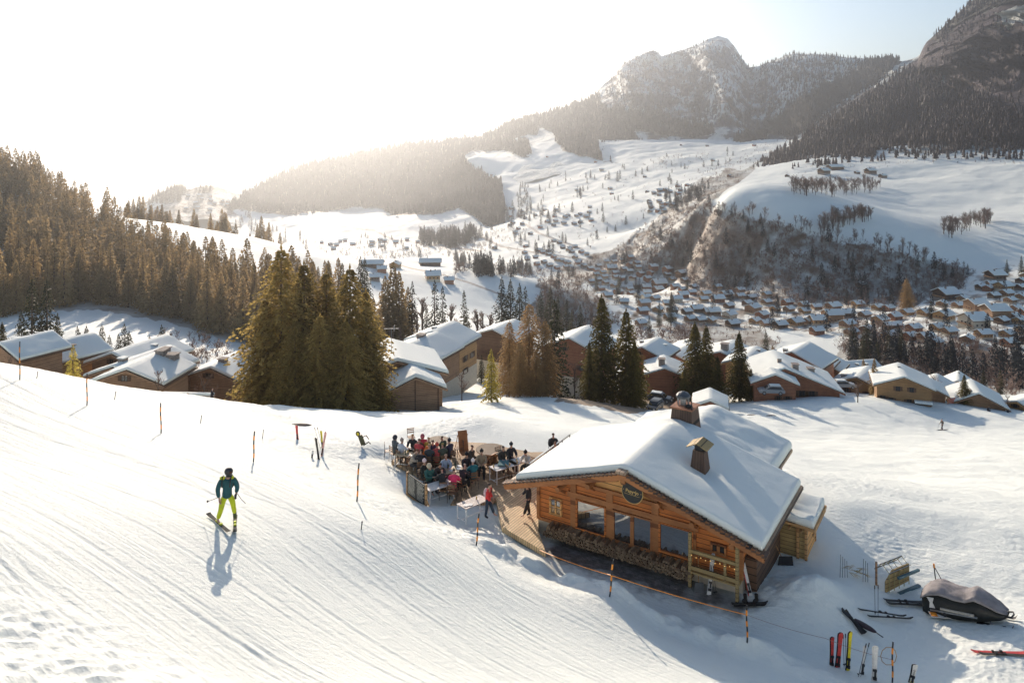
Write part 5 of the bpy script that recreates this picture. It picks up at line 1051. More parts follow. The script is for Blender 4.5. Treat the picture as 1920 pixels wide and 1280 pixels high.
# right side skirt and chimneys
MB().box(9.92, 10.4, .3, 4.5, -.3, 1.25).obj('lean_to', W_DARK, ch)
def boarded_stack(x, y, zb, zt, wb, wt, cap=True, nm='chimney'):
    v = MB(); p = []
    for z, w_ in ((zb, wb), (zt, wt)): p += [(x-w_/2, y-w_/2, z), (x+w_/2, y-w_/2, z), (x+w_/2, y+w_/2, z), (x-w_/2, y+w_/2, z)]
    v.poly(p, [(3, 2, 1, 0), (4, 5, 6, 7), (0, 1, 5, 4), (1, 2, 6, 5), (2, 3, 7, 6), (3, 0, 4, 7)])
    return v.obj(nm, W_VERT, ch)
W_VERT = wood_mat('chimney_boards', (.05, .03, .022), (.15, .09, .06), .13, 'X', gap=.3, gs=(9, 9, 1))
zb = RZ-RK*(7.15-RX); c1 = boarded_stack(7.15, 2.75, zb-.2, zb+1.0, .78, .52)
MB().box(7.15-.2, 7.15+.2, 2.75-.2, 2.75+.2, zb+1.0, zb+1.2).obj('flue', BLACK, c1)
v = MB(); k_ = .35
for s_ in (-1, 1): v.poly([(7.15, 2.25, zb+1.42), (7.15+s_*.5, 2.25, zb+1.19), (7.15+s_*.5, 3.25, zb+1.19), (7.15, 3.25, zb+1.42), (7.15, 2.25, zb+1.38), (7.15+s_*.5, 2.25, zb+1.15), (7.15+s_*.5, 3.25, zb+1.15), (7.15, 3.25, zb+1.38)], [(0, 1, 2, 3), (7, 6, 5, 4), (0, 4, 5, 1), (1, 5, 6, 2), (2, 6, 7, 3)])
v.obj('cap', W_GREEN, c1)
c2 = boarded_stack(5.0, 6.75, RZ-.9, RZ+.72, 1.35, 1.05)
MB().box(4.4, 5.6, 6.15, 7.35, RZ+.72, RZ+.80).obj('ledge', W_RED, c2)
v = MB()
for i in range(6): a = i*math.pi/3; v.bar((4.9+.3*math.cos(a), 6.75+.3*math.sin(a), RZ+.8), (4.9+.3*math.cos(a), 6.75+.3*math.sin(a), RZ+1.22), .04)
v.tube([(4.9, 6.75, RZ+.8), (4.9, 6.75, RZ+1.2)], .17, 10); v.obj('lantern', METAL, c2)
v = MB(); v.tube([(4.9, 6.75, RZ+1.2), (4.9, 6.75, RZ+1.3), (4.9, 6.75, RZ+1.42), (4.9, 6.75, RZ+1.5)], [.37, .37, .27, .06], 14); v.obj('cowl', paint((.10, .11, .12), .4, .2, metal=.5, name='cowl_metal'), c2, smooth=False)
MB().bar((5.55, 6.2, RZ+.8), (5.55, 6.2, RZ+1.25), .04).ball((5.3, 6.5, RZ+.86), (.2, .2, .1), 8, 4).obj('vent', IRON, c2)
# rear wing
gable_wall(.9, 8.9, RX+.2, 3.0-.16, RK, 6.5, 11.2, -.4, .05).obj('rear_wall', W_BROWN, ch)
roof_slab(.2, 9.3, RX+.2, 3.0, RK, 6.42, 11.9, .14).obj('rear_roof', SHINGLE, ch)
link('rear_roof_snow', snow_slab(.75, 9.25, RX+.2, 3.02, RK, 6.55, 11.8, .42, 40, 34, 8, .07, .05, .4, [(7.6, 9.6, .6, .1)]), ch)
# round sign under the gable
sx_, sz_ = plane_pt(1186, 922, -.5); S = thing('restaurant_sign', 'round black sign with gold rim and gold lettering under the gable', 'sign', cl(sx_, -.5, BASE+sz_), CRZ)
d_ = []; rr = .50
for i in range(40): a = i*2*math.pi/40; d_.append((rr*math.cos(a), rr*math.sin(a)))
Mx = Matrix.Rotation(math.pi/2, 4, 'X')
MB().prism(d_, .0, .03, Mx).obj('board', paint((.035, .035, .033), .6, .2, name='slate_black'), S)
GOLDP = paint((.75, .52, .18), .4, .1, name='gold_paint')
ring = MB(); ring.tube([(rr*math.cos(i*math.pi/24), -.02, rr*math.sin(i*math.pi/24)) for i in range(49)], .018, 6, False); ring.obj('rim', GOLDP, S)
def text(s, size, loc, mat, par, name='lettering', rot=(math.pi/2, 0, 0), ext=.004):
    cu = bpy.data.curves.new(name, 'FONT'); cu.body = s; cu.size = size; cu.align_x = 'CENTER'; cu.align_y = 'CENTER'; cu.extrude = ext; cu.offset = size*.012
    t = bpy.data.objects.new(name, cu); COL.objects.link(t); dg = bpy.context.evaluated_depsgraph_get(); me = bpy.data.meshes.new_from_object(t.evaluated_get(dg)); bpy.data.objects.remove(t)
    me.materials.clear(); me.materials.append(mat); o = link(name, me, par); o.location = loc; o.rotation_euler = rot; return o
text("Papy\u2022Jo", .205, (0, -.042, .02), GOLDP, S)
v = MB()
for i in range(14): v.box(-.36+i*.052, -.36+i*.052+.035, -.038, -.03, -.135, -.12)
v.ball((-.42, -.035, .03), .02, 6, 4).ball((.42, -.035, .03), .02, 6, 4); v.obj('small_print', GOLDP, S)
S.rotation_euler = (0, R(3), CRZ)
# shed on the right
sd = thing('wood_store', 'small pale timber store with snowy lean-to roof right of the restaurant', 'shed', cl(9.95, 4.1, BASE), CRZ); sd.scale = (.80, .85, 1.0)
MB().box(0, 2.0, .3, 2.6, -.3, 1.25).obj('wall', W_GREEN, sd); MB().box(1.98, 2.02, .4, 2.5, -.3, 1.2).obj('side_panel', W_PALE, sd)
v = MB()
for x in (1.55, 2.0): v.box(x-.07, x+.07, .19, .31, -.3, 1.25)
v.box(1.93, 2.07, 2.45, 2.6, -.3, 1.25); v.obj('post', W_LIT, sd)
v = MB().poly([(-.3, -.15, 1.42), (2.55, -.15, 1.24), (2.55, 3.1, 1.24), (-.3, 3.1, 1.42), (-.3, -.15, 1.54), (2.55, -.15, 1.36), (2.55, 3.1, 1.36), (-.3, 3.1, 1.54)], [(3, 2, 1, 0), (4, 5, 6, 7), (0, 1, 5, 4), (1, 2, 6, 5), (2, 3, 7, 6), (3, 0, 4, 7)])
for i in range(5): v.box(-.2+i*.65, -.1+i*.65, -.22, 3.15, 1.22-.04*i, 1.30-.04*i)
v.obj('roof', W_LIT, sd); link('roof_snow', snow_slab(-.25, 2.45, -3.0, 1.71, .065, -.08, 3.0, .32, 16, 16, 12, .1, .02, .3), sd)
# deck
DZ = BASE+.28
deck_lo = [(1.75, -2.25), (.5, -.8), (.05, .0), (.05, 5.5), (-1.9, 5.5), (-3.0, .9), (-1.15, -1.4)]
def slab(name, poly, z0, z1, mat, label, cat):
    M_ = MB().prism([(a, b) for a, b in poly], z0-DZ, z1-DZ); o = thing(name, label, cat, (CO.x, CO.y, DZ), CRZ); M_.obj('boards', mat, o); return o
def ccw(p): 
    a = sum(p[i][0]*p[(i+1) % len(p)][1]-p[(i+1) % len(p)][0]*p[i][1] for i in range(len(p))); return p if a > 0 else p[::-1]
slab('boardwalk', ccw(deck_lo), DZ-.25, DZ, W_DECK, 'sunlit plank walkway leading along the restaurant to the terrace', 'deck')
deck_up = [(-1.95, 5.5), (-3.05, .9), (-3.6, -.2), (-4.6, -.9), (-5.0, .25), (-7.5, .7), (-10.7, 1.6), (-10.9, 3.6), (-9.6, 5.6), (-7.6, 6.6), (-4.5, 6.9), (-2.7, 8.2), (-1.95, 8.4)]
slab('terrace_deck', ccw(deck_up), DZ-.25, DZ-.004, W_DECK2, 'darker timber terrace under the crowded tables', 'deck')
# firewood: every split log is a thing of its own
wl = [wood_mat('split_log_a', (.75, .52, .32), (1.0, .80, .56), 5), wood_mat('split_log_b', (.50, .32, .19), (.80, .58, .38), 5)]
LOGS = []; lr = random.Random(4)
for i in range(6):
    n = lr.choice((3, 4, 5)); a0 = lr.uniform(0, 6); ol = []
    for k in range(n+2): a = a0+k*2*math.pi/(n+2); r_ = .072*lr.uniform(.75, 1.15); ol.append((r_*math.cos(a), r_*math.sin(a)))
    LOGS.append(MB().prism(ol, -.24, .24, Matrix.Rotation(math.pi/2, 4, 'X')).mesh('log', wl[i % 2]))
xs0, xs1 = xl(1024, 995, -.4), xl(1297, 1075, -.4); cnt = 0; z = .07; row = 0
while row < 5 and cnt < 298:
    x = xs0+row*.05+lr.uniform(0, .05)
    while x < xs1 and cnt < 298:
        o = link('log', LOGS[lr.randrange(6)]); o.location = cl(x, -.38+lr.uniform(-.05, .04), BASE+z+lr.uniform(-.015, .015)); o.rotation_euler = (0, 0, CRZ+lr.uniform(-.08, .08)); o['label'] = 'split log in the long firewood pile under the restaurant windows'; o['category'] = 'log'; o['group'] = 'logs of the long firewood pile'; cnt += 1
        x += .122 if row < 4 else lr.choice((.122, .3))
    z += .115; row += 1
# ------------------------------------------------------------------ people
def skin_mesh(name, chains, mat, sub=1):
    """chains: list of [(x,y,z,r),...]; a chain whose first point repeats an earlier point is joined there"""
    vs = []; es = []; rs = []; idx = {}
    for ch_ in chains:
        prev = None
        for x, y, z, r in ch_:
            k = (round(x, 4), round(y, 4), round(z, 4))
            if k not in idx: idx[k] = len(vs); vs.append((x, y, z)); rs.append(r)
            i = idx[k]
            if prev is not None and prev != i: es.append((prev, i))
            prev = i
    me = bpy.data.meshes.new(name+'_cage'); me.from_pydata(vs, es, []); o = bpy.data.objects.new(name, me); COL.objects.link(o)
    m = o.modifiers.new('s', 'SKIN'); m.use_smooth_shade = True; m.branch_smoothing = .6
    for i, r in enumerate(rs):
        q = (r, r) if not isinstance(r, tuple) else r; me.skin_vertices[0].data[i].radius = q; me.skin_vertices[0].data[i].use_root = (i == 0)
    s = o.modifiers.new('u', 'SUBSURF'); s.levels = sub; s.render_levels = sub
    dg = bpy.context.evaluated_depsgraph_get(); out = bpy.data.meshes.new_from_object(o.evaluated_get(dg)); out.name = name
    bpy.data.objects.remove(o); out.materials.clear(); out.materials.append(mat); out.polygons.foreach_set('use_smooth', [True]*len(out.polygons)); return out
def V3(p): return Vector(p)
def fingers(w, d, n_, s, r=.0085):
    """five bent fingers from wrist w along d; n_ palm normal; s thumb side sign"""
    d = V3(d).normalized(); n_ = V3(n_).normalized(); b = d.cross(n_).normalized()*s; w = V3(w); palm = w+d*.05; out = [[(*w, .026), (*palm, .03)]]
    for i, L in enumerate((.078, .088, .080, .062)):
        o_ = b*(.027-.018*i); k0 = palm+d*.035+o_; k1 = k0+d*L*.5+n_*.012; k2 = k1+d*L*.35+n_*.03
        out.append([(*palm, .03), (*k0, r*1.15), (*k1, r), (*k2, r*.8)])
    t0 = w+d*.025+b*.03; t1 = t0+b*.03+d*.03+n_*.012; t2 = t1+d*.03+n_*.012; out.append([(*w, .026), (*t0, r*1.4), (*t1, r*1.1), (*t2, r*.9)]); return out
def figure(J):
    """J: joints. returns dict of meshes (body, jacket, trousers, boots, hair)"""
    P = {k: V3(v) for k, v in J.items()}; pel, che, nek, hed = P['pelvis'], P['chest'], P['neck'], P['head']; mid = (pel+che)/2+V3((0, .01, 0))
    up = (hed-nek).normalized(); face = V3(J.get('face', (0, -1, 0))).normalized(); crown = hed+up*.085; chin = hed-up*.07+face*.03
    body = [[(*pel, .11), (*mid, .10), (*che, .115), (*nek, .055), (*chin, .066), (*hed, .092), (*crown, .06)], [(*hed, .092), (*(hed+face*.10-up*.01), .018)]]
    jk = [[(*(pel+V3((0, 0, -.10))), .165), (*(pel+V3((0, 0, .05))), .165), (*mid, .16), (*che, .18), (*(nek-up*.01), .085)]]; tr = [[(*pel, .135), (*(pel+(mid-pel)*.4), .13)]]; bt = []; gl = []
    for s, S_ in ((1, 'r'), (-1, 'l')):
        sh, el, ha = P['sh_'+S_], P['el_'+S_], P['ha_'+S_]; d = (ha-el).normalized(); nn = V3((0, 0, -1)) if abs(d.z) < .7 else face
        body.append([(*che, .115), (*sh, .06), (*el, .045), (*ha, .028)]); fg = fingers(ha, d, nn, s); body += fg
        jk.append([(*che, .18), (*sh, .105), (*((sh+el)/2), .09), (*el, .078), (*((el+ha)/2), .07), (*(ha-d*.02), .055)])
        hp, kn, an = P['hip_'+S_], P['kn_'+S_], P['an_'+S_]; toe = P['toe_'+S_]
        body.append([(*pel, .11), (*hp, .09), (*kn, .06), (*an, .04), (*toe, .03)])
        tr.append([(*pel, .135), (*hp, .115), (*((hp+kn)/2), .10), (*kn, .082), (*((kn+an)/2), .078), (*(an+(kn-an)*.12), .068)])
        heel = an+(an-toe)*.35; bt.append([(*(an+(kn-an)*.35), .062), (*an, .066), (*(an*.35+toe*.65), .052), (*toe, .042)])
        gl.append([(*(ha-d*.03), .042), (*ha, .042)]+[(*(ha+d*.05), .047), (*(ha+d*.10), .035)]); gl += [[(*ha, .042), *[(q[0], q[1], q[2], q[3]*1.5) for q in c[1:]]] if c[0][:3] == tuple(ha) else [(*(ha+d*.05), .047), *[(q[0], q[1], q[2], q[3]*1.6) for q in c[1:]]] for c in fg[1:]]
    hair = [[(*(hed+up*.02-face*.02), .098), (*(hed+up*.08-face*.01), .085), (*(hed+up*.115), .04)]]
    return dict(body=body, jacket=jk, trousers=tr, boots=bt, gloves=gl, hair=hair)
SEAT = dict(pelvis=(0, .03, .53), chest=(0, .02, .98), neck=(0, -.01, 1.14), head=(0, -.03, 1.28), face=(0, -1, 0), sh_r=(.19, .02, 1.04), sh_l=(-.19, .02, 1.04), el_r=(.25, -.14, .80), el_l=(-.25, -.14, .80), ha_r=(.12, -.36, .80), ha_l=(-.12, -.36, .80),
            hip_r=(.10, 0, .50), hip_l=(-.10, 0, .50), kn_r=(.13, -.42, .52), kn_l=(-.12, -.42, .52), an_r=(.13, -.40, .10), an_l=(-.12, -.44, .10), toe_r=(.14, -.56, .05), toe_l=(-.12, -.60, .05))
LEAN = dict(SEAT, chest=(0, -.14, .94), neck=(0, -.22, 1.09), head=(.02, -.29, 1.22), face=(.1, -1, -.25), sh_r=(.19, -.15, 1.0), sh_l=(-.19, -.14, 1.0), el_r=(.27, -.32, .80), el_l=(-.26, -.32, .80), ha_r=(.10, -.50, .82), ha_l=(-.08, -.52, .82))
TURN = dict(SEAT, face=(.8, -.6, 0), sh_r=(.17, -.06, 1.04), sh_l=(-.18, .09, 1.04), ha_l=(.0, -.34, .84), el_r=(.27, .05, .80), ha_r=(.2, -.2, .62), head=(.03, -.02, 1.28))
WALK = dict(pelvis=(0, 0, .93), chest=(.03, 0, 1.36), neck=(.05, 0, 1.50), head=(.07, 0, 1.63), face=(1, -.2, 0), sh_r=(.04, -.19, 1.40), sh_l=(.03, .19, 1.40), el_r=(.06, -.26, 1.13), el_l=(.0, .25, 1.14), ha_r=(.25, -.24, .98), ha_l=(.18, .2, .95),
            hip_r=(0, -.10, .88), hip_l=(0, .10, .88), kn_r=(-.02, -.11, .48), kn_l=(.16, .11, .50), an_r=(-.10, -.11, .10), an_l=(.30, .11, .16), toe_r=(.06, -.11, .04), toe_l=(.46, .11, .13))
SKN = paint((.52, .30, .21), .5, .05, name='skin'); POSE = {}
DEFM = paint((.03, .03, .035), .8, .2, name='dark_cloth')
def pose_meshes(key, J, keep=('body', 'jacket', 'trousers', 'boots', 'hair'), sub=1):
    f = figure(J); POSE[key] = {k: skin_mesh(k, f[k], DEFM, sub) for k in keep}
for k_, J_ in (('seat', SEAT), ('lean', LEAN), ('turn', TURN), ('walk', WALK)): pose_meshes(k_, J_)
def hatmesh():
    v = MB(); v.ball((0, 0, 0), (.105, .115, .10), 10, 6); v.ball((0, 0, .11), .035, 6, 4); return v.mesh('hat', DEFM, True)
HATM = hatmesh(); HOODM = MB().ball((0, 0, 0), (.125, .14, .14), 10, 6).mesh('hood', DEFM, True)
def person(pose, loc, rz, jacket, trousers, hair, label, group=None, boots=(.03, .03, .035), hat=None, hood=None, sc=1.0, skin=SKN, extra=None):
    o = thing('person', label, 'person', loc, rz, group); o.scale = (sc, sc, sc); col = dict(body=skin, jacket=paint(jacket, .85, .2, 6, name='jacket_cloth', bump=.3), trousers=paint(trousers, .85, .2, 6, name='trouser_cloth', bump=.3), boots=paint(boots, .6, .2, name='boot_leather'), hair=paint(hair, .8, .2, name='hair'))
    for k, me in POSE[pose].items():
        c = link(k, me, o); c.material_slots[0].link = 'OBJECT'; c.material_slots[0].material = col.get(k, DEFM)
    J = dict(seat=SEAT, lean=LEAN, turn=TURN, walk=WALK)[pose]; hd = V3(J['head'])
    if hat: c = link('hat', HATM, o); c.location = hd+V3((0, .01, .06)); c.material_slots[0].link = 'OBJECT'; c.material_slots[0].material = paint(hat, .9, .1, name='knit')
    if hood: c = link('hood', HOODM, o); f = V3(J['face']); c.location = hd-f*.045+V3((0, 0, .0)); c.material_slots[0].link = 'OBJECT'; c.material_slots[0].material = paint(hood, .9, .1, name='hood_cloth')
    return o
def dk(px, py, h=0.0):
    d = Vector(ray(px, py)); z = DZ+h; return d*(z/d.z)
# bistro chair and its copies
W_CH = paint((.26, .14, .07), .6, .2, name='chair_wood')
def make_chair(label):
    o = thing('bistro_chair', label, 'chair'); v = MB()
    for i in range(5): v.box(-.2, .2, -.2+i*.085, -.2+i*.085+.06, .43, .455)
    v.obj('seat', W_CH, o); v = MB()
    for z in (.62, .74, .84): v.box(-.2, .2, .205, .225, z, z+.06)
    v.obj('backrest', W_CH, o)
    for s in (-1, 1): MB().bar((s*.19, -.19, 0), (s*.19, -.17, .43), .025).obj('leg', IRON, o); MB().tube([(s*.2, .24, 0), (s*.2, .2, .43), (s*.2, .23, .92)], .013, 5).obj('leg', IRON, o)
    return o
CH0 = make_chair('x'); CH0_used = [False]
def clone(src, loc, rz, label, group=None):
    r = src.copy(); COL.objects.link(r); r.location = loc; r.rotation_euler = (0, 0, rz); r['label'] = label
    if group: r['group'] = group
    for c in src.children:
        d = c.copy(); COL.objects.link(d); d.parent = r
        for g_ in c.children: e = g_.copy(); COL.objects.link(e); e.parent = d
    return r
def chair(loc, rz, label, group='slatted chairs on the terrace'):
    if not CH0_used[0]: CH0_used[0] = True; CH0.location = loc; CH0.rotation_euler = (0, 0, rz); CH0['label'] = label; CH0['group'] = group; return CH0
    return clone(CH0, loc, rz, label, group)
PEO = [  # pose, head px, head py, facing (deg; 0 = towards viewer, 90 = to the right), jacket, trousers, hair, extras, label, head height
 ('seat', 741, 822, 130, (.10, .12, .13), (.03, .03, .04), (.05, .04, .04), dict(hood=(.03, .035, .05)), 'leftmost terrace guest, in a grey jacket with navy hood, seen from behind'),
 ('seat', 753, 829, 140, (.55, .60, .66), (.04, .05, .06), (.35, .27, .2), dict(hat=(.36, .29, .24)), 'guest in a white and blue sweater with a beige bobble hat'),
 ('seat', 774, 820, -20, (.04, .04, .045), (.1, .08, .06), (.42, .2, .06), {}, 'ginger haired guest in black facing the camera at the back table'),
 ('lean', 782, 825, 30, (.16, .10, .06), (.05, .05, .05), (.3, .16, .06), {}, 'guest with light brown hair between the ginger haired one and the red jackets'),
 ('seat', 785, 829, 160, (.62, .08, .09), (.05, .05, .05), (.06, .03, .02), {}, 'guest in a red jacket with grey back panel, seen from behind'),
 ('seat', 792, 820, 200, (.60, .06, .10), (.05, .05, .05), (.2, .08, .08), dict(hood=(.45, .12, .14)), 'guest in a crimson jacket with the hood up'),
 ('seat', 803, 826, 150, (.55, .36, .06), (.04, .04, .05), (.45, .3, .15), {}, 'blond guest in a mustard jacket'),
 ('lean', 796, 836, 120, (.80, .20, .04), (.03, .05, .08), (.12, .07, .04), {}, 'guest in a bright orange jacket bending over the table'),
 ('seat', 805, 839, 170, (.06, .075, .08), (.03, .03, .03), (.4, .28, .12), {}, 'fair haired guest in a dark slate jacket, seen from behind'),
 ('lean', 819, 841, 180, (.55, .08, .07), (.02, .02, .02), (.5, .16, .1), dict(hat=(.6, .10, .07)), 'guest in a black and red jacket with a red hat'),
 ('turn', 830, 823, 250, (.055, .085, .05), (.04, .05, .03), (.10, .05, .03), {}, 'tall guest in a dark green jacket turned to the left'),
 ('seat', 830, 837, 200, (.085, .10, .07), (.04, .05, .03), (.35, .27, .08), {}, 'guest in an olive jacket right of the red hat'),
 ('seat', 843, 829, 230, (.05, .05, .08), (.10, .03, .03), (.03, .03, .03), dict(hat=(.03, .03, .04)), 'guest in navy with a dark cap at the right end of the back table'),
 ('seat', 836, 858, 10, (.36, .46, .56), (.05, .05, .06), (.45, .28, .2), {}, 'bald guest in a pale blue sweater facing the camera'),
 ('seat', 795, 868, 60, (.03, .035, .03), (.03, .03, .03), (.6, .42, .42), dict(hat=(.80, .66, .68)), 'guest in black with a pale pink hat above the menu board'),
 ('turn', 805, 876, 40, (.04, .14, .12), (.03, .03, .03), (.12, .06, .03), dict(hood=(.7, .6, .42)), 'guest in a dark teal jacket with a cream fur hood above the menu board'),
 ('lean', 830, 888, 190, (.035, .035, .035), (.03, .03, .03), (.06, .04, .03), {}, 'broad guest in a charcoal jacket seen from behind at the front table'),
 ('seat', 851, 886, 175, (.85, .05, .16), (.02, .02, .02), (.015, .012, .012), {}, 'black haired guest in a bright pink jacket seen from behind'),
 ('lean', 866, 880, 150, (.025, .025, .03), (.02, .02, .02), (.35, .27, .24), {}, 'guest in black leaning forward between pink and teal jackets'),
 ('seat', 887, 868, 200, (.02, .16, .19), (.02, .05, .07), (.7, .6, .5), dict(hat=(.82, .78, .74)), 'guest in a teal jacket with a white knitted hat'),
 ('seat', 875, 855, 20, (.025, .025, .03), (.02, .02, .02), (.05, .04, .03), dict(hat=(.02, .02, .02)), 'guest all in black with a black cap facing the camera'),
 ('turn', 884, 841, 70, (.07, .055, .04), (.03, .03, .03), (.09, .05, .03), {}, 'dark haired guest in brown looking right by the round table'),
 ('seat', 903, 849, 0, (.33, .26, .17), (.02, .02, .02), (.03, .03, .03), dict(hat=(.03, .03, .03)), 'guest in a beige top reclining at the round table'),
 ('seat', 943, 842, 20, (.045, .045, .04), (.03, .03, .03), (.04, .03, .03), {}, 'dark clothed guest, left one of the pair right of the round table'),
 ('seat', 958, 836, 30, (.035, .035, .04), (.03, .03, .03), (.08, .04, .03), dict(hat=(.025, .03, .04)), 'guest with a dark cap, right one of the pair by the white table'),
 ('lean', 991, 848, 320, (.62, .58, .52), (.10, .10, .09), (.03, .03, .03), dict(hat=(.02, .02, .02)), 'guest in a cream jacket with a black hat beside the dark railing'),
 ('seat', 811, 831, 20, (.04, .05, .09), (.03, .03, .03), (.05, .03, .02), {}, 'guest in navy between the mustard and green jackets'),
 ('lean', 773, 846, 60, (.45, .38, .30), (.05, .05, .05), (.2, .12, .06), {}, 'guest in a tan jacket bent over the long left table'),
 ('seat', 789, 849, 185, (.03, .03, .035), (.02, .02, .02), (.04, .03, .02), {}, 'guest in black with his back to the camera left of the slate jacket'),
 ('lean', 822, 870, 20, (.05, .05, .05), (.02, .02, .02), (.07, .05, .03), {}, 'guest in black beside the bald guest'),
 ('seat', 1037, 818, 10, (.04, .04, .04), (.03, .03, .03), (.12, .06, .03), {}, 'guest in black with a backpack sitting beyond the railing'),
 ('seat', 1042, 834, 300, (.12, .05, .05), (.03, .03, .03), (.2, .1, .07), {}, 'guest half hidden by the roof edge beside the railing')]
for i, (ps, px, py, fa, ja, tr, ha, ex, lb) in enumerate(PEO):
    hz_ = (1.28 if ps != 'lean' else 1.22); p = dk(px, py, hz_); q = Vector((p.x, p.y, DZ)); rz = R(fa)
    person(ps, q, rz, ja, tr, ha, lb, 'guests sitting on the terrace', sc=1.06, **ex)
    chair(q+Matrix.Rotation(rz, 3, 'Z')@Vector((0, .06, 0)), rz, 'slatted chair under the '+lb.replace('guest', 'guest')[:0]+' '.join(lb.replace(',', '').split()[:10]))
# walker with backpack
q = dk(915, 968); q = Vector((q.x, q.y, DZ-.05)); pw = person('walk', q, R(-20), (.72, .05, .05), (.03, .05, .08), (.06, .035, .025), 'person in a red jacket with a white backpack walking on the terrace edge', None, sc=.97)
MB().ball((-.12, .02, 1.22), (.12, .16, .24), 10, 8).obj('backpack', paint((.72, .55, .55), .8, .1, name='pale_backpack'), pw, smooth=True)
pd = person('walk', dk(991, 968)+Vector((0, 0, 0)), R(200), (.025, .025, .03), (.02, .02, .02), (.3, .15, .06), 'dark dressed person standing in the shade under the left eave')
# far figures
h = hit(1767, 806, 'n'); fs = person('walk', h, R(185), (.09, .08, .075), (.07, .055, .05), (.05, .03, .02), 'lone ski tourer crossing the open field at the right', None, sc=1.05)
for sx in (-.15, .3): MB().box(-.8, .9, -.05, .05, .0, .03).obj('ski', IRON, fs).location = (sx-.1, -.11 if sx < 0 else .11, .02)
MB().tube([(.3, -.3, 1.05), (.5, -.4, 0)], .012, 4).obj('ski_pole', IRON, fs)
for px, py, s_, lb in ((1852, 770, 1.0, 'dark seated figure at the foot of the orange fence'), (1889, 773, .8, 'tiny dark figure right of the seated one near the right edge')):
    h = hit(px, py, 'n'); person('lean', h-Vector((0, 0, .35)), R(20), (.03, .035, .05), (.02, .02, .03), (.03, .03, .03), lb, None, sc=s_)
q = at(397, 748, 79); zz = drop(q.x, q.y); zt_ = at(397, 727, 79).z
pk = person('walk', (q.x, q.y, zt_-1.72), R(0), (.03, .03, .035), (.03, .03, .03), (.03, .02, .02), 'person in black walking past the snow wall below the left chalets')
# low snow wall and two dogs
wl_ = thing('snow_wall', 'low snow-topped wall behind the left crest beside the walker', 'wall', (at(356, 737, 80).x, 80, zt_-1.75), R(-4)); MB().box(-2.9, 2.5, -.2, .2, -2.5, .75).obj('stone_wall', STONE, wl_); MB().box(-2.95, 2.55, -.25, .25, .752, .95).obj('snow_cap', SNOWR, wl_, bevel=.06)
def dog(px, Y, zb, rz, col, label, sc=1.0):
    p = at(px, 700, Y); o = thing('dog', label, 'dog', (p.x, Y, zb), rz); o.scale = (sc,)*3; m_ = paint(col, .9, .15, name='dog_fur')
    ch_ = [[(-.30, 0, .50, .09), (-.1, 0, .52, .10), (.15, 0, .53, .13), (.32, 0, .60, .09), (.42, 0, .74, .07), (.50, 0, .76, .065), (.62, 0, .72, .03)], [(-.30, 0, .50, .09), (-.42, 0, .60, .03), (-.52, 0, .74, .02)], [(.42, 0, .74, .07), (.40, .06, .84, .015)], [(.42, 0, .74, .07), (.40, -.06, .84, .015)]]
    for s in (1, -1):
        ch_.append([(.15, 0, .53, .13), (.20, s*.09, .42, .05), (.18, s*.09, .22, .03), (.20, s*.09, .03, .025), (.26, s*.09, .01, .02)])
        ch_.append([(-.30, 0, .50, .09), (-.26, s*.09, .38, .06), (-.38, s*.09, .20, .03), (-.32, s*.09, .03, .025), (-.26, s*.09, .01, .02)])
    link('body', skin_mesh('body', ch_, m_), o)
dog(321, 78.5, zt_-1.15, R(170), (.35, .24, .15), 'sandy dog, left one of two before the snow wall', .9); dog(343, 78.5, zt_-1.2, R(10), (.30, .17, .09), 'reddish dog, right one of two before the snow wall')
# ------------------------------------------------------------------ main skier
foot = hit(424, 983, 'n')+Vector((0, 0, .10))
def sk(zx, zy, y=0.0): return (round((zx-370)*.00383, 4), y, round((560-zy)*.00383, 4))
SK = dict(pelvis=(.02, .02, .83), chest=(.06, .0, 1.27), neck=(.08, -.01, 1.43), head=(.10, -.02, 1.57), face=(.85, -.5, -.05), sh_l=(-.15, -.06, 1.33), sh_r=(.23, .08, 1.33), el_l=(-.24, -.10, 1.05), el_r=(.33, .10, 1.06), ha_l=(-.16, -.17, .80), ha_r=(.31, .02, .88),
          hip_l=(-.08, -.02, .80), hip_r=(.13, .08, .80), kn_l=(-.11, -.16, .44), kn_r=(.19, .10, .48), an_l=(-.23, -.12, .10), an_r=(.21, .20, .12), toe_l=(-.10, -.24, .05), toe_r=(.28, .05, .05))
f_ = figure(SK); so = thing('person', 'skier in teal jacket, lime trousers and black helmet standing on the piste', 'person', foot, 0)
link('body', skin_mesh('body', f_['body'], SKN, 1), so)
TEAL = paint((.012, .085, .095), .7, .25, 5, name='teal_shell', bump=.4); LIME = paint((.56, .62, .015), .7, .12, 5, name='lime_trousers', bump=.4)
jm = f_['jacket']; link('jacket', skin_mesh('jacket', jm, TEAL, 2), so); link('trousers', skin_mesh('trousers', f_['trousers'], LIME, 2), so)
link('gloves', skin_mesh('gloves', f_['gloves'], BLACK, 1), so); link('boots', skin_mesh('boots', f_['boots'], paint((.10, .11, .03), .4, .4, 20, name='boot_shell'), 1), so)
hd = V3(SK['head']); v = MB(); v.ball(hd+V3((-.01, 0, .035)), (.135, .125, .125), 14, 10); he = v.obj('helmet', paint((.03, .03, .035), .35, .1, name='helmet_shell'), so, smooth=True)
MB().ball(hd+V3((.075, -.05, .04)), (.055, .075, .04), 10, 6).obj('goggles', paint((.16, .07, .04), .15, .1, metal=.5, name='goggle_lens'), so, smooth=True)
MB().ball(hd+V3((0.0, 0.0, -.09)), (.10, .10, .055), 10, 6).obj('neck_warmer', BLACK, so, smooth=True)
MB().ball((-.10, -.03, 1.40), (.10, .09, .055), 8, 5).ball((.20, -.0, 1.41), (.05, .07, .05), 8, 5).obj('shoulder_panel', LIME, so, smooth=True)
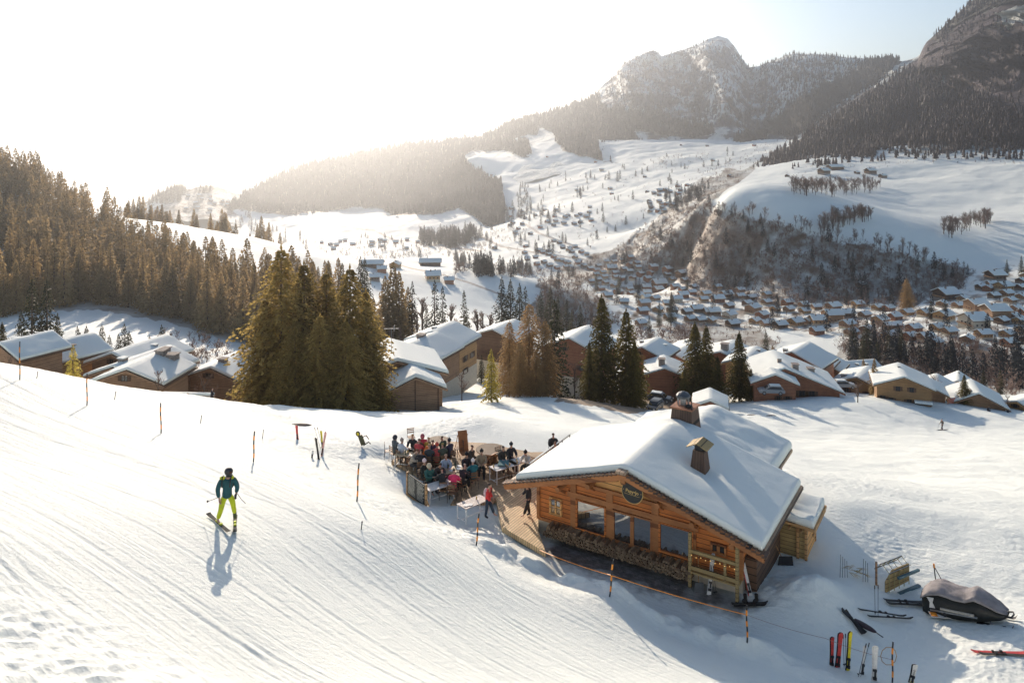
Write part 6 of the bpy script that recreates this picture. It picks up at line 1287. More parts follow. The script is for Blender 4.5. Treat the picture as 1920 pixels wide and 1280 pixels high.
v = MB(); v.tube([(-.06, -.19, 1.16), (-.07, -.18, 1.30), (-.09, -.09, 1.46), (-.09, .04, 1.44)], .02, 6).tube([(.17, -.16, 1.16), (.18, -.14, 1.32), (.18, -.05, 1.46), (.17, .08, 1.42)], .02, 6).ball((.05, .2, 1.2), (.17, .1, .24), 10, 6); v.obj('backpack', BLACK, so, smooth=True)
def skimesh(L=1.7, w=.075, tip=.12, col=None):
    v = MB(); n = 16; P = []
    for i in range(n+1):
        u = i/n; x = (u-.5)*L; ww = w*(1.0+.45*abs(2*u-1)**2)*(1 if u < .93 else max(.25, 1-(u-.93)*9)); z = 0.006*math.cos((u-.5)*3)+(max(0, u-.88)/.12)**2*tip*.6+(max(0, .04-u)/.04)**2*.02
        for y, dz in ((-ww/2, 0), (ww/2, 0), (ww/2, .016), (-ww/2, .016)): P.append((x, y, z+dz))
    F_ = [(3, 2, 1, 0), (4*n, 4*n+1, 4*n+2, 4*n+3)]
    for i in range(n):
        a = 4*i
        for k in range(4): F_.append((a+k, a+(k+1) % 4, a+4+(k+1) % 4, a+4+k))
    return v.poly(P, F_)
def binding():
    v = MB(); v.box(-.16, -.06, -.04, .04, .018, .075).box(.12, .2, -.04, .04, .018, .07).box(-.05, .12, -.035, .035, .018, .035); return v
def put_ski(par, a, b, mat, name='ski', bmat=None, w=.075, lift=.02, bind=True, offs=0.0):
    """ski from tail a to tip b (world points)"""
    a = V3(a); b = V3(b); d = (b-a); L = d.length; d.normalize(); up = V3((0, 0, 1)); y = up.cross(d).normalized(); z = d.cross(y)
    M_ = Matrix(((d.x, y.x, z.x), (d.y, y.y, z.y), (d.z, y.z, z.z))).to_4x4(); M_.translation = (a+b)/2+z*lift
    o = skimesh(L, w).obj(name, mat, par, bevel=0); W_ = M_ if par is None else par.matrix_basis.inverted()@M_
    o.matrix_local = W_
    if bind: binding().obj('binding', bmat or IRON, o)
    return o
SKIM = paint((.05, .05, .045), .9, .6, 30, name='dark_ski_topsheet')
for c, d in ((V3((-.19, -.15, 0)), V3((.62, -.74, 0)) if 0 else V3((.70, -.72, 0))), (V3((.23, .15, 0)), V3((.33, -.94, 0)))):
    a = foot+c-d*.78; b = foot+c+d*.85; a.z = drop(a.x, a.y, 'n')+.02; b.z = drop(b.x, b.y, 'n')+.02; e_ = max(drop(*a.lerp(b, u).xy, 'n')-a.lerp(b, u).z for u in (0, .15, .3, .45, .6, .75, .9, 1))+.02; a.z += e_; b.z += e_; put_ski(so, a, b, SKIM, bmat=LIME, w=.10)
v = MB(); v.tube([(-.12, -.2, .84), (-.20, -.05, .80), (-.78, .45, .42)], .009, 6).ball((-.76, .43, .44), .035, 8, 4); v.obj('ski_pole', IRON, so)
v = MB(); v.tube([(.34, .0, .92), (.36, .35, .55), (.36, .75, .22)], .009, 6); v.obj('ski_pole', IRON, so)
# ------------------------------------------------------------------ props
def base(px, py, w='n'): return hit(px, py, w)
ORG = paint((.85, .30, .03), .5, .1, name='orange_band'); RED = paint((.62, .06, .05), .45, .25, 25, name='red_ski'); YEL = paint((.75, .62, .03), .45, .2, 25, name='yellow_ski'); WSK = paint((.74, .72, .68), .4, .12, 20, name='white_ski')
def marker(bx, by, tx, ty, label):
    b = base(bx, by); t = at(tx, ty, b.y-.0); d = t-b; o = thing('marker_pole', label, 'pole', b, 0, 'orange and black marker poles along the piste'); n = 7; k = lambda u: V3((d.x*u+.012*math.sin(u*7), 0, d.z*u))
    MB().tube([V3((0, 0, -.3))]+[k(i/14) for i in range(15)], .030, 6).obj('pole', BLACK, o)
    for i in (1, 3, 5): MB().tube([k((i+.0)/n), k((i+.5)/n), k((i+1)/n)], .036, 6).obj('band', ORG, o)
    return o
POLES = [(37, 712, 37, 640), (163, 760, 163, 700), (302, 812, 301, 755), (475, 866, 477, 808), (669, 940, 673, 868), (893, 1022, 898, 962), (1143, 1118, 1150, 1047), (1401, 1203, 1400, 1133), (1673, 1279, 1674, 1203)]
for p, n_ in zip(POLES, ('at the left picture edge', 'before the olive conifer', 'left of the skier, third from the left', 'above and right of the skier', 'between the skier and the menu board', 'in front of the red walker', 'before the firewood pile', 'at the rope before the lying black skis', 'right of the upright skis at the bottom')):
    m_ = marker(*p, 'striped marker pole '+n_)
for px, py, ty, n_ in ((68, 709, 697, 'second from the left edge'), (214, 749, 735, 'below the left chalet cluster'), (375, 793, 779, 'above the piste left of the golden spruces'), (491, 822, 806, 'just right of the fourth marker pole'), (676, 992, 978, 'low in front of the menu board')):
    b = base(px, py); t = at(px+3, ty, b.y); o = thing('slope_stick', 'thin dark stick in the snow '+n_, 'stick', b); MB().tube([(0, 0, -.2), tuple(t-b)], .02, 5).obj('stick', BLACK, o); MB().ball(tuple(t-b), .03, 6, 4).obj('knob', BLACK, o)
# barrier rope
def rope(pts, r, mat, label, sag=.06):
    P = []
    for a, b in zip(pts[:-1], pts[1:]):
        for i in range(12): u = i/12; P.append(a.lerp(b, u)-V3((0, 0, sag*4*u*(1-u))))
    P.append(pts[-1]); o = MB().tube(P, r, 5).obj('barrier_rope', mat); tag(o, label, 'rope'); return o
rp = [at(1012, 1031, 34.9), at(1146, 1078, 30.2), at(1400, 1152, 28.9)]; rope(rp, .017, ORG, 'orange barrier rope running past the firewood to the right')
rope([at(1400, 1152, 28.9), at(1548, 1196, 27.6), at(1673, 1236, 26.6)], .007, paint((.30, .2, .16), .7, name='thin_cord'), 'thin cord continuing behind the upright skis')
b = base(1664, 1275); P = [(.28*math.cos(a/10*6.28)-.02, .02, .62+.32*math.sin(a/10*6.28)) for a in range(11)]; o = MB().tube([V3(p)+b+V3((.12, .1, .15)) for p in P], .014, 5, False).obj('coiled_rope', paint((.4, .27, .13), .8, name='hemp')); tag(o, 'coil of tan rope hanging on the bottom marker pole', 'rope')
# upright skis
def upright(bx, by, tx, ty, mats, label, name='pair_of_skis', w=.09, wid2=.035, bind=True, text_=None, group=None, Yoff=0):
    b = base(bx, by); t = at(tx, ty, b.y+Yoff); d = t-b; o = thing(name, label, 'skis', b, 0, group); L = d.length
    d.normalize(); x = V3((0, 0, 1)).cross(V3((0, 1, 0))); n_ = V3((0, -1, 0)); y = n_.cross(d).normalized(); n_ = d.cross(y).normalized()
    for i, mm in enumerate(mats):
        M_ = Matrix(((d.x, y.x, n_.x), (d.y, y.y, n_.y), (d.z, y.z, n_.z))).to_4x4(); M_.translation = d*(L/2-.1)+n_*(-.03*i)+y*(wid2*i)
        s = skimesh(L+.2, w).obj('ski', mm, o); s.matrix_local = M_
        if bind: binding().obj('binding', BLACK, s).location = (-.25*L, 0, 0)
        if text_ and i == 0:
            tt = text(text_, .085, (.18*L, 0, .022), BLACK, s, 'lettering', (0, 0, 0), .002); MB().box(-.42*L, -.18*L, -w*.45, w*.45, .017, .021).obj('graphic', YEL, s)
    return o
def poles2(bx, by, tx, ty, label, dx=.08, col=None):
    b = base(bx, by); t = at(tx, ty, b.y)-b; o = thing('ski_poles', label, 'ski poles', b)
    for i in (0, 1):
        off = V3((dx*i, .03*i, 0)); p = MB().tube([off-V3((0, 0, .1)), off*1.2+t], .009, 5).obj('ski_pole', col or IRON, o); MB().tube([off*1.2+t*.9, off*1.2+t*1.02], .02, 6).obj('grip', BLACK, p)
        MB().tube([off+t*.08, off+t*.085], .045, 8).obj('basket', BLACK, p)
    return o
upright(1560, 1246, 1561, 1191, [RED, IRON], 'narrow red and black skis, leftmost of the upright row')
upright(1571, 1250, 1577, 1183, [RED, BLACK], 'wide red-tipped skis, second of the upright row', w=.12); poles2(1583, 1250, 1581, 1190, 'thin ski poles beside the wide red-tipped skis')
upright(1590, 1256, 1595, 1181, [YEL, IRON], 'yellow skis with black and white tips, third of the upright row')
upright(1616, 1262, 1622, 1206, [WSK], 'white frosty ski with black pole straps, fourth of the upright row'); poles2(1608, 1268, 1624, 1207, 'dark ski poles leaning on the fourth upright ski', .1)
upright(1640, 1275, 1642, 1208, [WSK, WSK], 'broad white skis with a black tip cap, left of the bottom marker pole', w=.13)
upright(1709, 1279, 1717, 1243, [WSK, IRON], 'white ski with black lettering and yellow tail at the bottom edge', w=.13, text_='HEAD')
upright(1330, 1114, 1338, 1036, [WSK, WSK], 'white patterned skis leaning on the restaurant balustrade', w=.11, Yoff=.5); poles2(1340, 1114, 1333, 1060, 'ski poles beside the white patterned skis')
upright(1408, 1116, 1391, 1042, [WSK, RED], 'white and red skis leaning on the restaurant\'s right corner', w=.11, Yoff=.5); poles2(1383, 1110, 1397, 1048, 'ski poles leaning on the restaurant\'s right corner', .14)
upright(558, 823, 556, 796, [RED], 'single red ski stuck in the shaded snow at the left', 'upright_ski', .12)
# group stuck in the snow at the left
upright(598, 861, 592, 819, [IRON], 'dark ski with an orange tip in the left equipment cluster', 'upright_ski', .1); upright(603, 855, 611, 808, [paint((.75, .4, .35), .5, .3, 20, name='salmon_ski')], 'salmon ski leaning right in the left equipment cluster', 'upright_ski', .1)
upright(605, 840, 602, 806, [YEL], 'short yellow ski in the left equipment cluster', 'upright_ski', .1); poles2(602, 842, 590, 802, 'long black poles leaning in the left equipment cluster', .12); upright(585, 858, 587, 843, [WSK], 'short white and yellow ski at the foot of the left cluster', 'upright_ski', .1)
# black and yellow sit-down board
b = base(683, 838); o = thing('sledge', 'upright black and yellow snow sledge standing in the snow left of the terrace', 'sledge', b, R(-10)); o.rotation_euler = (0, R(-20), 0)
MB().prism([(.13*math.cos(a), .26+.0+.0+.16*math.sin(a)) for a in [i*.52 for i in range(12)]], -.03, .03, Matrix.Translation((-.08, 0, .62))@Matrix.Rotation(math.pi/2, 4, 'X')).obj('headboard', BLACK, o); MB().box(-.13, .13, -.04, .04, .15, .75).obj('seat', paint((.09, .085, .04), .6, .4, 20, name='olive_seat'), o)
MB().prism([(.07*math.cos(i*.6)-.08, .88+.1*math.sin(i*.6)) for i in range(11)], .032, .045, Matrix.Rotation(math.pi/2, 4, 'X')).obj('emblem', YEL, o); MB().tube([(.1, 0, .6), (.35, 0, .62), (.42, 0, .35)], .03, 6).tube([(.0, 0, .12), (.35, 0, .2), (.42, 0, .05)], .035, 6).obj('frame', IRON, o)
# menu board
def board():
    a = base(764, 928); b = base(799, 948); s0 = cl(0, 0); o = thing('menu_board', 'chalkboard menu on two wooden posts at the terrace edge', 'menu board', a, math.atan2(b.y-a.y, b.x-a.x)); W_ = math.hypot(b.x-a.x, b.y-a.y); zt = at(762, 884, a.y).z-a.z
    dz = b.z-a.z
    MB().box(-.05, .05, -.05, .05, -.5, zt).obj('post', W_LIT, o); MB().box(W_-.05, W_+.05, -.05, .05, -.5+dz, zt+.02).obj('post', W_LIT, o)
    MB().box(.052, W_-.052, -.025, .025, zt-1.12, zt-.06).obj('board', paint((.035, .035, .033), .7, .25, 4, name='chalkboard'), o); MB().box(.052, W_-.052, -.04, .04, zt-1.2, zt-1.122).obj('ledge', W_LIT, o)
    g_ = random.Random(8); v = MB()
    for cx in (.12, W_/2+.05):
        for i in range(13):
            x = cx+g_.uniform(0, .05); z = zt-.15-i*.072; e = cx+W_/2-.22-g_.uniform(0, .16)
            while x < e: l_ = g_.uniform(.03, .08); v.box(x, x+l_, -.029, -.0255, z, z+g_.choice((.022, .03, .04))); x += l_+.018
    v.obj('chalk_writing', paint((.6, .58, .5), .9, name='chalk'), o)
    MB().bar((W_+.05, .3, -.3), (W_, .05, zt-.8), .05).obj('brace', W_LIT, o)
board()
# tables
def table(px, py, w_, d_, rz, label, top=None, h=.76, frame=None):
    p = dk(px, py, h); o = thing('table', label, 'table', (p.x, p.y, DZ), rz, 'tables on the terrace'); top = top or paint((.42, .36, .33), .5, .15, name='table_top'); frame = frame or WHITE
    MB().box(-w_/2, w_/2, -d_/2, d_/2, h-.035, h).obj('table_top', top, o, bevel=.006)
    for sx in (-1, 1):
        for sy in (-1, 1): x = sx*(w_/2-.04); y = sy*(d_/2-.04); MB().box(x-.02, x+.02, y-.02, y+.02, 0, h-.035).obj('leg', frame, o)
    v = MB(); v.bar((-w_/2+.04, -d_/2+.04, .12), (-w_/2+.04, d_/2-.04, .12), .03).bar((w_/2-.04, -d_/2+.04, .12), (w_/2-.04, d_/2-.04, .12), .03).bar((-w_/2+.04, 0, .13), (w_/2-.04, 0, .13), .03); v.obj('stretcher', frame, o); return o
TW = paint((.55, .40, .24), .6, .2, name='wood_table'); TP = paint((.68, .63, .58), .5, .08, name='pale_table')
TB = [(887, 940, 1.5, .75, CRZ+1.3, 'white framed table beside the red walker', None), (822, 908, 1.5, .8, CRZ+1.2, 'white framed table right of the menu board, with napkins', TP), (846, 880, 1.6, .8, CRZ+1.0, 'crowded table between the bald guest and the pink jacket', TW),
      (785, 838, 1.9, .8, CRZ+.2, 'long table at the left back of the terrace', TP), (818, 836, 1.7, .8, CRZ+.2, 'long table among the orange and red jackets', TW), (945, 872, 1.5, .75, CRZ+1.2, 'pale table with a folded teal blanket near the railing', TP), (975, 862, 1.3, .75, CRZ+1.2, 'pale table with drinks beside the cream jacket', TP), (762, 850, 1.2, .7, CRZ+.3, 'low table at the left edge of the terrace', TW)]
for a in TB: table(*a[:6], top=a[6])
bagm = [MB().ball((0, 0, .2), (.17, .13, .22), 8, 6).mesh('backpack', paint(c, .85, .2, name='bag_cloth'), True) for c in ((.03, .03, .035), (.08, .03, .03), (.03, .05, .08), (.16, .13, .09))]
BW = ['first', 'second', 'third', 'fourth', 'fifth', 'sixth', 'seventh', 'eighth', 'ninth', 'tenth', 'eleventh', 'twelfth', 'thirteenth', 'fourteenth']
for i, (px, py) in enumerate(sorted([(748, 852), (766, 846), (778, 862), (790, 852), (800, 860), (815, 862), (826, 868), (838, 900), (858, 900), (876, 892), (812, 898), (850, 850), (935, 872), (968, 880)])):
    p = dk(px, py, .2); o = link('backpack', bagm[i % 4]); o.location = (p.x, p.y, DZ); o.rotation_euler = (0, 0, i*1.3); tag(o, f'dark backpack between the chairs, {BW[i]} from the left on the terrace', 'backpack', 'backpacks lying under the terrace tables')
def rtable(px, py, r, label):
    p = dk(px, py, .7); o = thing('round_table', label, 'table', (p.x, p.y, DZ), 0, 'round wooden tables')
    MB().tube([(0, 0, .66), (0, 0, .72)], r, 28).obj('table_top', W_LIT, o); MB().tube([(0, 0, 0), (0, 0, .66)], r*.45, 16).obj('drum', W_DARK, o)
rtable(822, 826, .72, 'big round wooden table behind the red jackets'); rtable(920, 842, .85, 'big round wooden table right of the deckchair')
p = dk(944, 868, .80); o = MB().box(-.28, .28, -.4, .4, 0, .05).obj('blanket', paint((.09, .20, .21), .9, .1, name='teal_blanket'), bevel=.02); o.location = p; o.rotation_euler = (0, 0, CRZ+.5); tag(o, 'folded teal blanket on the pale table near the railing', 'blanket')
# glasses, bottles, plates
gl_ = MB().tube([(0, 0, 0), (0, 0, .1), (0, 0, .14)], [.028, .034, .036], 8).mesh('glass', paint((.62, .42, .12), .2, .2, name='drink')); pl_ = MB().tube([(0, 0, 0), (0, 0, .012), (0, 0, .02)], [.07, .12, .13], 12).mesh('plate', WHITE); bt_ = MB().tube([(0, 0, 0), (0, 0, .2), (0, 0, .24), (0, 0, .31)], [.036, .036, .014, .014], 8).mesh('bottle', paint((.03, .07, .03), .2, name='bottle_glass'))
gr_ = random.Random(2)
tn = ['beside the red walker', 'right of the menu board', 'of the bald guest', 'at the left back', 'among the red jackets', 'near the railing', 'beside the cream jacket', 'at the terrace\'s left edge']
for ti, a in enumerate(TB):
    p = dk(a[0], a[1], .76)
    for j in range(9 if ti in (2, 3, 4, 6) else 3):
        k = gr_.choice('ggpb' if j else 'p'); me, nm = {'g': (gl_, 'drinking_glass'), 'p': (pl_, 'plate'), 'b': (bt_, 'bottle')}[k]
        o = link(nm, me); q = Matrix.Rotation(a[4], 3, 'Z')@V3((gr_.uniform(-.42, .42)*a[2], gr_.uniform(-.36, .36)*a[3], 0)); o.location = p+q; tag(o, nm.replace('_', ' ')+' on the table '+tn[ti], nm.replace('_', ' '), 'tableware '+tn[ti])
for px, py, rz, lb in ((728, 843, 100, 'empty slatted chair at the terrace\'s far left edge'), (771, 817, 20, 'empty dark chair behind the ginger haired guest'), (862, 905, 160, 'empty slatted chair in front of the pink jacket'), (848, 921, 170, 'empty slatted chair right of the front white framed table'), (927, 872, 60, 'empty grey chair left of the blanket table'), (912, 925, 250, 'empty chair behind the red walker'), (938, 852, 40, 'empty chair left of the dark clothed pair'), (957, 884, 120, 'chair lying half in the sun under the blanket table'), (860, 838, 300, 'empty chair by the wooden deckchair')):
    p = dk(px, py, .5); chair((p.x, p.y, DZ), R(rz), lb)
def deckchair(px, py, rz, label, ang):
    p = dk(px, py, .3); o = thing('deckchair', label, 'deckchair', (p.x, p.y, DZ), rz, 'wooden deckchairs'); c, s = math.cos(ang), math.sin(ang)
    v = MB(); v.poly([(-.28, 0, .3), (.28, 0, .3), (.28, 1.05*c, .3+1.05*s), (-.28, 1.05*c, .3+1.05*s), (-.28, .03, .27), (.28, .03, .27), (.28, 1.15*c+.03, .27+1.15*s), (-.28, 1.15*c+.03, .27+1.15*s)], [(0, 1, 2, 3), (7, 6, 5, 4), (0, 4, 5, 1), (1, 5, 6, 2), (2, 6, 7, 3), (3, 7, 4, 0)]); v.obj('backrest', W_BEAM, o)
    MB().box(-.28, .28, -.6, 0, .27, .3).obj('seat', W_BEAM, o)
    for sx in (-1, 1): MB().bar((sx*.3, -.6, .02), (sx*.3, .7, .28), .04).obj('rail', W_LIT, o); MB().bar((sx*.3, .9*c, .3+.9*s), (sx*.3, .95, .0), .035).obj('leg', W_LIT, o)
deckchair(870, 845, R(20), 'upright wooden deckchair with a tall back by the terrace\'s right part', 1.25); deckchair(905, 868, R(-125), 'reclined wooden deckchair between the white hat and the round table', .75)
# railing and things by the left wall
o = thing('railing', 'dark metal railing with snow along the restaurant\'s left eave', 'railing', (0, 0, 0)); v = MB(); A, B = cl(-2.45, 3.3, DZ), cl(-2.6, 8.2, DZ)
for z in (.35, .65, 1.0): v.bar(A+V3((0, 0, z)), B+V3((0, 0, z)), .045)
v.obj('rail', IRON, o)
for i in range(6): q = A.lerp(B, i/5); MB().bar(q, q+V3((0, 0, 1.0)), .05).obj('post', IRON, o)
MB().bar(A+V3((0, 0, 1.05)), B+V3((0, 0, 1.05)), .10, .04).obj('snow_cap', SNOWR, o)
for px, py, c, lb, n_ in ((985, 955, BLACK, 'black coats hanging in the shade by the restaurant\'s left wall', 'coats'),):
    q = cl(-.5, 1.6, DZ); o = thing('coat_stand', lb, 'coat stand', q, CRZ); MB().tube([(0, 0, 0), (0, 0, 1.7)], .03, 6).bar((-.3, 0, 1.65), (.3, 0, 1.65), .03).obj('stand', W_DARK, o); MB().ball((-.15, 0, 1.25), (.17, .12, .4), 10, 8).ball((.18, .03, 1.2), (.15, .12, .42), 10, 8).obj('coat', BLACK, o, smooth=True); MB().ball((.02, -.1, 1.6), (.16, .1, .1), 8, 5).obj('straw_hat', W_LIT, o, smooth=True)
# shovels
def shovel(bx, by, tx, ty, lean, label, blade, bm):
    b = base(bx, by); t = at(tx, ty, b.y+lean)-b; o = thing('snow_shovel', label, 'shovel', b); MB().tube([t*.12, t], .018, 6).obj('handle', W_LIT, o); M_ = Matrix.Rotation(.25, 4, 'X')
    MB().poly([M_@V3(q) for q in ((-blade/2, -.08, 0), (blade/2, -.08, 0), (blade*.42, 0, .42), (-blade*.42, 0, .42), (-blade/2, -.05, 0), (blade/2, -.05, 0), (blade*.42, .03, .42), (-blade*.42, .03, .42))], [(0, 1, 2, 3), (7, 6, 5, 4), (0, 4, 5, 1), (1, 5, 6, 2), (2, 6, 7, 3), (3, 7, 4, 0)]).obj('blade', bm, o)
shovel(1310, 1108, 1309, 1030, .5, 'wooden handled snow shovel with grey blade leaning on the balustrade', .42, METAL); shovel(1472, 1058, 1452, 1016, .4, 'snow pusher with a big black blade stuck in the snow by the timber store', .7, BLACK)
# lying ski gear in front of the corner
def lying(pts, mats, label, w=.09, lift=.05, name='pair_of_skis'):
    c = base(*[(pts[0][k]+pts[0][k+2])/2 for k in (0, 1)]); o = thing(name, label, 'skis', c)
    for (ax, ay, bx, by), mm in zip(pts, mats): put_ski(o, base(ax, ay), base(bx, by), mm, w=w, lift=lift)
    return o
lying([(1372, 1134, 1441, 1132), (1376, 1138, 1438, 1136)], [SKIM, BLACK], 'black skis with bindings lying before the restaurant\'s right corner', .11)
for px, n_ in ((1396, 'left'), (1417, 'right')):
    b = base(px, 1131); o = thing('ski_boot', f'black ski boot standing on the lying black skis, {n_} one', 'boot', b+V3((0, 0, .05)), R(200), 'ski boots on the black skis'); MB().ball((0, 0, .08), (.15, .06, .08), 8, 6).obj('shell', BLACK, o, smooth=True); MB().tube([(-.04, 0, .1), (-.02, 0, .33)], [.07, .075], 8).obj('cuff', IRON, o)
lying([(1609, 1144, 1698, 1158), (1627, 1157, 1711, 1162)], [SKIM, SKIM], 'thin dark skis lying spread in the shade left of the snowmobile', .08); poles2(1641, 1152, 1640, 1098, 'pair of ski poles standing upright by the spread dark skis', .13)
lying([(1730, 1131, 1656, 1127), (1730, 1136, 1662, 1133)], [BLACK, SKIM], 'stacked black skis sticking out behind the snowmobile', .13)
lying([(1922, 1226, 1821, 1223), (1922, 1230, 1835, 1227)], [RED, SKIM], 'red tipped skis lying in the sunlit snow at the right edge', .11, .04)
lying([(1622, 1188, 1576, 1143), (1618, 1190, 1584, 1146)], [BLACK, IRON], 'black skis lying crosswise above the upright ski row', .14)
b = base(1620, 1178); o = thing('snowshoe_bag', 'dark pointed equipment bag lying on the crossed black skis', 'bag', b+V3((0, 0, .08)), R(-58)); MB().ball((0, 0, .05), (.55, .14, .08), 12, 6).obj('bag', paint((.05, .03, .035), .7, .4, 30, name='bag_cloth'), o, smooth=True); MB().tube([(.5, 0, .05), (.8, 0, .02)], .02, 5).obj('strap', BLACK, o)
# snowboard lying beside the snowmobile
b = base(1785, 1160); o = thing('snowboard', 'white snowboard with orange ends lying beside the snowmobile', 'snowboard', b+V3((0, 0, .08)), R(-12)); v = skimesh(1.65, .27, .1); v.obj('board', WSK, o); MB().box(-.8, -.55, -.13, .13, .03, .04).obj('nose_graphic', ORG, o)
for x in (-.28, .28): MB().ball((x, 0, .1), (.09, .15, .11), 8, 6).obj('binding', BLACK, o, smooth=True)
# covered snowmobile
def snowmobile():
    a = base(1738, 1140); b = base(1905, 1170); d = b-a; L = math.hypot(d.x, d.y); rz = math.atan2(d.y, d.x); o = thing('snowmobile', 'covered black snowmobile with pale tarpaulin parked at the right', 'snowmobile', a, rz); o.rotation_euler = (0, -math.asin(max(-.3, min(.3, d.z/L))), rz)
    W_ = .5; sec = [(0, .10, .55, .75), (.35, .0, .62, 1.02), (.75, .0, .62, 1.12), (1.3, .0, .60, .98), (1.75, .02, .58, .92), (2.1, .05, .58, 1.08), (2.5, .12, .52, .85), (2.9, .2, .42, .58), (3.15, .28, .25, .40)]
    def hull(s0, z0f, z1f, ws, nm, mat, o_=0.0, seg=12, push=0.0):
        P = []; F_ = []
        secs = [(np.interp(t_, [q[0] for q in sec], [q[0] for q in sec]), *[float(np.interp(t_, [q[0] for q in sec], [q[j] for q in sec])) for j in (1, 2, 3)]) for t_ in np.linspace(0, 3.15, 30)]
        for x, zb_, hw, zt in secs:
            x = float(x)*L/3.3
            for k in range(seg):
                u = k/(seg-1); a_ = math.pi*u; c, s = math.cos(a_), math.sin(a_); zz = zb_+(zt-zb_)*(z0f+(z1f-z0f)*s**.7)+push; P.append((x+.02*math.sin(k*2.1+x*5), hw*ws*c*(1.0-.25*(s**3))+.012*math.sin(x*9+k), zz+(.02*math.sin(x*7+k*1.3)+(.035*math.sin(x*13+k*2.2+math.sin(x*5)*2) if push else 0))*s))
        n = len(secs)
        for i in range(n-1):
            for k in range(seg-1): F_.append((i*seg+k, i*seg+k+1, (i+1)*seg+k+1, (i+1)*seg+k))
        F_ += [tuple(range(seg)), tuple((n-1)*seg+k for k in reversed(range(seg)))]
        for i in range(n-1): F_.append((i*seg, (i+1)*seg, (i+1)*seg+seg-1, i*seg+seg-1))
        MB().poly(P, F_).obj(nm, mat, o, smooth=True)
    hull(0, 0.05, .93, .96, 'hull', paint((.012, .014, .012), .45, .3, 6, name='black_hull'))
    hull(0, .80, 1.0, 1.05, 'cover', paint((.27, .25, .25), .9, .25, 3, name='tarpaulin', bump=.9), push=.02)
    MB().box(.2, 1.9, -.30, .30, -.06, .30).obj('track', BLACK, o, bevel=.05); v = MB(); v.box(.3, 2.0, -.62, -.45, .24, .30).box(.3, 2.0, .45, .62, .24, .30); v.obj('footboard', METAL, o)
    for s in (-1, 1):
        k = skimesh(1.3, .15, .25).obj('ski', BLACK, o); k.location = (L*.82, s*.42, .0); MB().bar((L*.78, s*.42, .03), (L*.72, s*.2, .4), .05).obj('strut', METAL, o)
    MB().tube([(L*.93, -.25, .3), (L*1.0, -.22, .34), (L*1.02, 0, .35), (L*1.0, .22, .34), (L*.93, .25, .3)], .03, 6).obj('bumper', BLACK, o)
    MB().tube([(.7, -.60, .38), (1.9, -.60, .34)], .05, 8).obj('side_roll', paint((.45, .42, .36), .7, .2, name='pale_roll'), o)
    m = MB().prism([(.28, .35), (.5, .35), (.44, .55), (.52, .75), (.26, .75), (.34, .55)], .56, .58, Matrix(((1, 0, 0, 0), (0, 0, -1, 0), (0, 1, 0, 0), (0, 0, 0, 1)))); m.obj('mounting_plate', WSK, o)
snowmobile()
b = base(1757, 1112); o = thing('strap_pole', 'pole with an orange top and black straps hanging over the snowmobile', 'pole', b); t = at(1751, 1058, b.y)-b; MB().tube([(0, 0, 0), tuple(t)], .025, 6).obj('pole', BLACK, o); MB().tube([tuple(t*.9), tuple(t*1.03)], .04, 6).obj('top', ORG, o); MB().tube([tuple(t*.95), tuple(t*.5+V3((.2, -.2, 0))), (.28, -.3, .1)], .018, 5).obj('strap', BLACK, o)
# rescue sled on its side with its post
def sled():
    b = base(1660, 1110); o = thing('rescue_sled', 'wooden rescue sled frame with bent metal rails standing in the snow', 'sled', b, R(28)); ol = [(0, 0), (1.55, .1), (1.55, .85), (.45, .85), (0, .45)]
    MB().prism(ol, -.03, .03, Matrix.Rotation(math.pi/2, 4, 'X')).obj('panel', W_GREEN, o)
    for i in range(5): x = .15+i*.33; MB().tube([(x, -.08, .0), (x, -.08, .8), (x+.1, .35, 1.0), (x+.1, .6, .7)], .016, 5).obj('rib', paint((.45, .40, .2), .4, .2, metal=.6, name='brass_tube'), o)
    for y, z in ((-.09, .82), (.35, 1.0), (.6, .7)): MB().tube([(.1, y, z), (1.6, y, z)], .018, 5).obj('rail', IRON if y > .3 else METAL, o)
    for z0 in (.55, -.12): MB().box(.5, 1.9, -.3 if z0 > 0 else -.35, -.2, z0, z0+.09).obj('runner', paint((.06, .14, .17), .5, .1, name='blue_runner'), o)
sled()
b = base(1643, 1096); t = at(1643, 1053, b.y)-b; o = MB().tube([b-V3((0, 0, .2)), b+t], .05, 8).obj('wooden_post', W_BROWN); tag(o, 'short brown wooden post left of the rescue sled', 'post')
for bx, by, n, lb in ((1575, 1082, 4, 'bundle of thin metal rods standing before the fallen branches'), (1618, 1090, 3, 'three thin sticks left of the rescue sled')):
    b = base(bx, by); o = thing('rod_bundle', lb, 'rods', b)
    for i in range(n): MB().tube([(i*.13, .05*i, -.1), (i*.11+.03, .05*i, 1.0-.12*i)], .014, 5).obj('rod', METAL, o)
b = base(1570, 1075); o = thing('fallen_branch', 'cut yellowish conifer branches lying on the sunny snow', 'branch', b, 0); (tv, tf), (cv, cf) = bare_tree(1.6, 1.2, 777, 3, 6, .2, 3, .1); q = np.stack([cv[:, 2], cv[:, 0], cv[:, 1]*.5+.15], 1); link('twigs', mesh_np('twigs', q, cf, GOLD, smooth=False), o)
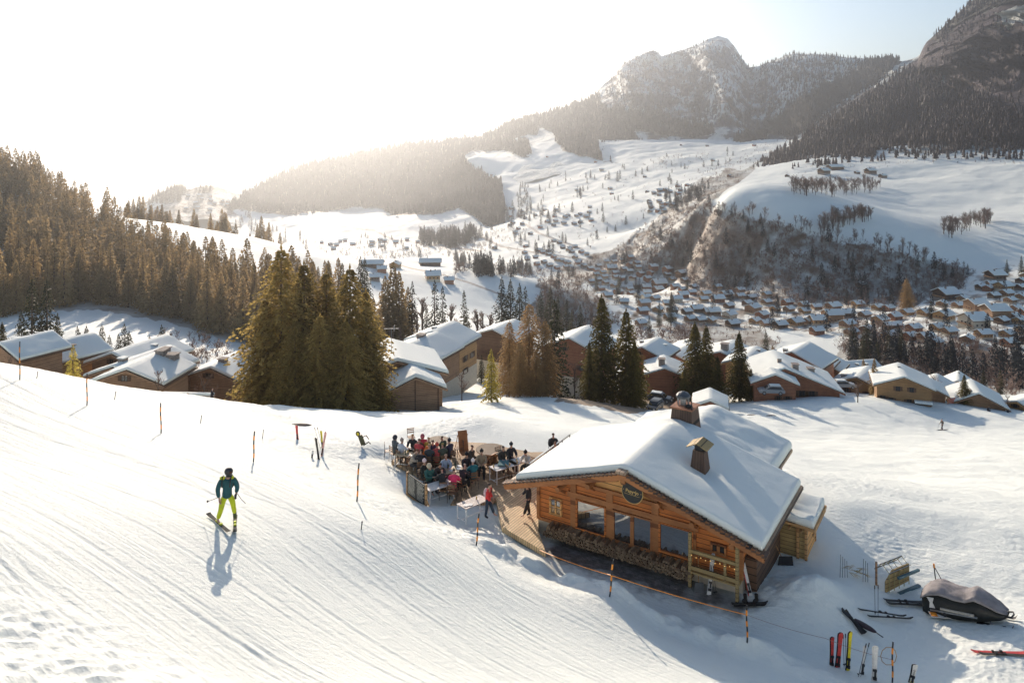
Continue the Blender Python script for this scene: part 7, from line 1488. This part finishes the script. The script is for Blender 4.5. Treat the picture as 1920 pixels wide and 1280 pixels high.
# orange fence at the back
o = thing('safety_fence', 'orange safety netting along the snow edge by the bushy spruce', 'fence', (0, 0, 0)); NETM, n_, l_, b_, o_ = newmat('orange_net'); b_.inputs['Base Color'].default_value = (.62, .13, .05, 1); P = [hit(x, y, 'n') for x, y in ((1777, 757), (1790, 756), (1805, 754), (1822, 755), (1836, 757), (1846, 759))]; v = MB()
for a, b in zip(P[:-1], P[1:]):
    for j in range(7): v.bar(a+V3((0, 0, .1+.15*j)), b+V3((0, 0, .1+.15*j)), .05)
    for j in range(9): c = a.lerp(b, j/9); v.bar(c+V3((0, 0, .1)), c+V3((0, 0, 1.0)), .05)
v.obj('netting', NETM, o)
for a in P: MB().bar(a-V3((0, 0, .2)), a+V3((0, 0, 1.2)), .07).obj('post', ORG, o)
# parked cars
def car(px, py, rz, col, label, Y=None, sc=1.0, snow=True):
    p = hit(px, py, 'nv') if Y is None else None
    if Y is not None: q = at(px, py, Y); p = V3((q.x, Y, q.z))
    o = thing('parked_car', label, 'car', p, rz, 'cars parked behind the crest'); o.scale = (sc,)*3; pt = paint(col, .3, .1, metal=.3, name='car_paint')
    lo = [(-2.2, .35), (-2.25, .75), (-2.1, .95), (-1.4, 1.0), (.9, 1.0), (1.9, .88), (2.2, .7), (2.22, .35)]; hi_ = [(-2.0, .98), (-1.7, 1.45), (-.2, 1.55), (.5, 1.45), (1.15, 1.0)]; Mx = Matrix(((1, 0, 0, 0), (0, 0, -1, 0), (0, 1, 0, 0), (0, 0, 0, 1)))
    MB().prism(lo[::-1], -.88, .88, Mx).obj('body', pt, o, bevel=.05); MB().prism(hi_[::-1], -.74, .74, Mx).obj('cabin', pt, o, bevel=.04)
    v = MB()
    for s in (-1, 1): v.prism([(-1.75, 1.03), (-1.55, 1.38), (-.2, 1.45), (.4, 1.36), (.9, 1.03)][::-1], s*.745-.005, s*.745+.005, Mx)
    v.poly([(1.14, -.62, 1.04), (1.14, .62, 1.04), (.56, .6, 1.42), (.56, -.6, 1.42)], [(0, 1, 2, 3)]); v.obj('window', GLASS2, o)
    for x in (-1.4, 1.4):
        for s in (-1, 1): w_ = MB().tube([(x, s*.70, .34), (x, s*.90, .34)], .34, 16).obj('wheel', BLACK, o); MB().tube([(x, s*.895, .34), (x, s*.91, .34)], .2, 12).obj('rim', METAL, w_)
    for s in (-1, 1): MB().box(2.19, 2.25, s*.62-.15, s*.62+.15, .62, .76).obj('headlight', WHITE, o)
    if snow: MB().box(-1.6, .3, -.6, .6, 1.53, 1.66).obj('snow_cap', SNOWR, o, bevel=.05)
car(1238, 752, R(-25), (.05, .06, .07), 'dark estate car with a snowy roof, rear one behind the crest', 140, 1.0); car(1228, 767, R(-120), (.03, .035, .04), 'small black car facing the camera at the snow edge', 128, 1.0, False); car(1446, 738, R(175), (.30, .31, .32), 'car buried under snow before the very wide red chalet', 138); car(1582, 727, R(0), (.35, .35, .35), 'silver car left of the grey roofed chalet', 152); car(878, 655, R(70), (.4, .45, .47), 'pale car behind the double chalet', 158)
# dark litter on the snow field
for px, py in ((1410, 778), (1446, 779), (562, 797)):
    b = base(px, py); o = MB().ball((0, 0, .02), (.9, .25, .08), 8, 4).obj('earth_patch', paint((.08, .06, .05), .9, .3, name='bare_earth')); o.location = b; tag(o, {1410: 'left dark bare patch beside the small shed', 1446: 'right dark bare patch beside the small shed', 562: 'dark patch behind the single red ski'}[px], 'bare patch')

# ------------------------------------------------------------------ haze
hm = bpy.data.materials.new('haze'); hm.use_nodes = True; hn = hm.node_tree.nodes; hn.clear()
ho = hn.new('ShaderNodeOutputMaterial'); hv = hn.new('ShaderNodeVolumePrincipled'); hm.node_tree.links.new(hv.outputs[0], ho.inputs['Volume'])
hv.inputs['Color'].default_value = (.86, .92, 1.0, 1); hv.inputs['Density'].default_value = .00013; hv.inputs['Anisotropy'].default_value = .78
hb = MB().box(-16000, 16000, -300, 15500, -1300, 900).obj('haze', hm); tag(hb, kind='stuff')
